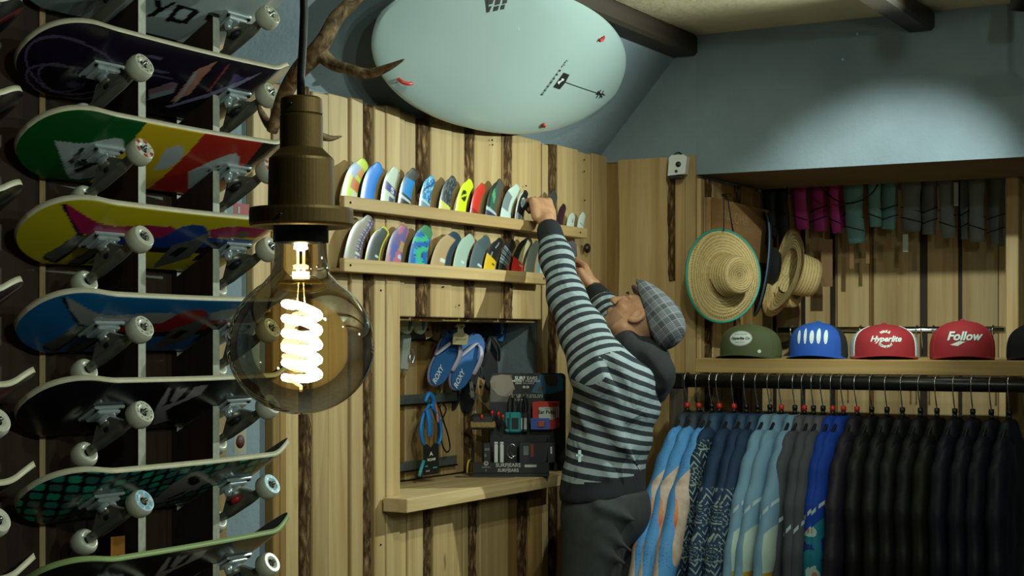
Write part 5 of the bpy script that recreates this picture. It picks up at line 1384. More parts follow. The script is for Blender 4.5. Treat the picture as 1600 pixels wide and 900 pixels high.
# ---------------------------------------------------------------- hoodie
def fabric(name, rough=.85):
    m, t, b = base_mat(name, rough, 0, .15); at = t.new('ShaderNodeAttribute', attribute_name='band'); tc = t.new('ShaderNodeTexCoord')
    nz = t.new('ShaderNodeTexNoise', i_Vector=(tc, 'Object'), i_Scale=14.0, i_Detail=3.0)
    s = t.math('ADD', (at, 'Fac'), t.math('MULTIPLY', t.math('SUBTRACT', (nz, 0), .5), .006))
    f = t.math('FRACT', t.math('DIVIDE', s, .0365)); k = t.ramp(f, [(0, lin('98a4aa')), (.49, lin('98a4aa')), (.51, lin('10141c')), (.98, lin('10141c')), (1.0, lin('98a4aa'))])
    n2 = t.new('ShaderNodeTexNoise', i_Vector=(tc, 'Object'), i_Scale=420.0, i_Detail=2.0)
    c = t.mix(t.math('MULTIPLY', (n2, 0), .5), k, (.08, .10, .11, 1)); t.link(c, b, 'Base Color')
    n3 = t.new('ShaderNodeTexNoise', i_Vector=(tc, 'Object'), i_Scale=9.0, i_Detail=2.0, i_Distortion=1.2)
    bp = t.new('ShaderNodeBump', i_Strength=.5, i_Distance=.03, i_Height=(n3, 0)); bp2 = t.new('ShaderNodeBump', i_Strength=.3, i_Distance=.001, i_Height=(n2, 0), i_Normal=(bp, 0))
    t.link((bp2, 0), b, 'Normal'); return m
STRIPE = fabric('striped_jersey')
NAVY = mat('navy_rib', '14171e', .9, bump=.35, bscale=260); HOODM = mat('black_hood_cloth', '16181b', .9, bump=.3, bscale=60)
H = SDF(lo, hi, .0068)
hemc = W_(941, 768, 5.30)
k_ = .05
def torso(S, g=0.0):
    for c, sd, ft in ((W_(941, 772, 5.30), .185, .132), (W_(944, 735, 5.30), .18, .126), (W_(953, 690, 5.295), .185, .134), (W_(962, 640, 5.29), .195, .142), (W_(972, 595, 5.285), .19, .125)):
        S.ell(c, (ft + g, sd + g, .085), .06, np.stack([np.array((1., 0, 0)), np.array((0, 1., 0)), Zv]))
torso(H)
H.chain([W_(955, 600, 5.2), LS, LS * .5 + LE * .5, LE, LE * .45 + LW * .55, LW + (LE - LW) * .05], [.125, .096, .074, .058, .051, .044], .045)
H.chain([W_(985, 585, 5.36), RS, RS * .5 + RE * .5, RE, RE * .45 + RW * .55, RW + (RE - RW) * .05], [.11, .085, .07, .058, .05, .042], .04)
H.chain([W_(980, 575, 5.28), W_(986, 552, 5.28)], [.10, .08], .04)
# folds
rs_ = np.random.RandomState(3)
for a, b, r in (((912, 590, 5.09), (968, 700, 5.12), .012), ((925, 600, 5.08), (1000, 735, 5.16), .012), ((930, 560, 5.05), (985, 590, 5.1), .012), ((905, 640, 5.13), (950, 742, 5.14), .010)):
    H.cone(W_(*a), W_(*b), r, r * .5, .03)
for a, b in (((918, 640, 5.08), (985, 745, 5.12)), ((945, 560, 5.02), (995, 650, 5.10))): H.cone(W_(*a), W_(*b), .012, .006, .03, sub=True)
H.half(W_(941, 776, 5.30), -Zv * 1.0 + Rv * .10)
# cuffs end at the wrists
P, Q = H.surface()
dl = (P - LW) @ ((LW - LE) / np.linalg.norm(LW - LE)); P = relax(P, Q, 3, .5)
# stripe coordinate
def seg_t(P, a, b):
    ab = b - a; t = (P - a) @ ab / (ab @ ab); tc_ = np.clip(t, 0, 1); return t * np.linalg.norm(ab), np.linalg.norm(P - (a + tc_[:, None] * ab), axis=1)
d_all = []; s_all = []
zz = P[:, 2]; rr = (P - hemc) @ Rv
tl = np.clip((zz - hemc[2]) / .45, 0, 1)
s_all.append(zz + rr * (.10 + .38 * tl)); d_all.append(np.linalg.norm((P - (hemc + (spine[3] - hemc) * np.clip((zz - hemc[2]) / (spine[3][2] - hemc[2]), 0, 1)[:, None])) * (1, .85, .4), axis=1) - .15)
for a, b, c, sh in ((LS, LE, LW, .125), (RS, RE, RW, .115)):
    l1 = np.linalg.norm(b - a); t1, d1 = seg_t(P, a, b); t2, d2 = seg_t(P, b, c)
    use2 = (d2 < d1) & (t2 > 0); w2 = np.clip(.5 + (d1 - d2) / .06, 0, 1)
    s_all.append((np.minimum(t1, l1 + .03)) * (1 - w2) + (l1 + t2) * w2); d_all.append(np.where(use2, d2, d1) - np.where(t1 < 0, .02, sh - .03) - .01)
D_ = np.stack(d_all); ownf = np.argmin(D_[:, Q].mean(2), 0); band = np.stack(s_all)[np.repeat(ownf, 4), Q.ravel()]
Cq = P[Q].mean(1); mi = np.zeros(len(Q), int)
hemt = (Cq - W_(941, 744, 5.30)) @ (-Zv + Rv * .12); mi[(hemt > 0) & (np.abs(Cq[:, 2] - hemc[2]) < .2)] = 1
for a, b in ((LE, LW), (RE, RW)):
    u = (b - a) / np.linalg.norm(b - a); mi[((Cq - b) @ u > -.058) & (np.linalg.norm(Cq - b, axis=1) < .12)] = 1
# sleeves hollowed at the cuffs is not needed: the wrist fills them
me = np_mesh('hoodie', P - base, Q, [STRIPE, NAVY], mi); at = me.attributes.new('band', 'FLOAT', 'CORNER'); at.data.foreach_set('value', band.astype(np.float32))
hood = link('hoodie', me, man); WLOC[hood.name] = Vector(base)
lg = frame(W_(905, 712, 5.06), Rv + Fv * .35, Zv)
part('chest_mark', MB().box((-.004, -.02, 0), (.006, .018, .002), 0, lg).box((-.012, -.002, 0), (.012, .004, .002), 0, lg), mat('pale_print', '9ab0b0', .7), hood)
HS = SDF(lo, hi, .0068)
HS.chain([W_(975, 538, 5.20), W_(1000, 556, 5.22), W_(1022, 585, 5.26), W_(1026, 612, 5.29)], [.038, .058, .062, .030], .03)
HS.chain([W_(1000, 540, 5.33), W_(1020, 560, 5.33), W_(1029, 592, 5.32), W_(1026, 615, 5.30)], [.045, .052, .05, .03], .03)
HS.chain([W_(1013, 548, 5.26), W_(1025, 580, 5.28)], [.05, .055], .03)
HS.chain([W_(965, 535, 5.22), W_(982, 530, 5.20)], [.02, .03], .02)
for a, b in (((1000, 560, 5.15), (1030, 600, 5.2)), ((990, 566, 5.14), (1015, 612, 5.2))): HS.cone(W_(*a), W_(*b), .012, .01, .02, sub=True)
P, Q = HS.surface(); P = relax(P, Q, 2); hd_ = link('hood', np_mesh('hood', P - base, Q, [HOODM]), man, ); WLOC[hd_.name] = Vector(base)
# ---------------------------------------------------------------- trousers, shoes
TRO = mat('dark_grey_canvas', '2a2e2e', .85, var=.15, bscale=40, bump=.3)
T_ = SDF(lo, hi, .0085)
T_.ell(spine[0] + Zv * .02, (.135, .175, .12), .04); T_.chain([W_(946, 772, 5.3), spine[0]], [.13, .14], .05)
for s_, hp_, kn, an in ((-1, hipL, kneeL, ankL), (1, hipR, kneeR, ankR)): T_.chain([hp_, kn, an + (0, 0, .01)], [.112, .085, .072], .03)
for a, b in (((905, 800, 5.16), (985, 860, 5.13)), ((910, 840, 5.15), (975, 880, 5.13)), ((935, 790, 5.12), (990, 812, 5.14))): T_.cone(W_(*a), W_(*b), .014, .008, .03)
T_.half(W_(944, 766, 5.30), Zv); T_.half((0, 0, .055), (0, 0, -1))
P, Q = T_.surface(); P = relax(P, Q, 2); tr_ = link('trousers', np_mesh('trousers', P - base, Q, [TRO]), man); WLOC[tr_.name] = Vector(base)
part('pocket_seam', MB().tube(curve([tuple(W_(909, 792, 5.14)), tuple(W_(902, 820, 5.15)), tuple(W_(899, 860, 5.16))]), .003, 6), mat('dark_seam', '121414', .9), man)
for an in (ankL, ankR):
    m2 = SDF(an - np.array((.27, .08, .11)), an + np.array((.12, .08, .05)), .007)
    m2.cone(an + (0.02, 0, -.03), an + np.array((-.16, 0, -.045)), .05, .036, .03); m2.half((0, 0, .006), (0, 0, -1)); m2.half(an + (0, 0, .02), (0, 0, 1))
    P, Q = m2.surface(); s2 = link('shoe', np_mesh('shoe', relax(P, Q, 2) - base, Q, [BLACK]), man); WLOC[s2.name] = Vector(base)
# ---------------------------------------------------------------- flat cap
def tweed():
    m, t, b = base_mat('grey_check_tweed', .9, 0, .1); tc = t.new('ShaderNodeTexCoord')
    dots = {0: t.new('ShaderNodeVectorMath', operation='DOT_PRODUCT', i_0=(tc, 'Object'), i_1=tuple(fw_h)), 2: t.new('ShaderNodeVectorMath', operation='DOT_PRODUCT', i_0=(tc, 'Object'), i_1=tuple(up_h))}
    def lines(ax, per, wid): f = t.math('FRACT', t.math('DIVIDE', (dots[ax], 'Value'), per)); return t.math('LESS_THAN', f, wid)
    fine = t.math('MULTIPLY', t.math('ADD', lines(0, .0052, .5), lines(2, .0052, .5)), .5)
    big = t.math('MULTIPLY', t.math('ADD', lines(0, .044, .42), lines(2, .044, .42)), .5)
    wht = t.math('MAXIMUM', lines(0, .022, .07), lines(2, .022, .07))
    c = t.ramp(t.math('MULTIPLY', t.math('ADD', fine, big), .5), [(0, lin('73757a')), (.5, lin('54555a')), (1, lin('2b2c31'))])
    c = t.mix(t.math('MULTIPLY', wht, .55), c, lin('9a9ca0'))
    nz = t.new('ShaderNodeTexNoise', i_Vector=(tc, 'Object'), i_Scale=500.0); c = t.mix(t.math('MULTIPLY', (nz, 0), .35), c, lin('3a3a3e')); t.link(c, b, 'Base Color')
    bp = t.new('ShaderNodeBump', i_Strength=.4, i_Distance=.001, i_Height=(nz, 0)); t.link((bp, 0), b, 'Normal'); return m
K = SDF(HC - .26, HC + .26, .0055)
K.ell(hp(0, -.022, .060), (.092, .112, .062), .03, HR); K.ell(hp(0, -.055, .050), (.092, .085, .066), .03, HR); K.ell(hp(0, .045, .066), (.078, .075, .034), .03, HR); K.ell(hp(0, -.075, .020), (.082, .06, .055), .03, HR)
K.half(hp(0, 0, .028), -(up_h + fw_h * -.38))
P, Q = K.surface(); P = relax(P, Q, 2)
cap = link('flat_cap', np_mesh('flat_cap', P - base, Q, [tweed()]), man); WLOC[cap.name] = Vector(base)
bill = SDF(HC - .26, HC + .26, .005); bill.ell(hp(0, .062, .050), (.074, .046, .012), .01, HR)
P, Q = bill.surface(); b2 = link('cap_peak', np_mesh('cap_peak', relax(P, Q, 1) - base, Q, [mat('peak_lining', '4a3a30', .9)]), cap); b2.parent = cap
# fin held by the right hand (dark tip seen above the fingers) and a dark knob of a fin by the wall
KN = SDF(RH - .2, RH + .2, .005)
p = W_(892, 380, 5.72)
m2 = MB(); m2.prism([(-.012, -.05), (.024, -.05), (.020, -.005), (.006, .010), (-.008, .004)], frame(p, Rv, Zv), .006)
solo('surf_fin', m2, mat('dark_violet_fin', '241a2c', .4), 'small dark violet surf fin held in the right hand', 'fin')
m2 = MB(); p = on_x(916, 388, -2.66); m2.ball(p + Vector((.004, 0, 0)), (.012, .019, .019)); solo('coat_peg', m2, BLACK, 'round black peg on the board wall beside the lower hand', 'peg')
p = LH_ + fwd_b * .035 + Zv * .01
m2 = MB(); m2.prism([(-.05, -.03), (-.012, -.05), (.028, -.03), (.040, .004), (.020, .012), (-.02, 0)], frame(p, np.array((.1, 1, 0)), Zv), .006)
solo('surf_fin', m2, mat('black_fin', '141416', .35), 'black surf fin gripped in the raised left hand', 'fin')
# wrist bits
for a, b, s_ in ((RE, RW, .035),):
    u = (b - a) / np.linalg.norm(b - a); c = b + u * .018; n1 = np.cross(u, Zv); n1 /= np.linalg.norm(n1); n2 = np.cross(u, n1)
    part('wristwatch', MB().tube([c + (n1 * math.cos(t) + n2 * math.sin(t)) * .031 for t in np.linspace(0, 2 * math.pi, 20, endpoint=False)], .004, 8, closed=True), DSTEEL, man)
# ================================================================== hat shelf and clothes rail
YSH = 5.29
s0 = on_y(1085.5, 560, YSH); SZ = s0.z; s1x = on_y(1720, 565, YSH).x
o = solo('hat_shelf', MB().box((s0.x, YSH, SZ - .052), (s1x, YSH + .235, SZ), bev=.003), PINE_X, 'thick pine shelf above the clothes rail, holding five caps', 'shelf')
part('deep_board', MB().box((XS + .028, YSH + .2355, SZ - .04), (s1x, 6.25, SZ - .001), bev=.002), PINE_X, o)
YR, RR = 5.235, .0245
RZ = on_y(1075, 594.5, YR).z
x0 = on_y(1071, 594, YR).x; xe = on_y(1740, 600, YR).x
rail = thing('clothes_rail', (x0, YR, RZ), 'black steel clothes rail with a wooden end post under the hat shelf', 'rail')
part('pipe', MB().tube([(x0 - .02, YR, RZ), (xe, YR, RZ)], RR, 20), BLACKM, rail)
xp0, xp1 = on_y(1050, 620, YR).x, on_y(1071.5, 620, YR).x
part('clamp', MB().box((xp0 - .003, YR - .031, RZ - .027), (xp1 + .002, YR + .031, RZ + .027), bev=.004), BLACKM, rail, 'square black clamp')
part('post', MB().box((xp0, YR - .025, 0), (xp1, YR + .025, RZ - .0275), bev=.003), wood('weathered_wood', '5a5044', '3a3028'), rail, 'dark weathered post')
part('post', MB().box((xe - .05, YR - .025, 0), (xe, YR + .025, RZ - .026), bev=.003), MATS['weathered_wood'], rail)
# chrome rail in the alcove behind the caps
zb = on_y(1300, 516, 6.3).z
r2 = thing('back_rail', (-2.2, 6.3, zb), 'thin chrome rail behind the caps at the back of the alcove', 'rail')
part('bar', MB().tube([(XS + .06, 6.3, zb), (on_y(1570, 516, 6.3).x, 6.3, zb)], .014, 14), CHROME, r2)
for px in (1225, 1340, 1455): part('bracket', MB().tube([(on_y(px, 516, 6.3).x, 6.315, zb), (on_y(px, 516, 6.3).x, YBACK - .03, zb)], .008, 8), CHROME, r2)
for k, px in enumerate((1237, 1345, 1433, 1441, 1459, 1552)):
    c = Vector((on_y(px, 516, 6.3).x, 6.3, zb))
    pp = [c + Vector((0, .018 * math.cos(a), .018 * math.sin(a))) for a in np.linspace(math.radians(-60), math.radians(210), 10)] + [c + Vector((0, 0, -.06)), c + Vector((0, 0, -.10))]
    solo('hook', MB().tube(pp, .003, 6), CHROME, 'chrome hook on the thin rail behind the caps, %s from the left' % ('first', 'second', 'third', 'fourth', 'fifth', 'sixth')[k], 'hook', 'hooks on the thin rail')
# ------------------------------------------------------------------ caps
def cap_pt(th, t, a, b, H, fb):
    """th: 0 = front (-y), t: 0 rim .. 1 top"""
    fr = .5 + .5 * math.cos(th)
    p = (1 - t ** (2.4 + fb * fr)) ** (.5)
    z = H * (t ** (.88)) * (1 - .10 * (1 - fr) * 0)
    lean = .018 * fr * t
    return Vector((a * p * math.sin(th), -b * p * math.cos(th) + lean * 0, z - .010 * (1 - fr) * t))
def ballcap(pxl, pxr, pyt, kind, lab, mats, yaw=0.0, Yc=5.40, tall=1.0):
    pl, pr = on_y(pxl, 550, Yc), on_y(pxr, 550, Yc); w = ((pr - pl).length) * .5 * .93
    cxx = (pl.x + pr.x) / 2; Htop = on_y((pxl + pxr) / 2, pyt, Yc).z - SZ
    base = Vector((cxx, Yc, SZ)); M = Matrix.Translation(base) @ Matrix.Rotation(yaw, 4, 'Z')
    t = thing('baseball_cap', None, lab, 'cap', 'caps on the hat shelf', M)
    a, b, H, z0 = w * .93, w * 1.02, Htop - .016, .008
    nth, nt = 72, 22; fa = math.radians(62)
    def crown(sel):
        vs, fs = [], []; ths = [2 * math.pi * i / nth for i in range(nth)]
        for i in range(nth):
            for j in range(nt + 1): vs.append(cap_pt(ths[i], j / nt, a, b, H, 1.6) + Vector((0, 0, z0)))
        for i in range(nth):
            th = (ths[i] + math.pi / nth + math.pi) % (2 * math.pi) - math.pi
            if not sel(th): continue
            i2 = (i + 1) % nth
            for j in range(nt): fs.append((i * (nt + 1) + j, i2 * (nt + 1) + j, i2 * (nt + 1) + j + 1, i * (nt + 1) + j + 1))
        used = sorted({k for f in fs for k in f}); mp = {k: n for n, k in enumerate(used)}
        return MB().add([vs[k] for k in used], [tuple(mp[k] for k in f) for f in fs])
    fm, sm, bm_ = mats
    fp = part('front_panel', crown(lambda th: abs(th) < fa), fm, t); part('rear_panels', crown(lambda th: abs(th) >= fa), sm, t)
    part('button', MB().ball((0, 0, z0 + H - .002), (.009, .009, .005)), fm, t)
    # peak
    m2 = MB(); n = 24; vs = []; fs = []
    for i in range(n + 1):
        th = -fa * 1.12 + 2 * fa * 1.12 * i / n; e = cap_pt(th, 0, a, b, H, 1.6)
        for k in range(6):
            r = k / 5; out = .068 * math.cos(th / (fa * 1.12) * math.pi / 2) ** .7
            dirv = Vector((math.sin(th) * .55, -1, 0)).normalized()
            v = e * (.985) + dirv * out * r; v.z = z0 + .003 - .004 * r + .014 * (1 - (v.x / a) ** 2) * r - .006 * r
            vs.append(v)
    N = len(vs); vs += [v - Vector((0, 0, .003)) for v in vs]
    for i in range(n):
        for k in range(5): q = i * 6 + k; fs += [(q, q + 6, q + 7, q + 1), (q + N, q + 1 + N, q + 7 + N, q + 6 + N)]
        for k in (0, 5): q = i * 6 + k; fs.append((q, q + 6, q + 6 + N, q + N))
    for v in vs: v.z = max(v.z, .0006)
    part('peak', m2.add(vs, fs), bm_, t)
    part('sweatband', MB().lathe([(1.0, 0.0008), (1.0, z0 + .004)], 48, 0, Matrix.Diagonal((a * .985, b * .985, 1, 1))), bm_, t)
    # seams
    for th in (-fa, fa, math.pi):
        part('seam', MB().tube([cap_pt(th, j / 14, a, b, H, 1.6) * 1.004 + Vector((0, 0, z0)) for j in range(14)], .0011, 6), {'red_white': WHITE}.get(kind, sm), t)
    bv = BVHTree.FromPolygons([Vector(v) for v in crown(lambda th: abs(th) < fa + .6).v], crown(lambda th: abs(th) < fa + .6).f)
    def proj(off, u0=0, v0=0, arc=0.0):
        def f(vs):
            out = []
            for v in vs:
                u, w_ = v.x + u0, v.y + v0
                hit = bv.ray_cast(Vector((u, -1, w_)), Vector((0, 1, 0)))
                out.append((hit[0] + hit[1] * (off if hit[1].y < 0 else -off)) if hit[0] is not None else Vector((u, -b * .8, w_)))
            return out
        return f
    zc = z0 + H * .52
    def shape(poly, off=.001, n_sub=0):
        c = (sum(p[0] for p in poly) / len(poly), sum(p[1] for p in poly) / len(poly)); vs = [c] + list(poly)
        V, F = fine([Vector((x, y, 0)) for x, y in vs], [(0, i, i % len(poly) + 1) for i in range(1, len(poly) + 1)], .007); q = MB(); q.add(proj(off)(V), F, 0, False); return q
    def ctext(s, size, u, v, mb=None, arc=0, **kw):
        return text(s, size, None, mb, project=proj(.0016, u, v), **kw)
    def arc_text(s, size, cx_, cz_, R_, up, mb, da):
        n = len(s)
        for i, ch in enumerate(s):
            an = (i - (n - 1) / 2) * da
            def f(vs, an=an):
                q = []
                for v in vs:
                    x, y = v.x, v.y
                    if up: q.append(Vector((cx_ + (R_ + y) * math.sin(an) + x * math.cos(an), cz_ + (R_ + y) * math.cos(an) - x * math.sin(an), 0)))
                    else: q.append(Vector((cx_ + (R_ - y) * math.sin(an) + x * math.cos(an), cz_ - (R_ - y) * math.cos(an) + x * math.sin(an), 0)))
                return proj(.0016)(q)
            text(ch, size, None, mb, project=f, bold=.0006)
    INKW = mat('white_embroidery', 'c6cec8', .8)
    if kind == 'green':
        part('badge', shape(poly_ell((-.004, zc + .002), .042, .027, 0, 40), .0012), INKW, t)
        q = MB(); o_ = proj(.0019); 
        def ring(A, B_, w_): 
            P1 = [Vector((-.004 + A * math.cos(k), zc + .002 + B_ * math.sin(k), 0)) for k in np.linspace(0, 2 * math.pi, 40)]; P2 = [Vector((-.004 + (A - w_) * math.cos(k), zc + .002 + (B_ - w_) * math.sin(k), 0)) for k in np.linspace(0, 2 * math.pi, 40)]
            v1, v2 = o_(P1), o_(P2); q.add(v1 + v2, [(i, i + 1, 41 + i, 40 + i) for i in range(39)], 0, False)
        ring(.040, .0252, .0009)
        text('Hyperlite Co', .0128, None, q, project=proj(.002, -.004, zc + .002), shear=.3, bold=.0006); text('QUALITY BOARDS', .0056, None, q, project=proj(.002, -.004, zc + .0165)); text('WAKE  SUPPLY', .0056, None, q, project=proj(.002, -.004, zc - .012))
        part('badge_print', q, INK, t)
        q = shape(poly_ell((.062, z0 + .018), .0055, .0062), .0012); part('side_mark', q, INKW, t)
    elif kind == 'blue':
        q = MB()
        for k, (h2, w2) in enumerate(((.024, .0058), (.0275, .0054), (.024, .0078), (.027, .0072), (.025, .0066))):
            u = -.050 + k * .0235; r = shape([(u + w2 * math.cos(s) * (1 if k != 1 else 1.0), zc + .004 + (.003 if k in (1, 3) else 0) + h2 * math.sin(s)) for s in np.linspace(0, 2 * math.pi, 20, endpoint=False)], .0014); q.add(r.v, r.f, 0, False)
        part('board_emblem', q, INKW, t)
        q = MB()
        for k in range(5):
            u = -.050 + k * .0235
            q.add(proj(.002)([Vector((u - .0005, zc - .012, 0)), Vector((u + .0005, zc - .012, 0)), Vector((u + .0005, zc + .02, 0)), Vector((u - .0005, zc + .02, 0))]), [(0, 1, 2, 3)], 0, False)
        part('emblem_line', q, mat('grey_thread', '5a6a80', .8), t)
    elif kind == 'red_white':
        q = MB(); ctext('Hyperlite', .027, 0, zc + .001, q, shear=.35, bold=.0009); arc_text('WAKE', .0115, 0, zc + .0, .0265, True, q, .32); arc_text('COMPANY', .0115, 0, zc + .002, .027, False, q, .27)
        q.add(proj(.0015)([Vector((-.020, zc - .0095, 0)), Vector((.028, zc - .0065, 0)), Vector((.029, zc - .0035, 0)), Vector((-.018, zc - .007, 0))]), [(0, 1, 2, 3)], 0, False)
        part('lettering', q, INKW, t)
    elif kind == 'red':
        q = MB(); ctext('Follow', .040, 0, zc + .004, q, shear=.3, bold=.0013)
        q.add(proj(.0015)([Vector(v + (0,)) for v in ((-.044, zc - .024), (-.016, zc - .012), (.045, zc - .001), (.045, zc - .006), (.0, zc - .016), (-.02, zc - .028))]), [(0, 1, 2, 3, 4, 5)], 0, False)
        part('lettering', q, INKW, t)
        part('lettering_shadow', text('Follow', .040, None, project=proj(.0009, .0012, zc + .0025), shear=.3, bold=.0018), mat('dark_red_thread', '3a0d12', .8), t)
    else:
        q = MB(); ctext('Surf', .03, -.004, zc + .008, q, shear=.3, bold=.001); ctext('Coast', .022, -.004, zc - .014, q, shear=.3, bold=.0008); part('lettering', q, INKW, t)
    return t
CG = mat('olive_cotton', '4a5231', .85, bump=.3, bscale=300); CB = mat('blue_cotton', '17499c', .8, bump=.3, bscale=300); CR = mat('red_cotton', '8c1b22', .8, bump=.3, bscale=300); CK = mat('black_cotton', '17191c', .85, bump=.3, bscale=300)
def meshy(name, c):
    m, t, b = base_mat(name, .9); tc = t.new('ShaderNodeTexCoord'); v = t.new('ShaderNodeTexVoronoi', i_Vector=(tc, 'Object'), i_Scale=380.0); C = lin(c)
    t.link(t.ramp((v, 0), [(.25, tuple(x * .35 for x in C[:3]) + (1,)), (.5, C)]), b, 'Base Color'); return m
ballcap(1122, 1226, 502, 'green', 'olive green cap with a white oval badge, leftmost on the shelf', (CG, CG, CG), .06, 5.47)
ballcap(1228, 1330, 499, 'blue', 'blue cap with five white surfboards and black mesh sides', (CB, meshy('black_mesh', '1a1c20'), CB), .14, 5.47)
ballcap(1322, 1442, 502, 'red_white', 'red cap with white mesh sides and white round lettering', (CR, meshy('white_mesh', 'b4bcb8'), CR), .32, 5.47)
ballcap(1446, 1562, 496, 'red', 'all red cap with white script lettering', (CR, CR, CR), .28, 5.47)
ballcap(1566, 1676, 500, 'black', 'black cap with white script at the right picture edge', (CK, CK, CK), .2, 5.47)
# ------------------------------------------------------------------ straw hats, plaque, camera
def straw():
    m, t, b = base_mat('woven_straw', .75, 0, .2); tc = t.new('ShaderNodeTexCoord'); sep = t.new('ShaderNodeSeparateXYZ', i_Vector=(tc, 'Object'))
    r = t.math('SQRT', t.math('ADD', t.math('MULTIPLY', (sep, 0), (sep, 0)), t.math('MULTIPLY', (sep, 1), (sep, 1))))
    ring = t.math('FRACT', t.math('MULTIPLY', t.math('ADD', r, t.math('MULTIPLY', (sep, 2), .9)), 100.0))
    ang = t.math('ARCTAN2', (sep, 0), (sep, 1)); sp = t.math('SINE', t.math('ADD', t.math('MULTIPLY', ang, 90.0), t.math('MULTIPLY', ring, 6.0)))
    n = t.new('ShaderNodeTexNoise', i_Vector=(tc, 'Object'), i_Scale=90.0, i_Detail=4.0)
    f = t.math('ADD', t.math('MULTIPLY', t.math('ABSOLUTE', t.math('SUBTRACT', ring, .5)), .9), t.math('ADD', t.math('MULTIPLY', sp, .10), t.math('MULTIPLY', (n, 0), .5)))
    t.link(t.ramp(f, [(.22, lin('cab482')), (.5, lin('baa06c')), (.85, lin('8d7345'))]), b, 'Base Color')
    bp = t.new('ShaderNodeBump', i_Strength=.8, i_Distance=.004, i_Height=f, invert=True); t.link((bp, 0), b, 'Normal'); return m
STRAW = straw()
def strawhat(center, axis, up, R_, rc_, hc, lab, rim=None, under=None, wave=.0, hangz=None, oval=1.0):
    x = Vector(axis).normalized(); M = frame((0, 0, 0), Vector(up).cross(x), x.cross(Vector(up).cross(x)))
    M = Matrix.Translation(center) @ M   # local z = axis (towards the top of the crown)
    t = thing('straw_hat', None, lab, 'hat', 'hats hanging in the alcove', M)
    n = 64; prof = [(R_, -.010), (R_ * .97, -.006), (R_ * .9, .0), (R_ * .75, .004), (rc_ * 1.12, .003), (rc_ * 1.02, .012), (rc_ * .97, hc * .5), (rc_ * .9, hc * .86), (rc_ * .8, hc * .97), (rc_ * .6, hc), (rc_ * .3, hc * .985), (.001, hc * .98)]
    m2 = MB(); vs = []
    for (r, z) in prof:
        for k in range(n):
            a = 2 * math.pi * k / n; vs.append((r * math.cos(a) * oval, r * math.sin(a), z + wave * math.cos(2 * a) * max(0, (r - rc_) / (R_ - rc_)) - (.012 * math.exp(-(r * math.sin(a) / (rc_ * .5)) ** 2) if r < rc_ * .7 else 0)))
    nb_ = 5
    fs = [(i * n + k, i * n + (k + 1) % n, (i + 1) * n + (k + 1) % n, (i + 1) * n + k) for i in range(len(prof) - 1) for k in range(n)]
    part('crown_and_brim', m2.add(vs, fs), STRAW, t)
    part('brim_underside', MB().add([(v[0], v[1], v[2] - .003) for v in vs[:n * 5]], [(i * n + k, (i + 1) * n + k, (i + 1) * n + (k + 1) % n, i * n + (k + 1) % n) for i in range(4) for k in range(n)]), under or STRAW, t)
    if rim: part('rim', MB().tube([(v[0] * 1.01, v[1] * 1.01, v[2]) for v in vs[:n]], .0052, 8, closed=True), rim, t)
    part('cord', MB().tube(curve([(rc_ * 1.0 * math.cos(a) * oval, rc_ * 1.0 * math.sin(a), .012 + .012 * math.sin(2 * a)) for a in np.linspace(3.3, 6.0, 8)]), .0028, 6), mat('dark_cord', '2a2018', .8), t)
    if hangz:
        top = M.inverted() @ Vector((M.translation.x, M.translation.y, hangz)); e = M.inverted() @ (Vector(center) + Vector((0, 0, R_ * .97)))
        part('hanging_cord', MB().tube([e, top], .0022, 6), MATS['dark_cord'], t)
    return t
GREENR = mat('turquoise_binding', '2f8a7a', .6)
hc1 = on_x(1131, 431, -2.165)
strawhat(hc1, (.86, -.50, .0), (0, 0, 1), .171, .078, .105, 'large straw hat with a turquoise rim hanging by the wooden plaque', GREENR, wave=.008, hangz=hc1.z + .30)
hc2 = at_d(1230, 424, 6.42)
strawhat(hc2, RV * .95 + ZV * -.24 + FV * .16, (0, 0, 1), .172, .088, .130, 'straw hat seen edge on with its crown pointing right, below the pink wetsuits', wave=.012, hangz=ZSOF)
hc3 = at_d(1217, 452, 6.55)
t3 = strawhat(hc3, RV * .75 - FV * .55 - ZV * .2, (0, 0, 1), .12, .07, .09, 'small straw hat with a round dark badge, behind the edge-on hat', wave=.004)
bdg = MB().lathe([(.001, .003), (.022, .003), (.024, 0), (.001, 0)], 24, 0); bdg.box((-.012, .003, .0032), (.012, .012, .004), 1); bdg.box((-.012, -.009, .0032), (.012, -.001, .004), 1)
for i, v in enumerate(bdg.v): bdg.v[i] = tuple(Vector((v[0], v[1], v[2] + .0895)))
part('badge', bdg, [mat('navy_badge', '20242e', .6), mat('badge_print', '9fb0bc', .6)], t3)
hc4 = at_d(1190, 415, 6.50)
BLKH = mat('black_straw', '111214', .7); 
x = (RV * .88 - ZV * .10 + FV * .04).normalized(); M = frame((0, 0, 0), Vector((0, 0, 1)).cross(x), x.cross(Vector((0, 0, 1)).cross(x))); M = Matrix.Translation(hc4) @ M
t = thing('sun_hat', None, 'wide black hat with a thin blue rim, seen edge on beside the plaque', 'hat', 'hats hanging in the alcove', M)
m2 = MB().lathe([(.22, -.02), (.215, -.008), (.15, .004), (.09, .004), (.08, .05), (.06, .07), (.001, .072)], 56, 0); part('crown_and_brim', m2, BLKH, t)
part('rim', MB().tube([(.22 * math.cos(a), .22 * math.sin(a), -.02) for a in np.linspace(0, 2 * math.pi, 56, endpoint=False)], .004, 6, closed=True), mat('slate_blue_rim', '44546a', .6), t)
part('hanging_cord', MB().tube([M.inverted() @ (hc4 + Vector((0, 0, .2))), M.inverted() @ Vector((hc4.x, hc4.y, ZSOF))], .0025, 6), MATS['dark_cord'], t)
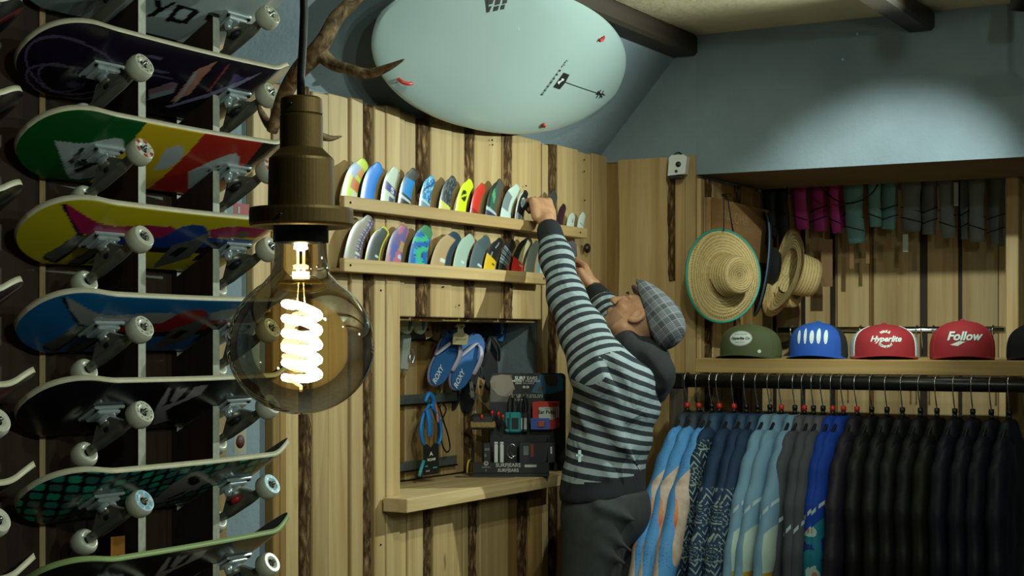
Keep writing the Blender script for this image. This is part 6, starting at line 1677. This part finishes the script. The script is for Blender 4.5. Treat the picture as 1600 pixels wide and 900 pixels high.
# plaque
XP = -2.255
pa, pb = on_x(1111, 308, XP), on_x(1203, 329, XP); bz0 = on_x(1195, 411, XP).z; bza = on_x(1112, 398, XP).z
t = thing('wooden_plaque', ((XP), (pa.y + pb.y) / 2, bz0), 'brown hanging board with faint pale lettering above the large straw hat', 'sign')
MP = Matrix(((0, 0, 1, XP - .018), (1, 0, 0, 0), (0, 1, 0, 0), (0, 0, 0, 1)))
part('board', MB().prism([(pa.y, bz0 - .01), (pb.y - .03, bz0), (pb.y - .004, bz0 + .08), (pb.y, pb.z - .01), (pb.y - .02, pb.z), (pa.y, pa.z), (pa.y - .006, pa.z - .02)], MP, .018), wood('plaque_wood', '9a744a', '82603a', 'Y', var=0), t)
part('board_end', MB().box((XP - .022, pa.y - .02, bz0 - .01), (XP - .0185, pa.y + .085, pa.z), bev=.003), PINE, t)
q = text('ALOHA', .062, frame(on_x(1152, 343, XP + .0008), (0, 1, 0), (0, 0, 1)), sx=1.15); text('surf shop', .03, frame(on_x(1166, 358, XP + .0008), (0, 1, 0), (0, 0, 1)), q)
part('lettering', q, mat('faded_cream_paint', 'a38660', .8), t)
part('string', MB().tube([on_x(1137, 311, XP + .002), on_x(1146, 365, XP + .004)], .003, 6), MATS['dark_cord'], t)
part('nail', MB().tube([(XS + .018, on_x(1137, 305, XP).y, on_x(1137, 305, XP).z), (XP + .012, on_x(1137, 305, XP).y, on_x(1137, 305, XP).z)], .006, 8), NAIL, t)
part('string', MB().tube([on_x(1201, 331, XP + .004), on_x(1206, 400, XP + .01)], .003, 6), MATS['dark_cord'], t)
# security camera
pc = on_y(1060, 262, YB - .05)
t = thing('security_camera', pc, 'white security camera with a black base at the top of the pier', 'camera')
MC = frame(pc, Vector((1, .12, 0)), Vector((.0, .0, 1)))
k_ = pc.length / FPX
part('housing', MB().prism([(-14 * k_, -12 * k_), (12 * k_, -10 * k_), (15 * k_, 14 * k_), (10 * k_, 18 * k_), (-8 * k_, 18 * k_), (-12 * k_, 14 * k_)], MC @ Matrix.Translation((0, 0, -.02)), .04), WHITE, t)
part('lens', MB().lathe([(.001, .0235), (3.6 * k_, .0235), (4.2 * k_, .0202)], 18, 0, MC @ Matrix.Translation((2 * k_, 4 * k_, 0))), BLACK, t)
part('sensor', MB().lathe([(.001, .0225), (2.2 * k_, .0222), (2.2 * k_, .0202)], 12, 0, MC @ Matrix.Translation((-1 * k_, -6 * k_, 0))), BLACK, t)
part('base', MB().box((-13 * k_, -17 * k_, -.018), (7 * k_, -11 * k_, .018), 0, MC, .003), BLACK, t)
part('bracket', MB().tube([pc + Vector((0, .018, 0)), Vector((pc.x, YB, pc.z))], .009, 8), WHITE, t)
part('cable', MB().tube(curve([tuple(pc + Vector((-.03, .01, .045))), tuple(pc + Vector((-.01, .02, .06))), tuple(pc + Vector((.0, .045, .05)))]), .003, 6), BLACK, t)
# ------------------------------------------------------------------ wetsuits hanging in the alcove
def neoprene(name, c, rough=.55, seam='08090a'):
    m, t, b = base_mat(name, rough, 0, .3); tc = t.new('ShaderNodeTexCoord'); n = t.new('ShaderNodeTexNoise', i_Vector=(tc, 'Object'), i_Scale=9.0, i_Detail=3.0); C = lin(c)
    t.link(t.ramp((n, 0), [(.3, tuple(x * .82 for x in C[:3]) + (1,)), (.7, C)]), b, 'Base Color')
    bp = t.new('ShaderNodeBump', i_Strength=.35, i_Distance=.02, i_Height=(n, 0)); t.link((bp, 0), b, 'Normal'); return m
NB = {k: neoprene('neoprene_' + k, c) for k, c in dict(pink='d8489f', teal='7db0b2', grey='788080', charcoal='2e3233', black='101214', navy='131826', blackish='151615', plum='221d2a').items()}
SEAM = mat('black_seam_tape', '0a0b0c', .6)
ZRT = 2.52; YAL = 6.50
art = thing('back_hanging_rail', (-1.7, YAL, ZRT), 'dark rail high behind the bulkhead carrying hanging wetsuits', 'rail')
part('bar', MB().tube([(XS + .02, YAL, ZRT), (on_y(1575, 300, YAL).x, YAL, ZRT)], .015, 12), DSTEEL, art)
for xx in (XS + .1, -1.25): part('drop_rod', MB().tube([(xx, YAL, ZRT + .015), (xx, YAL, ZC)], .008, 8), DSTEEL, art)
def leg_suit(legs, m, lab, grp, tags=()):
    """legs: (px top, px bottom, py bottom, half width px)"""
    xs = [on_y(l[0], 300, YAL).x for l in legs]; cx_ = sum(xs) / len(xs)
    t = thing('wetsuit', (cx_, YAL, 1.9), lab, 'wetsuit', grp)
    for i, (pt, pb_, yb_, hw) in enumerate(legs):
        yo = YAL + (.0 if i % 2 == 0 else .06); a = on_y(pt, 290, yo); bq = on_y(pb_, yb_, yo); k = a.length / FPX * 1.05; r = hw * k
        pts = []; n = 26; rad = []
        for j in range(n + 1):
            s = j / n; p = Vector((a.x + (bq.x - a.x) * s * s, yo + .01 * math.sin(s * 7 + i), ZRT - .10 + (bq.z - ZRT + .10) * s)); pts.append(p); rad.append(r * .55 * (1.05 - .25 * s + .06 * math.sin(s * 16 + i * 2)))
        part('leg', MB().tube(pts, rad, 18, flat=1.82), m, t)
        for s in (.70, .84):
            z = bq.z + (a.z - bq.z) * (1 - s) * 1.6; c = Vector((a.x + (bq.x - a.x) * .5, yo, z)); rr = r * .98
            part('seam', MB().tube([c + Vector((rr * math.cos(q), -rr * .56 * abs(math.sin(q)) - .001, .012 * math.cos(q) * (1 if i % 2 else -1))) for q in np.linspace(.15, math.pi - .15, 8)], .0022, 6), SEAM, t)
    part('shoulders', MB().tube([(min(xs) - .01, YAL, ZRT - .13), (cx_, YAL, ZRT - .05), (max(xs) + .01, YAL, ZRT - .13)], [.03, .05, .03], 12, flat=.8), m, t)
    part('hook', MB().tube([(cx_, YAL, ZRT - .04)] + [(cx_, YAL + .019 * math.cos(q), ZRT + .019 * math.sin(q)) for q in np.linspace(-1.4, 3.4, 10)], .003, 6), CHROME, t)
    for (px, py0, py1, c, w) in tags:
        a = on_y(px, py0, YAL - .05); bq = on_y(px - 1, py1, YAL - .05); part('swing_tag', MB().box((a.x - w / 2, YAL - .052, bq.z), (a.x + w / 2, YAL - .05, a.z)), c, t)
KT = mat('kraft_card', '7a5c38', .8); WT = mat('pale_card', 'a4aca4', .7)
ga = 'wetsuits hanging at the back of the alcove'
leg_suit([(1200, 1204, 372, 12), (1222, 1224, 380, 10)], NB['charcoal'], 'dark charcoal wetsuit hanging leftmost in the alcove, beside the plaque', ga)
leg_suit([(1248, 1254, 358, 11), (1280, 1281, 361, 13)], NB['pink'], 'bright pink wetsuit on the left of the pink pair', ga, [(1272, 364, 382, KT, .03)])
leg_suit([(1302, 1307, 364, 8), (1314, 1319, 356, 8)], NB['pink'], 'bright pink wetsuit on the right of the pink pair', ga, [(1292, 374, 448, KT, .05)])
leg_suit([(1332, 1338, 380, 15), (1322, 1326, 345, 6)], NB['teal'], 'pale teal wetsuit hanging left of the teal pair, next to the pink', ga, [(1331, 384, 420, KT, .018), (1356, 376, 412, KT, .015)])
leg_suit([(1367, 1368, 354, 10), (1393, 1387, 358, 13)], NB['teal'], 'pale teal wetsuit hanging right of the teal pair, next to the grey', ga, [(1389, 364, 390, KT, .02), (1415, 366, 394, WT, .022)])
leg_suit([(1425, 1424, 362, 15), (1455, 1450, 366, 12)], NB['grey'], 'grey wetsuit hanging first of the grey ones, next to the teal', ga)
leg_suit([(1480, 1481, 372, 12), (1508, 1507, 374, 7)], NB['grey'], 'grey wetsuit hanging second of the grey ones, with a pale tag', ga, [(1494, 285, 322, WT, .018)])
leg_suit([(1527, 1527, 378, 12), (1556, 1560, 384, 14)], NB['grey'], 'grey wetsuit hanging last of the grey ones, by the right post', ga)
cb = [on_y(px, py, 6.40) for px, py in ((1278, 285), (1290, 300), (1305, 312), (1325, 318), (1348, 312), (1364, 300), (1372, 285))]
solo('cable', MB().tube(curve([(cb[0].x, 6.40, ZSOF + .06)] + [tuple(c) for c in cb] + [(cb[-1].x, 6.40, ZSOF + .06)]), .0035, 6), BLACK, 'thin black cable looping in front of the pink and teal wetsuits', 'cable')
# ------------------------------------------------------------------ wetsuit tops on the clothes rail
def suit_mesh(sw, cur=0.0, sfx=1.85):
    fx = 2.5
    def mk(build, h=.0085):
        S = SDF((-.075, -.86, -1.16), (.075, .36, -.09), h); build(S); P, Q = S.surface(); return relax(P, Q, 3), Q
    def torso(S):
        S.chain([(0, -.105, -.25), (0, -.10, -.50), (0, -.095, -.78), (0, -.09, -.92)], [.088, .082, .076, .070], .03, fx); S.chain([(0, .105, -.25), (0, .10, -.50), (0, .095, -.78), (0, .09, -.92)], [.088, .082, .076, .070], .03, fx)
        S.chain([(0, -.05, -.30), (0, .05, -.30), (0, .0, -.85)], [.09, .09, .10], .04, fx); S.chain([(0, 0, -.20), (0, -.12, -.235)], [.05, .055], .03, fx); S.chain([(0, 0, -.20), (0, .12, -.235)], [.05, .055], .03, fx); S.chain([(0, -.11, -.215), (0, -.04, -.185), (0, .04, -.185), (0, .11, -.215)], [.045, .04, .04, .045], .02, 1.9)
        S.half((0, 0, -.90), (0, 0, -1))
    def sleeve(S):
        s = 1
        S.chain([(.002, -.072, -.205), (.004, -.13, -.235), (.004, -.185, -.295), (.006, -.215 - sw * .25, -.41), (.007 + cur, -.225 - sw * .55, -.56), (.006, -.23 - sw * .8, -.72), (.004, -.235 - sw, -.88)], [.036, .052, .060, .059, .055, .049, .043], .025, sfx)
        S.half((0, -.235 - sw, -.885), (0, -.2, -1))
    def rsleeve(S):
        S.chain([(0, .072, -.205), (0, .125, -.235), (0, .175, -.28), (0, .20, -.45), (0, .205, -.75)], [.042, .056, .058, .052, .042], .025, 2.4)
    def collar(S):
        S.chain([(0, -.050, -.140), (0, .050, -.140)], [.030, .030], .01, 1.3); S.chain([(0, -.066, -.176), (0, .066, -.176)], [.036, .036], .014, 1.25)
    out = {}
    for nm, b in (('torso', torso), ('sleeve', sleeve), ('far_sleeve', rsleeve), ('collar', collar)): out[nm] = mk(b)
    return out
SM_ = {k: suit_mesh(*v) for k, v in {'wide': (.33, .002, 1.45), 'mid': (.22, .0), 'soft': (.09, .004), 'straight': (.02, .006)}.items()}
_cache = {}
def suit_part(shape, nm, m, t):
    key = (shape, nm, m.name)
    if key not in _cache:
        P, Q = SM_[shape][nm]; _cache[key] = np_mesh(nm if 'sleeve' not in nm else 'sleeve', P, Q, [m])
    return link(nm if nm != 'far_sleeve' else 'sleeve', _cache[key], t)
def printed(name, base, kind):
    m, t, b = base_mat(name, .7, 0, .25); tc = t.new('ShaderNodeTexCoord'); sep = t.new('ShaderNodeSeparateXYZ', i_Vector=(tc, 'Object')); C = lin(base)
    n = t.new('ShaderNodeTexNoise', i_Vector=(tc, 'Object'), i_Scale=8.0, i_Detail=3.0); c = t.ramp((n, 0), [(.3, tuple(x * .85 for x in C[:3]) + (1,)), (.7, C)])
    z = (sep, 2); y = (sep, 1)
    if kind == 'drops':
        v = t.new('ShaderNodeTexVoronoi', i_Vector=(tc, 'Object'), i_Scale=120.0); dot = t.math('LESS_THAN', (v, 0), .28); wn = t.new('ShaderNodeTexNoise', i_Vector=(tc, 'Object'), i_Scale=26.0)
        dot = t.math('MULTIPLY', dot, t.math('GREATER_THAN', (wn, 0), .52)); c = t.mix(t.math('MULTIPLY', dot, .75), c, lin('2f5fae'))
        # lower panel: blush ground with an orange oval
        wav = t.new('ShaderNodeTexNoise', i_Vector=(tc, 'Object'), i_Scale=5.0)
        sx_ = t.math('ADD', t.math('MULTIPLY', (sep, 0), 5.0), t.math('MULTIPLY', t.math('ADD', z, .40), .95))
        sx_ = t.math('ADD', sx_, t.math('MULTIPLY', t.math('SUBTRACT', (wav, 0), .5), .22))
        low = t.math('MULTIPLY', t.math('GREATER_THAN', t.math('ABSOLUTE', t.math('ADD', sx_, .06)), .10), t.math('LESS_THAN', t.math('SUBTRACT', z, t.math('MULTIPLY', (sep, 0), 1.5)), -.33))
        ez = t.math('DIVIDE', t.math('ADD', z, .47), .085); ex = t.math('DIVIDE', t.math('SUBTRACT', (sep, 0), .006), .026)
        blot = t.math('LESS_THAN', t.math('ADD', t.math('MULTIPLY', ez, ez), t.math('MULTIPLY', ex, ex)), 1.0)
        n3 = t.new('ShaderNodeTexNoise', i_Vector=(tc, 'Object'), i_Scale=24.0, i_Detail=4.0)
        org = t.ramp((n3, 0), [(.35, lin('b0562c')), (.65, lin('c98a62'))]); pan = t.mix(blot, t.ramp((n3, 0), [(.35, lin('a89080')), (.7, lin('c4b0a0'))]), org); c = t.mix(low, c, pan)
    elif kind == 'tribal':
        mp = t.new('ShaderNodeMapping', i_Vector=(tc, 'Object'), i_Scale=(14., 38., 38.)); mg = t.new('ShaderNodeTexMagic', turbulence_depth=3, i_Vector=(mp, 0), i_Scale=.9, i_Distortion=2.2)
        zig = t.math('FRACT', t.math('MULTIPLY', t.math('ADD', z, t.math('ABSOLUTE', t.math('SUBTRACT', t.math('FRACT', t.math('MULTIPLY', y, 22.0)), .5))) if False else t.math('ADD', z, t.math('MULTIPLY', t.math('ABSOLUTE', t.math('SUBTRACT', t.math('FRACT', t.math('ADD', t.math('MULTIPLY', y, 15.0), t.math('MULTIPLY', (sep, 0), 15.0))), .5)), .06)), 40.0))
        zg = t.math('LESS_THAN', zig, .30); row = t.math('GREATER_THAN', t.math('FRACT', t.math('MULTIPLY', z, 8.5)), .55)
        bars = t.math('LESS_THAN', t.math('FRACT', t.math('MULTIPLY', z, 60.0)), .3); edge = t.math('LESS_THAN', t.math('FRACT', t.math('MULTIPLY', z, 8.5)), .12)
        mgv = t.math('GREATER_THAN', (mg, 1), .62); pat = t.math('ADD', t.math('MULTIPLY', row, zg), t.math('MULTIPLY', t.math('SUBTRACT', 1.0, row), mgv)); pat = t.math('MAXIMUM', pat, t.math('MULTIPLY', edge, bars))
        nn = t.new('ShaderNodeTexNoise', i_Vector=(tc, 'Object'), i_Scale=70.0); pat = t.math('MULTIPLY', pat, t.math('GREATER_THAN', (nn, 0), .42))
        top_ = t.math('LESS_THAN', z, -.20 if name.endswith('all') else -.35); c = t.mix(t.math('MULTIPLY', t.math('MULTIPLY', pat, top_), .8), c, lin('8f9c96'))
    elif kind in ('steel', 'steel_body', 'plain_line', 'royal'):
        q = t.math('SUBTRACT', z, t.math('MULTIPLY', (sep, 0), 1.1)); z0 = {'steel': -.42, 'steel_body': -.42, 'plain_line': -.48, 'royal': -.42}[kind]
        ln = t.math('LESS_THAN', t.math('ABSOLUTE', t.math('SUBTRACT', q, z0)), .007); dash = t.math('GREATER_THAN', t.math('SINE', t.math('MULTIPLY', (sep, 0), 260.0)), -.6)
        if kind == 'steel_body':
            dk = t.math('LESS_THAN', t.math('ABSOLUTE', t.math('SUBTRACT', q, z0 + .028)), .006); c = t.mix(t.math('MULTIPLY', dk, .6), c, lin('3a4650'))
            low = t.math('LESS_THAN', z, -.44); w = t.math('FRACT', t.math('ADD', t.math('MULTIPLY', y, 3.0), t.math('MULTIPLY', z, 2.2)))
            pc_ = t.ramp(w, [(0, lin('9fb4a8')), (.28, lin('9fb4a8')), (.30, lin('b08a2e')), (.55, lin('b08a2e')), (.57, lin('a86a5c')), (.75, lin('a86a5c')), (.77, lin('5d7f92'))], 'CONSTANT'); c = t.mix(low, c, pc_)
        if kind == 'steel':
            low = t.math('MULTIPLY', t.math('LESS_THAN', q, -.50), t.math('GREATER_THAN', t.math('ADD', (sep, 0), t.math('MULTIPLY', t.math('ADD', z, .5), .08)), .012))
            pc_ = t.ramp(t.math('MULTIPLY', t.math('ADD', z, .70), 4.0), [(0, lin('b08a2e')), (.34, lin('b08a2e')), (.36, lin('a9bcb2'))], 'CONSTANT'); c = t.mix(low, c, pc_)
        if kind == 'royal':
            low = t.math('LESS_THAN', q, z0 - .05); n4 = t.new('ShaderNodeTexNoise', i_Vector=(tc, 'Object'), i_Scale=11.0, i_Detail=3.0)
            pc_ = t.ramp((n4, 0), [(.3, lin('0e2f7a')), (.42, lin('0e2f7a')), (.44, lin('1a6f86')), (.56, lin('1a6f86')), (.58, lin('9fb8b0')), (.64, lin('9fb8b0')), (.66, lin('a86a58'))], 'CONSTANT'); c = t.mix(low, c, pc_)
        c = t.mix(t.math('MULTIPLY', ln, dash), c, lin('a8bcc0'))
    t.link(c, b, 'Base Color'); bp = t.new('ShaderNodeBump', i_Strength=.3, i_Distance=.02, i_Height=(n, 0)); t.link((bp, 0), b, 'Normal'); return m
DROP = printed('neoprene_drops', '4f8cc4', 'drops'); TRA = printed('neoprene_tribal_all', '142a42', 'tribal'); TRL = printed('neoprene_tribal_low', '1c3450', 'tribal')
STL = printed('neoprene_steel', '6f93ae', 'steel'); STB = printed('neoprene_steel_body', '6f93ae', 'steel_body'); GRL = printed('neoprene_greyline', '474a52', 'plain_line'); ROY = printed('neoprene_royal', '0f3c9e', 'royal')
NVC = neoprene('neoprene_dark_slate', '2a3440'); TLN = neoprene('neoprene_slate_blue', '2c4662'); GRC = neoprene('neoprene_grey', '50545c')
HK = MB(); HK.tube([(0, .030 * math.cos(a), .030 * math.sin(a) - .0) for a in np.linspace(math.radians(20), math.radians(200), 14)] + [(0, -.026, -.03), (0, -.012, -.06), (0, 0, -.085), (0, 0, -.104)], .0021, 8)
HKM = HK.mesh('hook', CHROME)
AR = MB(); AR.tube(curve([(0, -.17, -.20), (0, -.10, -.155), (0, -.04, -.118), (0, 0, -.108), (0, .04, -.118), (0, .10, -.155), (0, .17, -.20)]), .0065, 8, flat=.7); AR.tube([(0, 0, -.098), (0, 0, -.112)], .008, 10)
ARM = AR.mesh('arms', BLACK)
def clip(m): return MB().lathe([(.001, -.098), (.0085, -.097), (.0095, -.090), (.0085, -.080), (.001, -.079)], 12).mesh('size_clip', m)
CLR, CLB = clip(RED), clip(BLACK)
hang_px = [1074, 1092, 1112, 1124, 1147, 1166, 1184, 1203, 1221, 1242, 1257, 1271, 1286, 1301, 1318, 1339, 1362, 1386, 1410, 1438, 1464, 1492, 1520, 1549, 1577]
reds = {0, 1, 3, 4, 8, 10, 13, 14, 15}
ordn = ['first', 'second', 'third', 'fourth', 'fifth', 'sixth', 'seventh', 'eighth', 'ninth']
suits = [('wide', DROP, DROP, NVC, 'light blue drop print wetsuit with orange panel, %s of the three at the rail end', 3), ('mid', TRA, TRL, TLN, 'navy patterned wetsuit with pale tribal marks, %s of the four', 4),
         ('mid', STL, STB, STL, 'pale steel blue wetsuit with yellow and white lower panels, %s of the three', 3), ('soft', GRL, GRL, GRC, 'mid grey wetsuit with a thin white sleeve line, %s of the three', 3),
         ('soft', ROY, ROY, ROY, 'royal blue wetsuit with a teal printed hip, %s of the two', 2), ('soft', NB['plum'], NB['plum'], NB['plum'], 'dark plum wetsuit hanging between the royal blue and black ones%s', 1),
         ('straight', NB['blackish'], NB['black'], NB['black'], 'plain black wetsuit, %s black one counting from the plum suit', 5), ('straight', NB['navy'], NB['navy'], NB['navy'], 'very dark navy wetsuit at the right of the rail, %s of the four', 4)]
i = 0
for (shape, sl, to, co, lab, cnt) in suits:
    for k in range(cnt):
        px = hang_px[i]; X = on_y(px, 594, YR).x; loc = Vector((X, YR, RZ)); rz = random.uniform(-.05, .05); rz2 = rz + random.uniform(-.03, .03)
        h = thing('hanger', loc, 'wire hook hanger %s of the %s' % (('with a red size clip, ' if i in reds else 'with a black size clip, ') + ordn[k] if cnt > 1 else 'with a %s size clip,' % ('red' if i in reds else 'black'),
             {'wide': 'drop print suits', 'mid': 'tribal suits' if cnt == 4 else 'steel blue suits', 'soft': 'grey suits' if cnt == 3 else ('royal blue suits' if cnt == 2 else 'plum suit'), 'straight': 'black suits' if cnt == 5 else 'dark navy suits'}[shape]), 'hanger', 'hangers on the clothes rail')
        h.rotation_euler = (0, 0, rz); link('hook', HKM, h); link('arms', ARM, h); link('size_clip', CLR if i in reds else CLB, h, )
        if i in reds: h.children[-1]['label'] = 'red size clip'
        t = thing('wetsuit', loc, lab % (ordn[k] if cnt > 1 else ''), 'wetsuit', 'wetsuits on the clothes rail'); t.rotation_euler = (0, 0, rz2)
        sm2 = sl
        if shape == 'mid' and cnt == 4: sm2 = TRA if k == 0 else TRL
        for nm, m in (('torso', to), ('sleeve', sm2), ('far_sleeve', sm2), ('collar', co)): suit_part(shape, nm, m, t)
        i += 1
